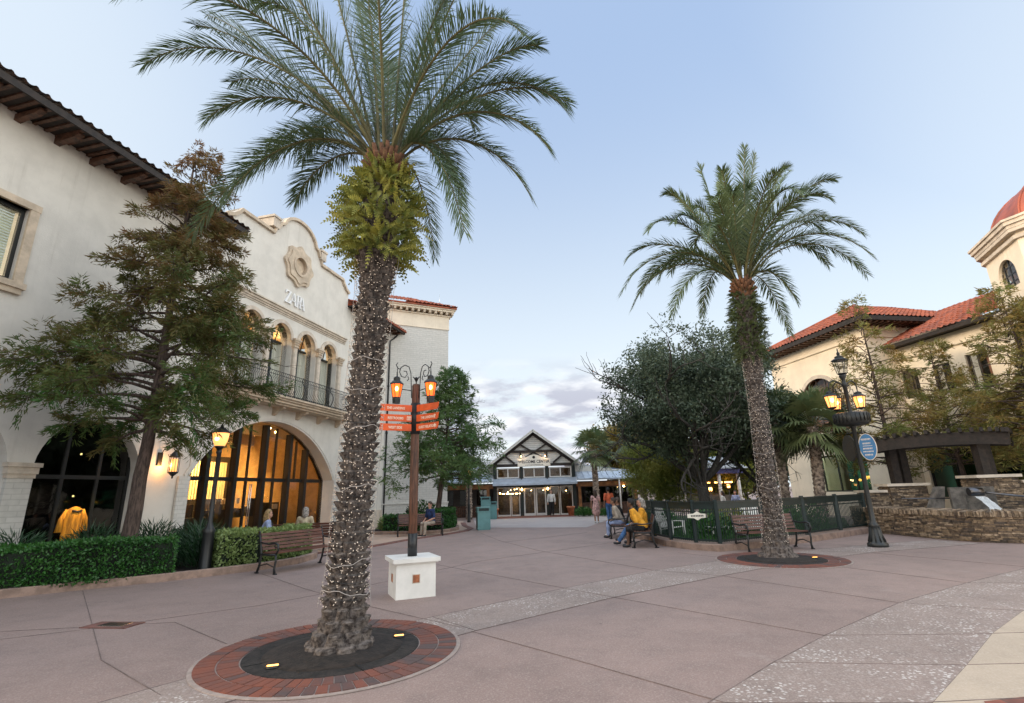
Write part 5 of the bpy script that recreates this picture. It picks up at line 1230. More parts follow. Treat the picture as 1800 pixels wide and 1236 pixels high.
# near palm: base (-2.05, 6.3); leans slightly right going up
def nf(z): z = np.asarray(z, float); return (.02 + .26 * np.clip(z / 6.4, 0, 1) ** .8, .0 + .05 * z / 6.4)
def nr(z):
    z = np.asarray(z, float); return .148 + .25 * np.exp(-z / .24) + .045 * np.exp(-((z - .9) / .9) ** 2) * 0 + .05 * np.clip((z - 4.3) / .5, 0, 1) * np.clip((6.3 - z) / .8, 0, 1)
NT = [(-5.22, 5.9, 7.81, 1.3), (-5.27, 6.8, 9.53, .6), (-5.7, 7.6, 10.7, .5), (-4.25, 6.0, 6.91, .95), (-3.8, 6.0, 5.63, .95), (-4.7, 8.6, 8.35, .9), (-3.44, 7.2, 6.32, .7), (-3.5, 5.0, 9.2, .5), (-2.9, 6.0, 10.3, .3), (-2.7, 7.0, 10.9, .2), (-1.5, 6.2, 10.9, .1), (-.9, 6.9, 10.7, .2), (-.35, 5.8, 9.6, .35), (.02, 6.9, 9.6, .35), (.53, 6.2, 8.25, .65), (.99, 6.6, 7.52, 1.0), (.6, 6.0, 6.23, 1.1), (.34, 6.6, 5.88, 1.05), (-.61, 6.2, 5.12, 1.1), (-.84, 8.2, 6.9, 1.2), (-2.3, 8.6, 10.4, .3), (-4.9, 7.4, 8.9, .7), (-.2, 8.3, 8.9, .8), (-2.4, 9.2, 8.7, 1.0), (-3.4, 8.9, 9.2, .8), (-1.2, 9.4, 8.2, 1.0)]
date_palm('nearest tall date palm with thick yellow-green fern collar', (-2.05, 6.3, 0), Axis(6.3, nf), nr, 6.38, NT, 12, 3, 'palm_leaf', .50, .0155, 3.6, 86, (760, 168, .115, 9, .085),
          (4.78, 6.18, 1100, .33, .32, 'thick yellow-green fern collar growing on the nearest palm below its crown', 'fern_leaf'),
          (1700, .5, 4.7, .55, 'string lights wound round the nearest palm trunk'), [.62, .93, 1.75, 2.45, 2.95, 3.3])
def ff(z): z = np.asarray(z, float); return (.0 + .22 * np.clip(z / 6.8, 0, 1), .0 + .05 * z / 6.8)
def fr2(z):
    z = np.asarray(z, float); return .130 + .32 * np.exp(-z / .30) + .03 * np.exp(-((z - 1.6) / .9) ** 2) + .08 * np.exp(-((z - 5.6) / 1.0) ** 2)
FT = [(2.91, 12.3, 6.59, 1.4), (3.33, 13, 7.89, 1.1), (3.7, 12, 8.22, 1.2), (3.88, 14, 7.3, 1.3), (4.2, 12.4, 5.99, 1.2), (4.52, 12.6, 9.69, .8), (5.2, 14.0, 10.6, .5), (5.64, 12.8, 10.7, .35), (6.72, 14.0, 10.9, .3), (7.2, 12.6, 10.9, .3), (6.5, 11.8, 10.5, .2), (8.3, 13, 10.5, .5), (9.01, 12.2, 9.73, .9), (9.8, 14, 9.6, .9), (9.3, 12, 7.96, 1.3), (9.68, 12.7, 7.12, 1.5), (7.36, 12.2, 6.2, .9), (7.37, 11.6, 9.72, .6), (9.2, 13.4, 8.9, 1.1), (5.65, 11.5, 9.62, .5), (4.9, 10.6, 8.2, 1.1), (7.4, 10.3, 8.0, 1.1), (6.2, 9.8, 8.4, 1.0), (5.4, 15.6, 8.6, 1.3), (7.2, 15.6, 8.7, 1.3)]
date_palm('farther date palm with narrow dull fern sleeve, in front of the green fence', (5.98, 12.5, 0), Axis(6.75, ff), fr2, 6.85, FT, 16, 7, 'palm_leaf_far', .52, .023, 3.0, 66, (420, 120, .14, 9, .075),
          (4.75, 6.6, 900, .14, .27, 'narrow dull green fern sleeve on the farther palm trunk', 'fern_leaf_dull'),
          (1300, .35, 4.9, .62, 'string lights wound round the farther palm trunk'), [.9, 1.6, 2.4, 2.9, 3.4, 4.2])
# ---- branching trees
def grow_tree(name, label, base, h, prof, seed, leafm, barkm, nbr, leaf, ncl, per, r0, z0, rise, droop=.25, lean=(0, 0), group=None, cat='tree', spread=.16, trunk_to=1., gaps=0., rust=0.):
    """upright tree: branches along a leader; prof(f)->branch length"""
    rng = np.random.default_rng(seed); t = thing(name, label, cat, base, 0, group); mb = MB()
    zt = np.linspace(0, h * trunk_to, 16); wob = rng.normal(0, .02, (16, 2)).cumsum(0)
    mb.tube([(lean[0] * z / h + wob[i, 0], lean[1] * z / h + wob[i, 1], z) for i, z in enumerate(zt)], [max(.012, r0 * (1 - .93 * z / h) + .35 * r0 * math.exp(-z / .25)) for z in zt], 9)
    P = []; D = []
    for k in range(nbr):
        f = ((k + rng.random() * .6) / nbr); z = z0 + (h - z0) * f; a = k * 2.39996 + rng.normal(0, .3); L_ = prof(f) * rng.uniform(.72, 1.12)
        e = rise * (.4 + f) + rng.normal(0, .12); d = np.array([math.cos(a) * math.cos(e), math.sin(a) * math.cos(e), math.sin(e)])
        B = np.array([lean[0] * z / h, lean[1] * z / h, z]); tt = np.linspace(0, 1, 7)[:, None]
        C = B + d * tt * L_ - np.array([0, 0, 1.]) * droop * L_ * tt ** 2 + np.cumsum(rng.normal(0, .03 * L_, (7, 3)), 0) * tt
        mb.tube([tuple(p) for p in C], list(np.linspace(max(.010, r0 * .32 * (1 - f * .7)), .004, 7)), 5, False)
        m_ = max(3, int(ncl * L_ / prof(0.3) * (1.0)))
        for j in range(m_):
            q = rng.uniform(.22, 1.0) ** .75; i0 = min(5, int(q * 6)); p = C[i0] + (C[i0 + 1] - C[i0]) * (q * 6 - i0)
            d2 = unit(d + rng.normal(0, .75, 3)) ; l2 = L_ * rng.uniform(.10, .32) * (1.15 - q * .5)
            e2 = p + d2 * l2; mb.tube([tuple(p), tuple((p + e2) / 2 + np.array([0, 0, .02])), tuple(e2)], [.006, .004, .003], 3, False)
            P.append(p); D.append(d2 * l2)
    mb.build('trunk', barkm, t, fix=False)
    P = np.array(P); D = np.array(D)
    if gaps:
        keep = np.sin(P[:, 0] * 2.3 + seed) + np.sin(P[:, 2] * 2.9 + P[:, 1] * 2.1) + rng.normal(0, .5, len(P)) > -gaps; P = P[keep]; D = D[keep]
    # flat feathery sprays: leaflets fan out to both sides of every twig
    per4 = per * 3; n_ = len(P) * per4; l2 = np.linalg.norm(D, axis=1, keepdims=True); dh = D / l2; l2 = np.maximum(l2, .22) + spread
    sd = unit(np.cross(dh, rng.normal(0, .35, P.shape) + np.array([0, 0, 1.])))
    q = rng.random(n_) ** .8; sg = np.where(rng.random(n_) < .5, -1., 1.); w_ = rng.random(n_); rep = lambda a_: np.repeat(a_, per4, 0)
    PP = rep(P) + rep(dh * l2) * q[:, None] + rep(sd * l2) * (sg * w_ * .55 * (1.05 - q * .7))[:, None] + rng.normal(0, .022, (n_, 3)); PP[:, 2] -= (q ** 2 + w_ ** 2) * .10
    DD = unit(rep(dh) * .55 + rep(sd) * (sg * (.35 + .6 * w_))[:, None] + rng.normal(0, .28, (n_, 3)) + np.array([0, 0, -.22]))
    Lf, Wf = leaf; V, F = leaf_quads(PP, DD, Lf * rng.uniform(.6, 1.3, len(PP)), Wf, rng)
    rn = np.repeat(rng.random(len(P)), per4) * .5 + rng.random(len(PP)) * .3 + rust * np.clip(PP[:, 2] / h - .35, 0, 1) * 1.4 - rust * .15
    npmesh('crown', V, F, leafm, t, rnd=rn); return t
cyp = lambda w: (lambda f: w * (.55 + .6 * f / .16 if f < .16 else 1.15 - 1.02 * ((f - .16) / .84) ** .85) * .9)
grow_tree('bald_cypress', 'large feathery cypress with rust-brown top, growing from the hedge bed in front of the shop', (-8.95, 12.3, 0), 11.3, cyp(2.8), 5, 'cypress_leaf', 'bark', 120, (.15, .028), 21, 22, .18, 3.3, .28, .26, (.2, 0), 'feathery cypress trees', spread=.16, gaps=.9, rust=.8)
grow_tree('bald_cypress', 'green conical cypress beside the cream corner block, behind the man on the bench', (-3.85, 25.2, 0), 7.8, cyp(3.25), 6, 'cypress_green', 'bark', 105, (.19, .040), 16, 14, .15, 2.3, .35, .25, (.8, 0), 'feathery cypress trees', spread=.20, gaps=.9)
def rtree(x, y, h, w, s, lab, z0=2.2, nbr=80, leafm='cypress_rust'):
    return grow_tree('bald_cypress', lab, (x, y, 0), h, cyp(w), s, leafm, 'bark', nbr, (.18, .034), 12, 12, .12, z0, .4, .2, (0, 0), 'feathery cypress trees', spread=.20, gaps=.6)
rtree(14.9, 20.6, 9.2, 2.5, 11, 'rust and green cypress directly behind the ornate lamp post')
rtree(17.9, 20.9, 7.2, 2.8, 12, 'broad olive cypress above the middle of the pergola')
rtree(17.6, 17.2, 8.3, 2.3, 13, 'tall rusty cypress at the right edge in front of the domed tower', 2.6)
rtree(19.0, 17.6, 6.0, 2.6, 14, 'low dense green-brown cypress at the far right behind the stone pillar', 1.6, 90)
# ---- live oak
def oak(label, base, h, rx, ry, zc, rz_, seed, ncl, per, leaf, leafm='oak_leaf', nlimb=9, fork=2.0, r0=.26, name='live_oak', group=None, thin=.5, spread=.2):
    rng = np.random.default_rng(seed); t = thing(name, label, 'tree', base, 0, group); mb = MB()
    mb.tube([(0, 0, 0), (.02, 0, .5), (0, .02, fork * .6), (-.04, 0, fork)], [r0 * 1.35, r0, r0 * .9, r0 * .85], 10)
    tips = []
    def limb(p, d, L_, r, depth):
        n = 6; pts_ = [p]; 
        for i in range(n):
            d = unit(d + rng.normal(0, .16, 3) + np.array([0, 0, .05])); pts_.append(pts_[-1] + d * L_ / n)
        mb.tube([tuple(q) for q in pts_], list(np.linspace(r, r * .5, n + 1)), 6 if depth < 2 else 4, False)
        if depth == 3: tips.extend(pts_[2:]); return
        for k in range((4, 4, 4)[depth]):
            i = rng.integers(2, n + 1); limb(pts_[i], unit(d + rng.normal(0, .62, 3)), L_ * rng.uniform(.5, .75), r * .5, depth + 1)
    for k in range(nlimb):
        a = k * 2.39996; e = R(rng.uniform(28, 78)); limb(np.array([0, 0, fork * rng.uniform(.75, 1)]), np.array([math.cos(a) * math.cos(e), math.sin(a) * math.cos(e), math.sin(e)]), h * .40, r0 * .5, 0)
    mb.build('trunk', 'oak_bark', t, fix=False)
    # clumps through the crown volume, thinned by a lumpy field so sky shows through
    T = np.array(tips); c = np.array([0, 0, zc]); 
    Q = rng.normal(size=(ncl * 3, 3)); Q = unit(Q) * rng.random((ncl * 3, 1)) ** .42; lump = 1 + .16 * np.sin(Q[:, 0] * 5 + seed) * np.sin(Q[:, 1] * 6) + .12 * np.sin(Q[:, 2] * 9 + Q[:, 0] * 4)
    Q = Q * lump[:, None] * np.array([rx, ry, rz_]) + c
    fld = np.sin(Q[:, 0] * 1.9 + seed) + np.sin(Q[:, 1] * 2.3 + 1) + np.sin(Q[:, 2] * 2.7 + 2) + rng.normal(0, .8, len(Q)); Q = Q[fld > -thin][:ncl]
    inT = (((T - c) / np.array([rx, ry, rz_])) ** 2).sum(1) < 1.15; P = np.concatenate([Q, T[inT]])
    PP = np.repeat(P, per, 0) + rng.normal(0, spread, (len(P) * per, 3)); DD = unit(rng.normal(size=PP.shape) + unit(PP - c) * .5)
    V, F = leaf_quads(PP, DD, leaf[0] * rng.uniform(.6, 1.3, len(PP)), leaf[1] * rng.uniform(.7, 1.2, len(PP)), rng)
    npmesh('crown', V, F, leafm, t, rnd=np.repeat(rng.random(len(P)), per) * .5 + rng.random(len(PP)) * .5); return t
oak('big dark live oak with rounded open crown, inside the green fence', (8.0, 22.4, 0), 9.0, 3.75, 3.0, 5.75, 3.0, 5, 2300, 17, (.15, .072), thin=-.05, spread=.16)
oak('small dark oak low behind the farther palm', (11.4, 24.5, 0), 5.6, 2.0, 1.8, 4.2, 1.4, 8, 900, 16, (.13, .06), r0=.14)
# ---- cabbage palms
def sabal(label, base, h, R_, seed, nleaf=26, tr=.16, lean=0., crown=True, gap=0.):
    rng = np.random.default_rng(seed); t = thing('cabbage_palm', label, 'palm tree', base, 0, 'cabbage palms with criss-cross trunks')
    trunk_boots('trunk', 'sabal_trunk', t, Axis(h, lambda z: (lean * np.asarray(z) / h, 0 * np.asarray(z))), lambda z: tr + .03 * np.exp(-np.asarray(z) / .3) + 0 * np.asarray(z), 160, 40, .17, 5, .075, seed)
    if not crown: return t
    for k in range(nleaf):
        a = k * 2.39996; e = R(-50 + 130 * (k + .5) / nleaf); d = np.array([math.cos(a) * math.cos(e), math.sin(a) * math.cos(e), math.sin(e)]); st = R_ * rng.uniform(.45, .6)
        c = np.array([lean, 0, h]); hub = c + d * st; sd_ = unit(np.cross(d, [0, 0, 1.])); nn = np.cross(sd_, d); nn = unit(nn + rng.normal(0, .25, 3)); sd_ = unit(np.cross(d, nn))
        m_ = 26; th = np.linspace(-R(115), R(115), m_) + rng.normal(0, .03, m_); Lf = R_ * .62 * (1 - .25 * np.abs(th) / 2) * rng.uniform(.85, 1.1, m_)
        dd = d * np.cos(th)[:, None] + sd_ * np.sin(th)[:, None]; tip = hub + dd * Lf[:, None] - np.array([0, 0, 1.]) * (Lf * .28)[:, None]; mid = hub + dd * (Lf * .55)[:, None]
        ws = np.cross(dd, nn) * (R_ * .028)
        V = np.stack([np.repeat(hub[None], m_, 0), mid - ws, tip, mid + ws], 1).reshape(-1, 3)
        o = npmesh('fan_leaf', V, np.arange(4 * m_).reshape(-1, 4), 'sabal_leaf', t, rnd=np.full(m_, rng.random()))
        mb = MB(); mb.tube([tuple(c), tuple(c + d * st * .5 + np.array([0, 0, .04])), tuple(hub)], [.02, .014, .01], 4, False); mb.build('stalk', 'rachis', o, fix=False)
    return t
sabal('cabbage palm in front of the right wing of the visitor building', (5.35, 35.0, 0), 4.3, 1.75, 21)
sabal('cabbage palm under the left edge of the oak crown', (7.3, 30.0, 0), 4.5, 1.6, 22)
sabal('stout cabbage palm in front of the teal shop window, left of the ornate lamp post', (12.05, 21.0, 0), 3.9, 1.85, 23, 30, .17, .25)
sabal('cabbage palm just right of the farther date palm trunk, behind the fence', (11.35, 22.2, 0), 4.3, 1.8, 24, 28)
sabal('cabbage palm trunk behind the far street lamp, left of the visitor building entrance', (-3.15, 35.0, 0), 3.2, 1.3, 25, 18)
# ---- shrubs and background trees
oak('weeping yellow-green bamboo-like tree left of the oak trunk', (7.9, 27.5, 0), 4.6, 1.9, 1.4, 2.5, 2.0, 31, 900, 18, (.22, .035), 'bamboo_leaf', 5, 1.2, .06, 'weeping_tree', thin=.5, spread=.22)
for i, (x, y, h, rx, rzz, m_, lab) in enumerate((
    (10.2, 46, 8, 3.2, 3.0, 'autumn_leaf', 'orange-yellow tree behind the right wing of the visitor building'),
    (13.5, 50, 9, 3.6, 3.4, 'bamboo_leaf', 'olive tree far behind the weeping tree'),
    (17.5, 44, 5.5, 2.6, 2.3, 'bamboo_leaf', 'olive tree just right of the far kiosk'),
    (21, 48, 6.8, 3.2, 2.8, 'autumn_leaf', 'yellow tree far off between oak and farther palm'),
    (-7.8, 52, 6, 3.5, 2.3, 'cypress_green', 'green tree behind the left wing of the visitor building'),
    (-12, 47, 7, 3.5, 2.8, 'oak_leaf', 'dark tree behind the corner block'),
    (26, 56, 7, 4, 3, 'oak_leaf', 'dark tree far off at the end of the garden'),
    (17, 62, 7, 5, 3, 'oak_leaf', 'dark tree on the skyline behind the kiosk'))):
    oak(lab, (x, y, 0), h, rx, rx, h * .58, rzz, 40 + i, 420, 15, (.36, .17), m_, 6, 1.6, .18, 'garden_tree', thin=1.0, spread=.36)
# ---- hedges: leafy surface over a dark core
def hedge(label, pts, w, h, leafm, seed, leaf=(.055, .03), dens=900, z0=.1, name='hedge', group='clipped hedges', lump=.05):
    rng = np.random.default_rng(seed); t = thing(name, label, 'hedge', (pts[0][0], pts[0][1], 0), 0, group); b = np.array(pts[0])
    P = []; D = []; core = MB(); V3 = [Vector((x - b[0], y - b[1], 0)) for x, y in pts]
    wall_ = []
    for i in range(len(V3) - 1):
        a, c = V3[i], V3[i + 1]; d = (c - a); L_ = d.length; d = d / L_; nn = Vector((-d.y, d.x, 0))
        core.bar(a - d * .05 + Vector((0, 0, z0 + h / 2 - .05)), c + d * .05 + Vector((0, 0, z0 + h / 2 - .05)), w - .12, h - .14)
        for fn, area in ((0, L_ * h), (1, L_ * h), (2, L_ * w)):
            n = int(area * dens); s = rng.random(n) * L_; q = rng.random(n)
            base = np.array(a)[None] + np.array(d)[None] * s[:, None]
            if fn < 2: sg = -1 if fn == 0 else 1; p = base + np.array(nn)[None] * sg * w / 2 + np.array([0, 0, 1.]) * (z0 + q * h)[:, None]; no = np.array(nn) * sg
            else: p = base + np.array(nn)[None] * ((q - .5) * w)[:, None] + np.array([0, 0, z0 + h]); no = np.array([0, 0, 1.])
            bumpv = lump * (np.sin(p[:, 0] * 3.1 + seed) + np.sin(p[:, 1] * 2.7) + np.sin(p[:, 2] * 6))[:, None]
            p = p + no[None] * (bumpv * .6 + rng.normal(0, .025, (n, 1)) - .02); P.append(p); D.append(unit(no[None] * .7 + rng.normal(0, .8, (n, 3)) + np.array([0, 0, .4])))
    for e, sg in ((V3[0], -1), (V3[-1], 1)):
        d = ((V3[1] - V3[0]) if sg < 0 else (V3[-1] - V3[-2])).normalized(); nn = Vector((-d.y, d.x, 0)); n = int(w * h * dens)
        p = np.array(e)[None] + np.array(d)[None] * sg * .04 + np.array(nn)[None] * ((rng.random(n) - .5) * w)[:, None] + np.array([0, 0, 1.]) * (z0 + rng.random(n) * h)[:, None] + rng.normal(0, .03, (n, 3))
        P.append(p); D.append(unit(np.array(d)[None] * sg + rng.normal(0, .8, (n, 3))))
    core.build('stems', 'hedge_core', t); P = np.concatenate(P); D = np.concatenate(D)
    V, F = leaf_quads(P - D * leaf[0] * .3, D, leaf[0] * rng.uniform(.7, 1.3, len(P)), leaf[1], rng); cl_ = (np.sin(P[:, 0] * 7) * np.sin(P[:, 1] * 6 + P[:, 2] * 9) > .2) * .25
    npmesh('foliage', V, F, leafm, t, rnd=np.clip(rng.random(len(P)) * .75 + cl_, 0, 1)); return t
hedge('long clipped green hedge along the kerb in the left foreground', [(-13.2, 8.3), (-11.6, 9.45), (-9.9, 10.75), (-8.75, 11.6), (-7.95, 12.25)], .95, .80, 'hedge_leaf', 51, (.065, .036), 1500)
hedge('short pale variegated hedge behind the left bench', [(-7.25, 13.05), (-6.75, 13.6), (-6.45, 14.4), (-6.35, 15.3), (-6.6, 16.0)], .75, .80, 'hedge_pale', 52, (.075, .045), 1300)
hedge('bright green clipped hedge beside the seated man, in the corner bed', [(-3.75, 24.4), (-3.45, 25.4), (-3.55, 26.8), (-3.9, 28.6)], .95, .85, 'hedge_leaf', 53, (.09, .05), 700)
hedge('low hedge behind the bench at the corner block', [(-5.9, 24.2), (-5.0, 24.0), (-4.2, 24.1)], .7, .72, 'hedge_leaf', 54, (.09, .05), 700)
def clump(name, label, x, y, r, h, m_, seed, n=900, leaf=(.4, .03), z0=.1, group='low plants in the beds', cat='plant', up_=.9, sub=None):
    rng = np.random.default_rng(seed); t = thing(name, label, cat, (x, y, z0), 0, group); mb = MB()
    for k in range(7): a = k * .9; mb.tube([(0, 0, 0), (r * .35 * math.cos(a), r * .35 * math.sin(a), h * .6)], [.02, .006], 4, False)
    mb.build('stem', 'hedge_core', t, fix=False)
    a = rng.uniform(0, 2 * PI, n); rr_ = r * np.sqrt(rng.random(n)) * .9; P = np.stack([rr_ * np.cos(a), rr_ * np.sin(a), h * rng.random(n) * (1 - .5 * (rr_ / r) ** 2)], 1)
    D = unit(np.stack([np.cos(a) * .8, np.sin(a) * .8, np.full(n, up_)], 1) + rng.normal(0, .4, (n, 3)))
    V, F = leaf_quads(P, D, leaf[0] * rng.uniform(.5, 1.1, n), leaf[1], rng); npmesh('leaves', V, F, m_, t, rnd=rng.random(n)); return t
G = [(-10.9, 11.6, .6, .95, 'dark spiky plant behind the hedge, under the arcade window with the mannequin'), (-10.1, 12.7, .65, 1.0, 'dark spiky plant behind the hedge, left of the big cypress trunk'), (-9.3, 13.6, .7, 1.05, 'dark spiky plant just right of the big cypress trunk'), (-8.5, 14.3, .7, 1.0, 'dark spiky plant in front of the wall lantern'), (-7.9, 13.4, .6, .85, 'dark spiky plant right behind the end of the long hedge'), (-12.2, 10.8, .6, .8, 'dark spiky plant at the left frame edge behind the hedge')]
for i, (x, y, r, h, lab) in enumerate(G): clump('cycad_plant', lab, x, y, r, h, 'coontie_leaf', 60 + i, 1500, (.32, .022))
clump('leafy_shrub', 'pale leafy shrub at the foot of the corner block, left of the signpost', -6.0, 25.0, .55, .7, 'hedge_pale', 71, 700, (.16, .07))
clump('leafy_shrub', 'taller dark shrub under the green cypress by the corner block', -4.7, 26.4, .8, 1.3, 'hedge_leaf', 72, 1200, (.16, .07))
clump('leafy_shrub', 'small grey-green bush behind the head of the seated man', -4.95, 25.2, .4, 1.15, 'coontie_leaf', 73, 500, (.16, .06))
for i, (x, y, r, h, lab) in enumerate(((6.2, 17.2, .7, .9, 'green shrub inside the fence behind the plaque'), (7.4, 18.4, .8, 1.0, 'green shrub inside the fence left of the right-hand bench'), (9.2, 18.6, .7, .9, 'green shrub inside the fence behind the farther palm'), (10.6, 19.6, .8, 1.0, 'green shrub inside the fence behind the lamp post'), (5.2, 19.4, .7, .9, 'green shrub inside the fence behind the seated pair'), (4.4, 34.6, .6, .55, 'low green shrub right of the right-hand terracotta pot'), (6.0, 34.2, .7, .5, 'low green shrub in front of the right wing porch'))): clump('garden_shrub', lab, x, y, r, h, 'hedge_leaf' if i != 1 else 'bamboo_leaf', 80 + i, 900, (.2, .05), 0.02)
# lawn inside the fence
sheet('lawn', [(4.5, 20.4), (4.7, 17.5), (5.1, 15.5), (5.6, 14.9), (8.5, 16.6), (11.8, 18.9), (16, 26), (13, 30), (8, 33), (5.4, 27)], .012, 'grass')
rng = np.random.default_rng(99)
Pg = rng.uniform([4.5, 15.3, .01], [12, 24, .012], (26000, 3)); ok = (Pg[:, 1] > 15.2 + (Pg[:, 0] - 5.4) * .60) & (Pg[:, 0] > 4.9); Pg = Pg[ok]
V, F = leaf_quads(Pg, unit(np.array([0, 0, 1.]) + rng.normal(0, .35, Pg.shape)), rng.uniform(.08, .28, len(Pg)), .014, rng)
npmesh('grass_blades', V, F, 'hedge_leaf', None, rnd=rng.random(len(Pg)), kind='stuff')
# ------------------------------------------------------------------ benches
def make_bench(label):
    """length along x, seat faces -y (front); origin on the ground"""
    t = thing('park_bench', label, 'bench', (0, 0, 0), 0, 'slatted wooden benches with black iron ends')
    Lb = 1.78
    g = MB()
    for k in range(6): y = -.27 + k * .082; g.box(-Lb / 2, Lb / 2, y, y + .068, .425 + .006 * (abs(k - 2.5)), .452 + .006 * (abs(k - 2.5)))
    g.build('seat', 'bench_wood', t)
    g = MB()
    for k in range(5): z = .50 + k * .078; y = .235 + k * .024; g.box(-Lb / 2, Lb / 2, -.012, .014, 0, .062, Matrix.Translation((0, y, z)) @ Matrix.Rotation(R(-16), 4, 'X'))
    g.build('backrest', 'bench_wood', t)
    for s in (-1, 1):
        x = s * (Lb / 2 + .02); g = MB()
        g.tube([(x, -.30, 0), (x, -.27, .12), (x, -.30, .28), (x, -.28, .42)], [.03, .024, .022, .028], 8); g.tube([(x, -.36, .012), (x, -.25, .012)], .022, 6)
        g.tube([(x, .34, 0), (x, .27, .16), (x, .22, .40), (x, .27, .62), (x, .36, .88)], [.03, .024, .026, .022, .02], 8); g.tube([(x, .28, .012), (x, .40, .012)], .022, 6)
        g.tube([(x, -.30, .42), (x, 0, .41), (x, .24, .42)], .025, 8); g.tube([(x, -.24, .16), (x, 0, .22), (x, .26, .17)], .014, 6)
        g.tube([(x, -.28, .42), (x, -.36, .52), (x, -.33, .64), (x, -.22, .67), (x, -.02, .645), (x, .16, .66), (x, .29, .68)], [.022, .024, .026, .024, .02, .018, .018], 8)
        g.tube([(x, -.33, .62), (x, -.27, .57), (x, -.22, .60)], .014, 6); g.sphere((x, .365, .90), .03, 8, 6)
        g.build('end_frame', 'black_metal', t)
    return t
b0 = make_bench('brown slatted bench in front of the pale hedge, left of the near palm')
b0.location = (-5.35, 13.25, 0); b0.rotation_euler = (0, 0, R(61.5))
bench_at = lambda x, y, rz, lab: dup(b0, (x, y, 0), rz, lab)
bench_at(6.78, 14.30, R(10), 'bench with its back to the green fence, behind the farther palm trunk')
bench_at(3.85, 16.4, R(-102), 'bench with the man in yellow and companions, by the corner of the fence')
bench_at(3.75, 19.35, R(-104), 'farther bench with a seated pair, beyond the man in yellow')
bench_at(-4.05, 22.25, R(14), 'dark bench on the side terrace carrying the man in navy')
# ------------------------------------------------------------------ signpost
SP = thing('signpost', 'wooden fingerpost with orange boards and two amber lanterns, on a white pedestal', 'signpost', (-1.85, 9.45, 0), 0)
ra = R(24)
Mz = Matrix.Rotation(ra, 4, 'Z')
g = MB(); g.box(-.335, .335, -.335, .335, 0, .56, Mz); pdm = g.build('pedestal', 'white_paint', SP)
g = MB(); g.box(-.40, .40, -.40, .40, .56, .625, Mz); g.box(-.37, .37, -.37, .37, .54, .56, Mz) ; g.build('cap', 'white_paint', pdm)
for a in (0, 1, 2, 3):
    M_ = Mz @ Matrix.Rotation(a * PI / 2, 4, 'Z'); g = MB(); g.box(-.055, .055, -.341, -.336, .24, .36, M_); g.build('tile_inset', 'terracotta_inset', pdm)
    g = MB(); g.box(-.068, .068, -.3375, -.3355, .228, .372, M_); g.build('tile_frame', 'cast_stone_pale', pdm)
g = MB(); g.lathe([(.075, .625), (.078, 1.6), (.075, 3.66), (.06, 3.69), (.02, 3.7)], n=10, a0=.2); g.build('post', 'post_wood', SP)
g = MB(); g.lathe([(.084, .62), (.084, 1.0)], n=12); g.build('foot_sleeve', 'black_metal', SP); g = MB(); g.lathe([(.092, 2.74), (.092, 3.32)], n=12); g.build('collar', 'black_metal', SP); g = MB(); g.sphere((0, 0, 3.8), .035, 8, 6); g.tube([(0, 0, 3.68), (0, 0, 3.79)], .012, 6)
g.tube([(0, 0, 3.74), (-.03, 0, 3.80), (-.06, 0, 3.84)], .012, 5); g.tube([(0, 0, 3.74), (.03, 0, 3.80), (.06, 0, 3.84)], .012, 5); g.build('finial', 'black_metal', SP)
def fingerboard(az, z, txt, side, L_=.62, h=.145, icon=None, tilt=0.):
    M_ = Matrix.Rotation(az, 4, 'Z')
    pv = thing('sign_board', None, None, (0, 0, z)) if False else None
    g = MB(); 
    if side > 0: pl = [(.06, -h / 2), (L_ - .05, -h / 2), (L_ - .02, -h / 2 + .03), (L_, h / 2), (L_ - .04, h / 2 - .004), (.06, h / 2)]
    else: pl = [(-L_, -h / 2), (-.06, -h / 2), (-.06, h / 2), (-L_, h / 2)]
    g.prism(pl, -.012, .012, Matrix.Rotation(PI / 2, 4, 'X')); b = g.build('sign_board', 'sign_orange', SP); b.location = (0, -.085, z); b.rotation_euler = (0, tilt, az)
    if txt:
        tx = text_mesh(txt, .066, 'sign_letters', b, ((.50 if side > 0 else -.12) if False else (.34 if side > 0 else -.36), -.0125, -.006), (PI / 2, 0, 0), 'lettering', .0015, .78)
    if icon == 'up':
        q = MB(); q.prism([(-.006, -.035), (.006, -.035), (.006, .008), (.02, .008), (0, .04), (-.02, .008), (-.006, .008)], .0125, .0145, Matrix.Translation((.52, 0, 0)) @ Matrix.Rotation(PI / 2, 4, 'X')); q.build('arrow', 'sign_letters', b)
    if icon == 'wc':
        q = MB()
        q.prism([(-.04, -.035), (.04, -.035), (.04, .035), (-.04, .035)], .0125, .014, Matrix.Translation((-.11, 0, 0)) @ Matrix.Rotation(PI / 2, 4, 'X')); q.build('pictogram', 'sign_letters', b)
        q = MB()
        for x in (-.02, .02): q.prism([(x - .010, -.026), (x + .010, -.026), (x + .007, .012), (x - .007, .012)], .0142, .0152, Matrix.Translation((-.11, 0, 0)) @ Matrix.Rotation(PI / 2, 4, 'X')); q.prism([(x - .006, .014), (x + .006, .014), (x + .006, .026), (x - .006, .026)], .0142, .0152, Matrix.Translation((-.11, 0, 0)) @ Matrix.Rotation(PI / 2, 4, 'X'))
        q.build('pictogram', 'sign_orange', b)
for i, (z, tl_, tr_, il, ir) in enumerate(((3.205, 'THE LANDING', None, None, None), (3.02, 'RESTROOMS', 'THE LANDING', 'wc', 'up'), (2.85, 'WEST SIDE', 'GUEST RELATIONS', None, 'up'))):
    fingerboard(R(28), z, tl_, -1, .64, .125, il); fingerboard(R(-34), z, tr_, 1, .60, .125, ir, 0)
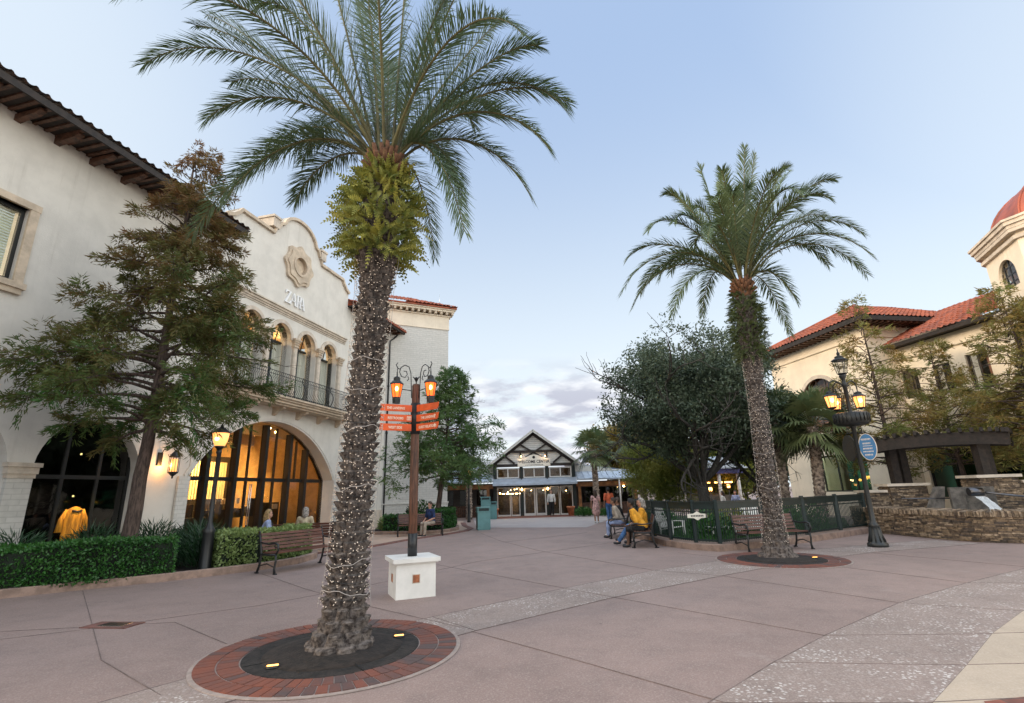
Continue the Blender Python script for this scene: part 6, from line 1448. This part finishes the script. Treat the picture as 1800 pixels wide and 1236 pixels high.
def hang_lantern(parent, x, y, z, r=.115, hh=.26, pane='lamp_orange', name='lantern', flame=True, power=9, base=True):
    """z = top of the glass; tapered six-sided lantern"""
    f = MB(); P = lambda r_, zz, k: (x + r_ * math.cos(.4 + k * PI / 3), y + r_ * math.sin(.4 + k * PI / 3), zz)
    f.lathe([(r * 1.18, z), (r * 1.2, z + .02), (r * .75, z + .07), (r * .6, z + .075), (r * .6, z + .13), (r * .35, z + .15), (.012, z + .16), (.012, z + .24)], (x, y, 0), 6, False, a0=.4)
    for k in range(6): f.tube([P(r * .66, z - hh, k), P(r * 1.03, z, k)], .008, 4, False); f.tube([P(r * .66, z - hh, k), P(r * .66, z - hh, k + 1)], .009, 4, False)
    if base: f.lathe([(r * .70, z - hh), (r * .72, z - hh - .03), (r * .66, z - hh - .10), (r * .70, z - hh - .11)], (x, y, 0), 6, False, a0=.4)
    else: f.lathe([(r * .70, z - hh), (r * .5, z - hh - .03), (.015, z - hh - .06)], (x, y, 0), 6, False, a0=.4)
    o = f.build(name, 'black_metal', parent)
    q = MB(); 
    for k in range(6): q.add([P(r * .62, z - hh, k), P(r * .62, z - hh, k + 1), P(r * .99, z, k + 1), P(r * .99, z, k)], [(0, 1, 2, 3)])
    q.build('pane', pane, o)
    if flame:
        q = MB(); a = math.atan2(-y - parent.location.y, -x - parent.location.x)
        q.sphere((x + r * .80 * math.cos(a), y + r * .80 * math.sin(a), z - hh * .38), r * .27, 8, 6, (1, 1, 1.5)); q.build('flame', 'lamp_flame', o)
    return o
for s, yaw in ((-1, R(28)), (1, R(-34))):
    d = Vector((s * math.cos(yaw), s * math.sin(yaw), 0)); up1 = Vector((0, 0, 1)); o0 = d * .085
    g = MB(); P = lambda a, z: tuple(d * a + up1 * z)
    g.tube([P(.085, 3.42), P(.10, 3.7), P(.11, 3.9), P(.15, 4.02), P(.23, 4.05), P(.31, 3.99), P(.33, 3.9), P(.29, 3.82), P(.22, 3.81), P(.18, 3.87), P(.2, 3.93), P(.25, 3.93)], .0095, 6)
    g.tube([P(.32, 3.96), P(.36, 3.97), P(.40, 4.04), P(.37, 4.08)], .010, 6); g.tube([P(.37, 3.97), P(.375, 3.86)], .008, 5); g.tube([P(.17, 3.84), P(.15, 3.78), P(.18, 3.75)], .009, 5)
    g.tube([P(.085, 3.56), P(.30, 3.58)], .009, 5); g.build('scroll_bracket', 'black_metal', SP)
    p = d * .375; o = hang_lantern(SP, p.x, p.y, 3.66, .105, .25)
# ------------------------------------------------------------------ street lamps
def street_lamp(label, x, y, hh=3.45, rb=.16, sc=1.):
    t = thing('street_lamp', label, 'street lamp', (x, y, 0), 0, 'single-headed street lamps')
    g = MB(); g.lathe([(rb, 0), (rb, .08), (rb * .86, .12), (rb * .8, .9), (rb * .9, .96), (rb * .55, 1.05), (.055, 1.15), (.045, hh - .62), (.07, hh - .58), (.05, hh - .5)], n=14); g.build('post', 'black_metal', t)
    g = MB(); g.lathe([(.06, hh - .5), (.12, hh - .44), (.115, hh - .42)], n=12); g.build('bowl_seat', 'black_metal', t); g = MB(); g.lathe([(.20, hh - .10), (.21, hh - .07), (.13, hh), (.05, hh + .05), (.015, hh + .12), (.001, hh + .16)], n=12); hd = g.build('lamp_head', 'black_metal', t)
    g = MB(); g.lathe([(.11, hh - .43), (.165, hh - .28), (.19, hh - .10)], n=12); g.build('glass_bowl', 'lamp_pane', hd)
    g = MB(); g.sphere((0, -.145, hh - .25), .05, 8, 6, (1.2, 1, 1)); g.build('bulb', 'lamp_flame', hd)
    return t
street_lamp('black street lamp with lit bowl head, standing in the gap of the hedges', -7.45, 12.85, 3.40)
street_lamp('small far street lamp with lit head, left of the visitor building', -2.85, 31.6, 3.1, .11)
# ornate lamp post with three arms, hanging basket and blue signs
OL = thing('ornate_lamp_post', 'ornate black post with lit side lanterns, round planter and blue oval sign', 'street lamp', (9.5, 14.25, 0), R(12))
g = MB(); g.lathe([(.24, 0), (.24, .08), (.20, .12), (.17, .16), (.13, .42), (.11, .50), (.13, .53), (.10, .58), (.07, .64), (.062, 1.0), (.055, 3.1), (.085, 3.14), (.075, 3.2), (.06, 3.5), (.055, 4.3), (.09, 4.34), (.05, 4.40), (.05, 4.52), (.1, 4.60), (.08, 4.66)], n=14)
for k in range(10): a = 2 * PI * k / 10; g.tube([(.2 * math.cos(a), .2 * math.sin(a), .13), (.145 * math.cos(a), .145 * math.sin(a), .3), (.115 * math.cos(a), .115 * math.sin(a), .5)], .014, 4)
g.build('post', 'iron', OL)
o = hang_lantern(OL, 0, 0, 5.06, .185, .38, 'glass_lantern', 'top_lantern', False, base=False)
g = MB(); g.sphere((0, 0, 5.2), .05, 8, 6); g.lathe([(.03, 5.22), (.05, 5.28), (.015, 5.34), (.02, 5.38), (.001, 5.46)], n=10); g.build('finial', 'iron', o)
for a in (R(8), R(168), R(85)):
    d = Vector((math.cos(a), math.sin(a), 0)); P = lambda r_, z: tuple(d * r_ + Vector((0, 0, z)))
    g = MB(); g.tube([P(.05, 4.30), P(.14, 4.42), P(.30, 4.49), (P(.43, 4.42)), P(.47, 4.30), P(.47, 4.24)], .018, 7)
    g.tube([P(.05, 3.72), P(.16, 3.80), P(.24, 3.95), P(.18, 4.08), P(.10, 4.02), P(.12, 3.94)], .011, 5); g.tube([P(.06, 4.10), P(.15, 4.16), P(.22, 4.28), P(.16, 4.36), P(.10, 4.30)], .010, 5); g.tube([P(.24, 4.02), P(.30, 4.12), P(.28, 4.24), P(.22, 4.22)], .009, 5); g.tube([P(.06, 3.72), P(.2, 3.66), P(.28, 3.74), P(.24, 3.82), P(.18, 3.78)], .01, 5)
    g.build('arm', 'iron', OL); hang_lantern(OL, d.x * .47, d.y * .47, 4.02, .155, .31, 'lamp_pane', 'lantern', True, base=False)
g = MB(); g.lathe([(.10, 3.16), (.36, 3.20), (.42, 3.26), (.43, 3.52), (.39, 3.54), (.38, 3.48), (.05, 3.47)], n=28)
for k in range(24): a = 2 * PI * k / 24; g.tube([(.435 * math.cos(a), .435 * math.sin(a), 3.27), (.44 * math.cos(a), .44 * math.sin(a), 3.5)], .012, 4)
for s in (-1, 1): g.tube([(s * .08, 0, 3.0), (s * .18, 0, 2.96), (s * .26, 0, 3.04), (s * .22, 0, 3.12), (s * .16, 0, 3.06)], .012, 5)
g.build('planter', 'iron', OL)
for a, nm in ((R(-54), 'blue'), (R(95), 'back')):
    n_ = 40; pl = []
    for k in range(n_):
        th = 2 * PI * k / n_; rx = .215 * (1 - .10 * math.cos(2 * th) ** 2 + .05 * math.cos(4 * th)); pl.append((rx * math.cos(th) + .24, .36 * math.sin(th)))
    M_ = Matrix.Rotation(a, 4, 'Z') @ Matrix.Translation((.0, 0, 2.58)) @ Matrix.Rotation(PI / 2, 4, 'X')
    g = MB(); g.prism(pl, -.02, .02, M_); sg = g.build('oval_sign', 'sign_letters' if nm == 'blue' else 'iron', OL)
    g = MB(); g.prism([(.24 + (x - .24) * .93, y * .96) for x, y in pl], .0205, .024, M_); g.prism([(.24 + (x - .24) * .93, y * .96) for x, y in pl], -.024, -.0205, M_); g.build('sign_face', 'blue_sign' if nm == 'blue' else 'iron', sg)
    if nm == 'blue':
        g = MB(); rr = random.Random(3)
        for z, w_, h_ in ((.20, .24, .05), (.09, .20, .045), (.02, .22, .010), (-.05, .22, .045), (-.13, .24, .035), (-.22, .18, .05)):
            if h_ < .02: g.prism([(.24 - w_ / 2, z), (.24 + w_ / 2, z), (.24 + w_ / 2, z + h_), (.24 - w_ / 2, z + h_)], .0245, .026, M_); continue
            x = .24 - w_ / 2
            while x < .24 + w_ / 2 - .02:
                cw = rr.uniform(.014, .026); g.prism([(x, z - h_ / 2), (x + cw * .4, z - h_ / 2), (x + cw * .4, z), (x + cw * .8, z), (x + cw * .8, z + h_ / 2), (x, z + h_ / 2)], .0245, .026, M_); x += cw + .006
        g.build('lettering', 'sign_letters', sg)
    g = MB(); g.tube([(0, 0, 2.97), (.24 * math.cos(a), .24 * math.sin(a), 2.99), (.30 * math.cos(a), .30 * math.sin(a), 2.94)], .012, 5); g.tube([(0, 0, 2.18), (.24 * math.cos(a), .24 * math.sin(a), 2.20)], .010, 5); g.build('sign_bracket', 'iron', sg)
# ------------------------------------------------------------------ bins
def bin_(x, y, rz, label, sc=1., h=1.02):
    t = thing('litter_bin', label, 'bin', (x, y, 0), rz, 'teal litter bins')
    w = .30 * sc; d = .27 * sc
    g = MB(); g.box(-w, w, -d, d, .05, h - .22); g.box(-w * .95, w * .95, -d * .95, d * .95, 0, .05); g.box(-w - .02, w + .02, -d - .02, d + .02, h - .22, h - .18); g.build('body', 'teal_bin', t)
    g = MB(); g.box(-w - .02, w + .02, -d - .02, d + .02, h - .05, h)
    for sx in (-1, 1):
        for sy in (-1, 1): g.box(*sorted((sx * w, sx * (w - .05))), *sorted((sy * d, sy * (d - .05))), h - .18, h - .05)
    g.box(-w + .03, w - .03, d - .03, d, h - .18, h - .05); g.build('lid', 'teal_bin', t)
    g = MB(); g.box(-w + .06, w - .06, -d + .04, -d + .05, h - .179, h - .051); g.box(-w - .006, -w - .001, -d + .03, d - .03, .1, h - .25); g.build('opening', 'teal_dark', t)
    return t
bin_(-1.58, 24.95, R(12), 'front teal litter bin, nearest the plaza, at the end of the corner bed', 1.0, 1.02)
bin_(-1.98, 33.9, R(4), 'teal litter bin beside the left terracotta pot', 1.0, 1.42)
bin_(-1.35 - .15, 34.5, R(4), 'slimmer teal bin between the tall bin and the left terracotta pot', .7, 1.1)
# garden furniture inside the fence
t = thing('garden_table', 'low white table on the grass inside the green fence', 'table', (6.6, 17.3, 0), R(10))
g = MB()
for k in range(5): g.box(-.45, .45, -.2 + k * .085, -.2 + k * .085 + .07, .38, .40)
g.build('tabletop', 'white_paint', t)
for sx in (-.42, .38):
    for sy in (-.19, .18): g = MB(); g.box(sx, sx + .04, sy, sy + .04, 0, .38); g.build('leg', 'white_paint', t)
def slat_chair(x, y, rz, label):
    t = thing('garden_chair', label, 'chair', (x, y, 0), rz, 'slatted garden chairs on the lawn')
    g = MB()
    for k in range(6): g.bar((-.28 + k * .11, .25, .32), (-.28 + k * .115, .55, .95 + .03 * math.sin(k * .6)), .085, .02, (0, 1, 0))
    g.build('backrest', 'white_paint', t); g = MB()
    for k in range(5): g.box(-.3, .3, -.28 + k * .115, -.19 + k * .115, .34 - k * .02, .36 - k * .02)
    g.build('seat', 'white_paint', t)
    for s in (-1, 1): g = MB(); g.box(s * .33 - .03, s * .33 + .03, -.3, .35, .52, .545); g.box(s * .33 - .03, s * .33 + .03, -.3, -.24, 0, .52); g.box(s * .33 - .03, s * .33 + .03, .2, .26, 0, .52); g.build('arm_frame', 'white_paint', t)
slat_chair(5.35, 18.5, R(40), 'pale slatted garden chair inside the fence behind the man in yellow'); slat_chair(7.7, 17.6, R(-30), 'pale slatted garden chair inside the fence left of the farther palm')
# ------------------------------------------------------------------ people
mat('skin_light', (.48, .27, .19), .55, .08, 8); mat('skin_dark', (.12, .06, .035), .5, .1, 8); mat('skin_tan', (.30, .16, .10), .55, .08, 8)
mat('hair_blond', (.33, .22, .10), .7, .3, 20); mat('hair_grey', (.30, .27, .24), .7, .3, 20); mat('hair_brown', (.04, .022, .014), .7, .3, 20); mat('hair_black', (.010, .009, .009), .7, .3, 20)
mat('cloth_yellow', (.74, .34, .025), .85, .15, 6, .7, 9); mat('cloth_jeans', (.055, .14, .32), .85, .25, 7, .7, 12); mat('cloth_navy', (.012, .03, .10), .85, .2, 7, .7, 9); mat('cloth_khaki', (.34, .28, .22), .85, .12, 7, .7, 9)
mat('cloth_orange', (.55, .115, .045), .85, .15, 6, .7, 9); mat('cloth_pink', (.50, .30, .28), .85, .3, 9, .7, 9); mat('cloth_black', (.012, .012, .013), .85, .3, 6, .7, 9); mat('cloth_blue', (.28, .34, .52), .85, .15, 7, .7, 9); mat('cloth_sand', (.42, .35, .24), .85, .12, 7, .7, 9); mat('cloth_white', (.62, .6, .56), .85, .1, 7, .7, 9)
mat('shoe_dark', (.015, .015, .017), .6, .2); mat('shoe_white', (.6, .6, .58), .6, .1)
def remeshed(name, mb, m_, parent, vox=.014, smooth=4):
    me = bpy.data.meshes.new('tmp'); me.from_pydata(mb.v, [], mb.f); bm = bmesh.new(); bm.from_mesh(me); bmesh.ops.recalc_face_normals(bm, faces=bm.faces); bm.to_mesh(me); bm.free()
    o = bpy.data.objects.new('tmp', me); COL.objects.link(o)
    md = o.modifiers.new('r', 'REMESH'); md.mode = 'VOXEL'; md.voxel_size = vox; md.use_smooth_shade = True
    ms = o.modifiers.new('s', 'SMOOTH'); ms.iterations = smooth; ms.factor = .5
    dg = bpy.context.evaluated_depsgraph_get(); me2 = bpy.data.meshes.new_from_object(o.evaluated_get(dg)); bpy.data.objects.remove(o); me2.name = name
    me2.materials.clear(); return link(name, me2, m_, parent)
def limb(mb, pts, rad, n=12):
    P = [Vector(p) for p in pts]
    Q = []; Rr = []
    for i in range(len(P) - 1):
        for k in range(5): t_ = k / 5; Q.append(P[i].lerp(P[i + 1], t_)); Rr.append(rad[i] * (1 - t_) + rad[i + 1] * t_)
    Q.append(P[-1]); Rr.append(rad[-1]); mb.tube(Q, Rr, n)
    for p, r in zip(P, rad): mb.sphere(p, r * 1.0, n, 8)
def person(label, loc, rz, J, skin, hair, top, bottom, shoes, hairlen=0, topsleeve=.45, bottomlen=1., female=False, s=1., vox=.014, grp='people in the plaza', skirt=False, beard=None, extras=None):
    """J: joints (x right, y forward, z up): pelvis chest neck head sh(R/L) el wr hip kn an toe"""
    t = thing('person', label, 'person', loc, rz, grp); t.scale = (s, s, s)
    V = {k: Vector(v) for k, v in J.items()}
    def m(k): v = V[k]; return v
    L_ = lambda a, b, f: a.lerp(b, f)
    sw = .92 if female else 1.
    b = MB()
    limb(b, [V['pelvis'], L_(V['pelvis'], V['chest'], .5), V['chest']], [.125, .115 * sw, .13 * sw], 16)
    limb(b, [V['chest'], V['neck']], [.10, .06]); limb(b, [V['neck'], V['head']], [.052, .05])
    fw_ = (V['face']).normalized() if 'face' in V else Vector((0, 1, 0)); rg = fw_.cross(Vector((0, 0, 1))).normalized(); hd = V['head'] + Vector((0, 0, .05))
    b.sphere(hd, .088, 16, 12, (1, 1, 1.28)); b.sphere(hd + fw_ * .028 - Vector((0, 0, .045)), .066, 12, 9, (1, 1, 1.15)); b.sphere(hd + fw_ * .092 - Vector((0, 0, .018)), .017, 8, 6, (1, 1, 1.6))
    for sd_ in (-1, 1): b.sphere(hd + rg * sd_ * .088 - Vector((0, 0, .01)) - fw_ * .004, .02, 8, 6, (1, 1, 1.5))
    b.sphere(hd + fw_ * .082 - Vector((0, 0, .068)), .02, 8, 6, (1.4, 1, .6))
    shirt = MB(); limb(shirt, [V['pelvis'] + Vector((0, 0, .02)), L_(V['pelvis'], V['chest'], .5), V['chest'], L_(V['chest'], V['neck'], .7)], [.152, .142 * sw, .150 * sw, .10], 18)
    pants = MB(); limb(pants, [V['pelvis'] + Vector((0, 0, .03)), V['pelvis']], [.14, .15], 16); shoe = MB()
    for sd_, S in ((1, 'R'), (-1, 'L')):
        sh, el, wr = V['sh' + S], V['el' + S], V['wr' + S]; hp, kn, an = V['hp' + S], V['kn' + S], V['an' + S]
        limb(b, [L_(V['chest'], V['neck'], .35), sh], [.085, .058]); limb(b, [sh, el, wr], [.052, .040, .026], 12)
        # hand: palm, four fingers and thumb
        hd_ = (wr - el).normalized(); pa = wr + hd_ * .05; sx = hd_.cross(Vector((0, 0, 1))); sx = sx.normalized() if sx.length > .1 else Vector((1, 0, 0)); dn = hd_.cross(sx)
        limb(b, [wr, pa, wr + hd_ * .08], [.024, .030, .030], 10)
        for q in range(4): r0_ = wr + hd_ * .085 + sx * (q - 1.5) * .019; l_ = (.062, .072, .068, .052)[q]; limb(b, [r0_, r0_ + hd_ * l_ * .55, r0_ + hd_ * l_ * .85 + dn * .022], [.0095, .009, .0075], 6)
        r0_ = wr + hd_ * .035 - sx * .03; limb(b, [r0_, r0_ - sx * .028 + hd_ * .03, r0_ - sx * .03 + hd_ * .058], [.011, .010, .008], 6)
        limb(b, [hp, kn, an], [.082, .056, .038], 12); toe = V['to' + S]; limb(b, [an, an.lerp(toe, .6) - Vector((0, 0, .03)), toe], [.036, .034, .028], 8)
        limb(shirt, [L_(V['chest'], V['neck'], .30), sh], [.10, .075], 12); e2 = L_(sh, el, min(1, topsleeve * 1.6)); limb(shirt, [sh, e2] + ([L_(el, wr, .85)] if topsleeve > .7 else []), [.073, .064] + ([.045] if topsleeve > .7 else []), 12)
        if not skirt:
            limb(pants, [V['pelvis'], hp], [.13, .105], 12)
            if bottomlen > .6: limb(pants, [hp, kn, L_(kn, an, .93)], [.103, .078, .062], 14)
            else: limb(pants, [hp, L_(hp, kn, .95)], [.106, .096], 14)
        limb(shoe, [an - Vector((0, 0, .045)) - (toe - an).normalized() * .03, an.lerp(toe, .5) - Vector((0, 0, .03)), toe], [.044, .043, .036], 10)
    if skirt:
        kn = (V['knR'] + V['knL']) / 2; P_ = V['pelvis']; limb(pants, [P_ + Vector((0, 0, .12)), P_, L_(P_, kn, .75)], [.14, .18, .24], 18)
    remeshed('body', b, skin, t, vox * .8, 2); remeshed('shirt', shirt, top, t, vox, 3); remeshed('skirt' if skirt else 'trousers', pants, bottom, t, vox, 3); remeshed('shoes', shoe, shoes, t, vox, 2)
    h = MB(); h.sphere(hd + Vector((0, 0, .022)) - fw_ * .014, .100, 16, 12, (1, 1, 1.18))
    if hairlen: limb(h, [hd - fw_ * .05, hd - fw_ * .075 - Vector((0, 0, .14)), hd - fw_ * .08 - Vector((0, 0, .10 + hairlen))], [.085, .078, .05], 12)
    for sd_ in (-1, 1):
        if hairlen: limb(h, [hd + rg * sd_ * .07 - fw_ * .02, hd + rg * sd_ * .075 - fw_ * .02 - Vector((0, 0, .08 + hairlen * .6))], [.04, .032], 8)
    # keep the face clear: drop hair geometry in front of the hairline
    hv = remeshed('hair', h, hair, t, .010, 2); bm = bmesh.new(); bm.from_mesh(hv.data)
    bmesh.ops.delete(bm, geom=[v for v in bm.verts if (v.co - hd).dot(fw_) > .035 and (v.co - hd).z < .062], context='VERTS'); bm.to_mesh(hv.data); bm.free()
    e = MB()
    for sd_ in (-1, 1): e.sphere(hd + fw_ * .086 + rg * sd_ * .032 + Vector((0, 0, .006)), .010, 6, 5)
    e.build('eyes', 'hair_black', t)
    return t
def seated(lean=.0, kneeR=(.1, .44, .50), kneeL=(-.1, .44, .50), anR=(.11, .46, .09), anL=(-.11, .46, .09), wrR=(.12, .33, .60), wrL=(-.12, .33, .60), elR=(.27, .10, .70), elL=(-.27, .10, .70), face=(0, 1, -.1), hx=0.):
    y = lean; f = Vector(face); tr_ = Vector((0, .14, -.05))
    return dict(pelvis=(0, 0, .53), chest=(hx * .5, y * .7, .86), neck=(hx * .8, y, 1.06), head=(hx, y * 1.1, 1.19), face=tuple(f), shR=(.18 + hx * .8, y * .9, 1.01), shL=(-.18 + hx * .8, y * .9, 1.01), elR=elR, elL=elL, wrR=wrR, wrL=wrL, hpR=(.09, .02, .51), hpL=(-.09, .02, .51), knR=kneeR, knL=kneeL, anR=anR, anL=anL, toR=tuple(Vector(anR) + tr_), toL=tuple(Vector(anL) + tr_))
def standing(stride=.0, arm=.05, face=(0, 1, 0), elR=(.24, -.03, 1.14), elL=(-.24, -.03, 1.14), wrR=(.25, .06, .90), wrL=(-.25, .06, .90)):
    return dict(pelvis=(0, 0, .95), chest=(0, .0, 1.25), neck=(0, 0, 1.45), head=(0, .01, 1.58), face=face, shR=(.18, 0, 1.40), shL=(-.18, 0, 1.40), elR=elR, elL=elL, wrR=wrR, wrL=wrL, hpR=(.09, 0, .90), hpL=(-.09, 0, .90), knR=(.09, stride * .55 + .02, .49), knL=(-.09, -stride * .35 + .03, .50), anR=(.09, stride, .085), anL=(-.09, -stride, .10), toR=(.10, stride + .15, .035), toL=(-.10, -stride + .14, .035))
# man in yellow facing the plaza centre (towards -x), near end of the bench
bx, by, brz = 3.85, 16.4, R(-102)
def on_bench(bx, by, brz, off, fwd_=-.02, z=0.):
    # bench local: seat faces -y ; person faces -y of bench => rz = brz + pi
    c, s_ = math.cos(brz), math.sin(brz); lx, ly = off, fwd_; return (bx + lx * c - ly * s_, by + lx * s_ + ly * c, z), brz + PI
loc, r_ = on_bench(bx, by, brz, .60, .0)
person('man in yellow shirt and dark shorts leaning forward on the bench', loc, r_, seated(.28, wrR=(.05, .42, .60), wrL=(-.05, .44, .60), elR=(.27, .18, .66), elL=(-.27, .18, .66), face=(.1, 1, -.3)), 'skin_dark', 'hair_black', 'cloth_yellow', 'cloth_black', 'shoe_dark', 0, .5, .5, vox=.012)
loc, r_ = on_bench(bx, by, brz, .02, .04)
person('grey-haired person in yellow and blue jeans on the near bench', loc, r_, seated(.02, kneeR=(.1, .46, .54), anR=(.1, .72, .20), kneeL=(-.1, .46, .54), anL=(-.1, .78, .12)), 'skin_light', 'hair_grey', 'cloth_yellow', 'cloth_jeans', 'shoe_dark', .06, .5, 1., vox=.013)
loc, r_ = on_bench(bx, by, brz, -.5, .04)
person('dark-clothed person at the far end of the near bench, half hidden by the others', loc, r_, seated(.05), 'skin_tan', 'hair_black', 'cloth_black', 'cloth_black', 'shoe_dark', .08, .9, 1., vox=.014)
loc, r_ = on_bench(3.75, 19.35, R(-104), .35, .04)
person('person in pale blue denim leaning forward on the farther bench', loc, r_, seated(.2, face=(0, 1, -.4)), 'skin_tan', 'hair_brown', 'cloth_khaki', 'cloth_blue', 'shoe_dark', 0, .9, 1.)
loc, r_ = on_bench(3.75, 19.35, R(-104), -.3, .04)
person('person in grey on the far end of the farther bench', loc, r_, seated(.1), 'skin_tan', 'hair_brown', 'cloth_black', 'cloth_khaki', 'shoe_white', 0, .9, 1.)
loc, r_ = on_bench(-4.05, 22.25, R(14), .48, -.03)
person('man in navy polo and khaki trousers reading on the dark bench', loc, R(138), seated(.10, face=(0, 1, -.6)), 'skin_light', 'hair_brown', 'cloth_navy', 'cloth_khaki', 'shoe_dark', 0, .5, 1.)
for wr_ in (): pass
person('man walking away in orange-red shirt and blue jeans, in the middle distance', (4.85, 27.6, 0), R(8), standing(.06), 'skin_tan', 'hair_black', 'cloth_orange', 'cloth_jeans', 'shoe_white', 0, .6, 1., s=1.0)
person('dark-haired girl walking away in a pink dress beside the man in orange', (4.12, 27.4, 0), R(-5), standing(.10), 'skin_tan', 'hair_brown', 'cloth_pink', 'cloth_pink', 'shoe_white', .22, .4, 1., True, .93, skirt=True)
bg_ = thing('shopping_bag', 'pale paper shopping bag carried by the man in orange', 'bag', (5.21, 27.65, .42), 0)
g = MB(); g.box(-.13, .13, -.07, .07, 0, .32); g.build('bag_body', 'merch_white', bg_); g = MB(); g.tube([(-.07, 0, .32), (-.05, 0, .46), (.05, 0, .46), (.07, 0, .32)], .006, 5); g.build('handle', 'merch_brown', bg_)
person('greeter in dark uniform with white collar, standing at the entrance of the visitor building', (2.42, 36.3, 0), R(175), standing(0), 'skin_light', 'hair_brown', 'cloth_white', 'cloth_black', 'shoe_dark', 0, .9, 1., s=1.0)
# two women seated behind the pale hedge
for lab, x, y, rz_, hr, tp, ln in (('blonde woman in light blue top, seated behind the pale hedge', -7.35, 15.45, R(-62), 'hair_blond', 'cloth_blue', .16), ('grey-blond woman in sand-coloured jacket behind the pale hedge', -6.95, 17.35, R(15), 'hair_grey', 'cloth_sand', .10)):
    person(lab, (x, y, .0), rz_, seated(.08, face=(.1, 1, -.1)), 'skin_light', hr, tp, 'cloth_jeans', 'shoe_dark', ln, .95, 1., True)
bench_at(-7.45, 15.4, R(118), 'bench hidden behind the pale hedge, under the blonde woman'); bench_at(-6.95, 17.36, R(195), 'bench behind the pale hedge under the woman in sand jacket')
# dining guests far beyond the fence
for i, (x, y, c, lab) in enumerate(((13.0, 33, 'cloth_white', 'far diner in white, left of the kiosk garden'), (14.2, 34, 'cloth_blue', 'far diner in pale blue, beside the one in white'))):
    person(lab, (x, y, 0), R(60 + 70 * i), seated(.05), 'skin_light', 'hair_brown', c, 'cloth_black', 'shoe_dark', .05, .6, 1., vox=.02)
    sl_o = thing('garden_stool', 'plain dark stool under the ' + ('diner in white' if i == 0 else 'diner in pale blue'), 'stool', (x, y, 0)); g = MB(); g.box(-.2, .2, -.2, .2, .38, .42); g.build('seat', 'dark_wood', sl_o)
    for sx in (-.17, .14):
        for sy in (-.17, .14): g = MB(); g.box(sx, sx + .03, sy, sy + .03, 0, .38); g.build('leg', 'dark_wood', sl_o)
for i, (x, y, z, lab) in enumerate(((13.6, 33.5, 1.55, 'low amber garden lantern among the far diners'), (16.9, 36, 1.9, 'amber garden lantern on a stake right of the kiosk'), (11.5, 31, 1.4, 'small amber lantern behind the oak trunk'))):
    t = thing('garden_lantern', lab, 'lantern', (x, y, 0), 0, 'amber lanterns in the far garden')
    g = MB(); g.tube([(0, 0, 0), (0, 0, z)], .02, 6); g.lathe([(.12, 0), (.14, .02), (.05, .10)], (0, 0, z + .2), 10); g.build('stake', 'black_metal', t); g = MB(); g.lathe([(.08, 0), (.1, .1), (.09, .2)], (0, 0, z), 10); g.build('glass', 'lamp_glow', t)
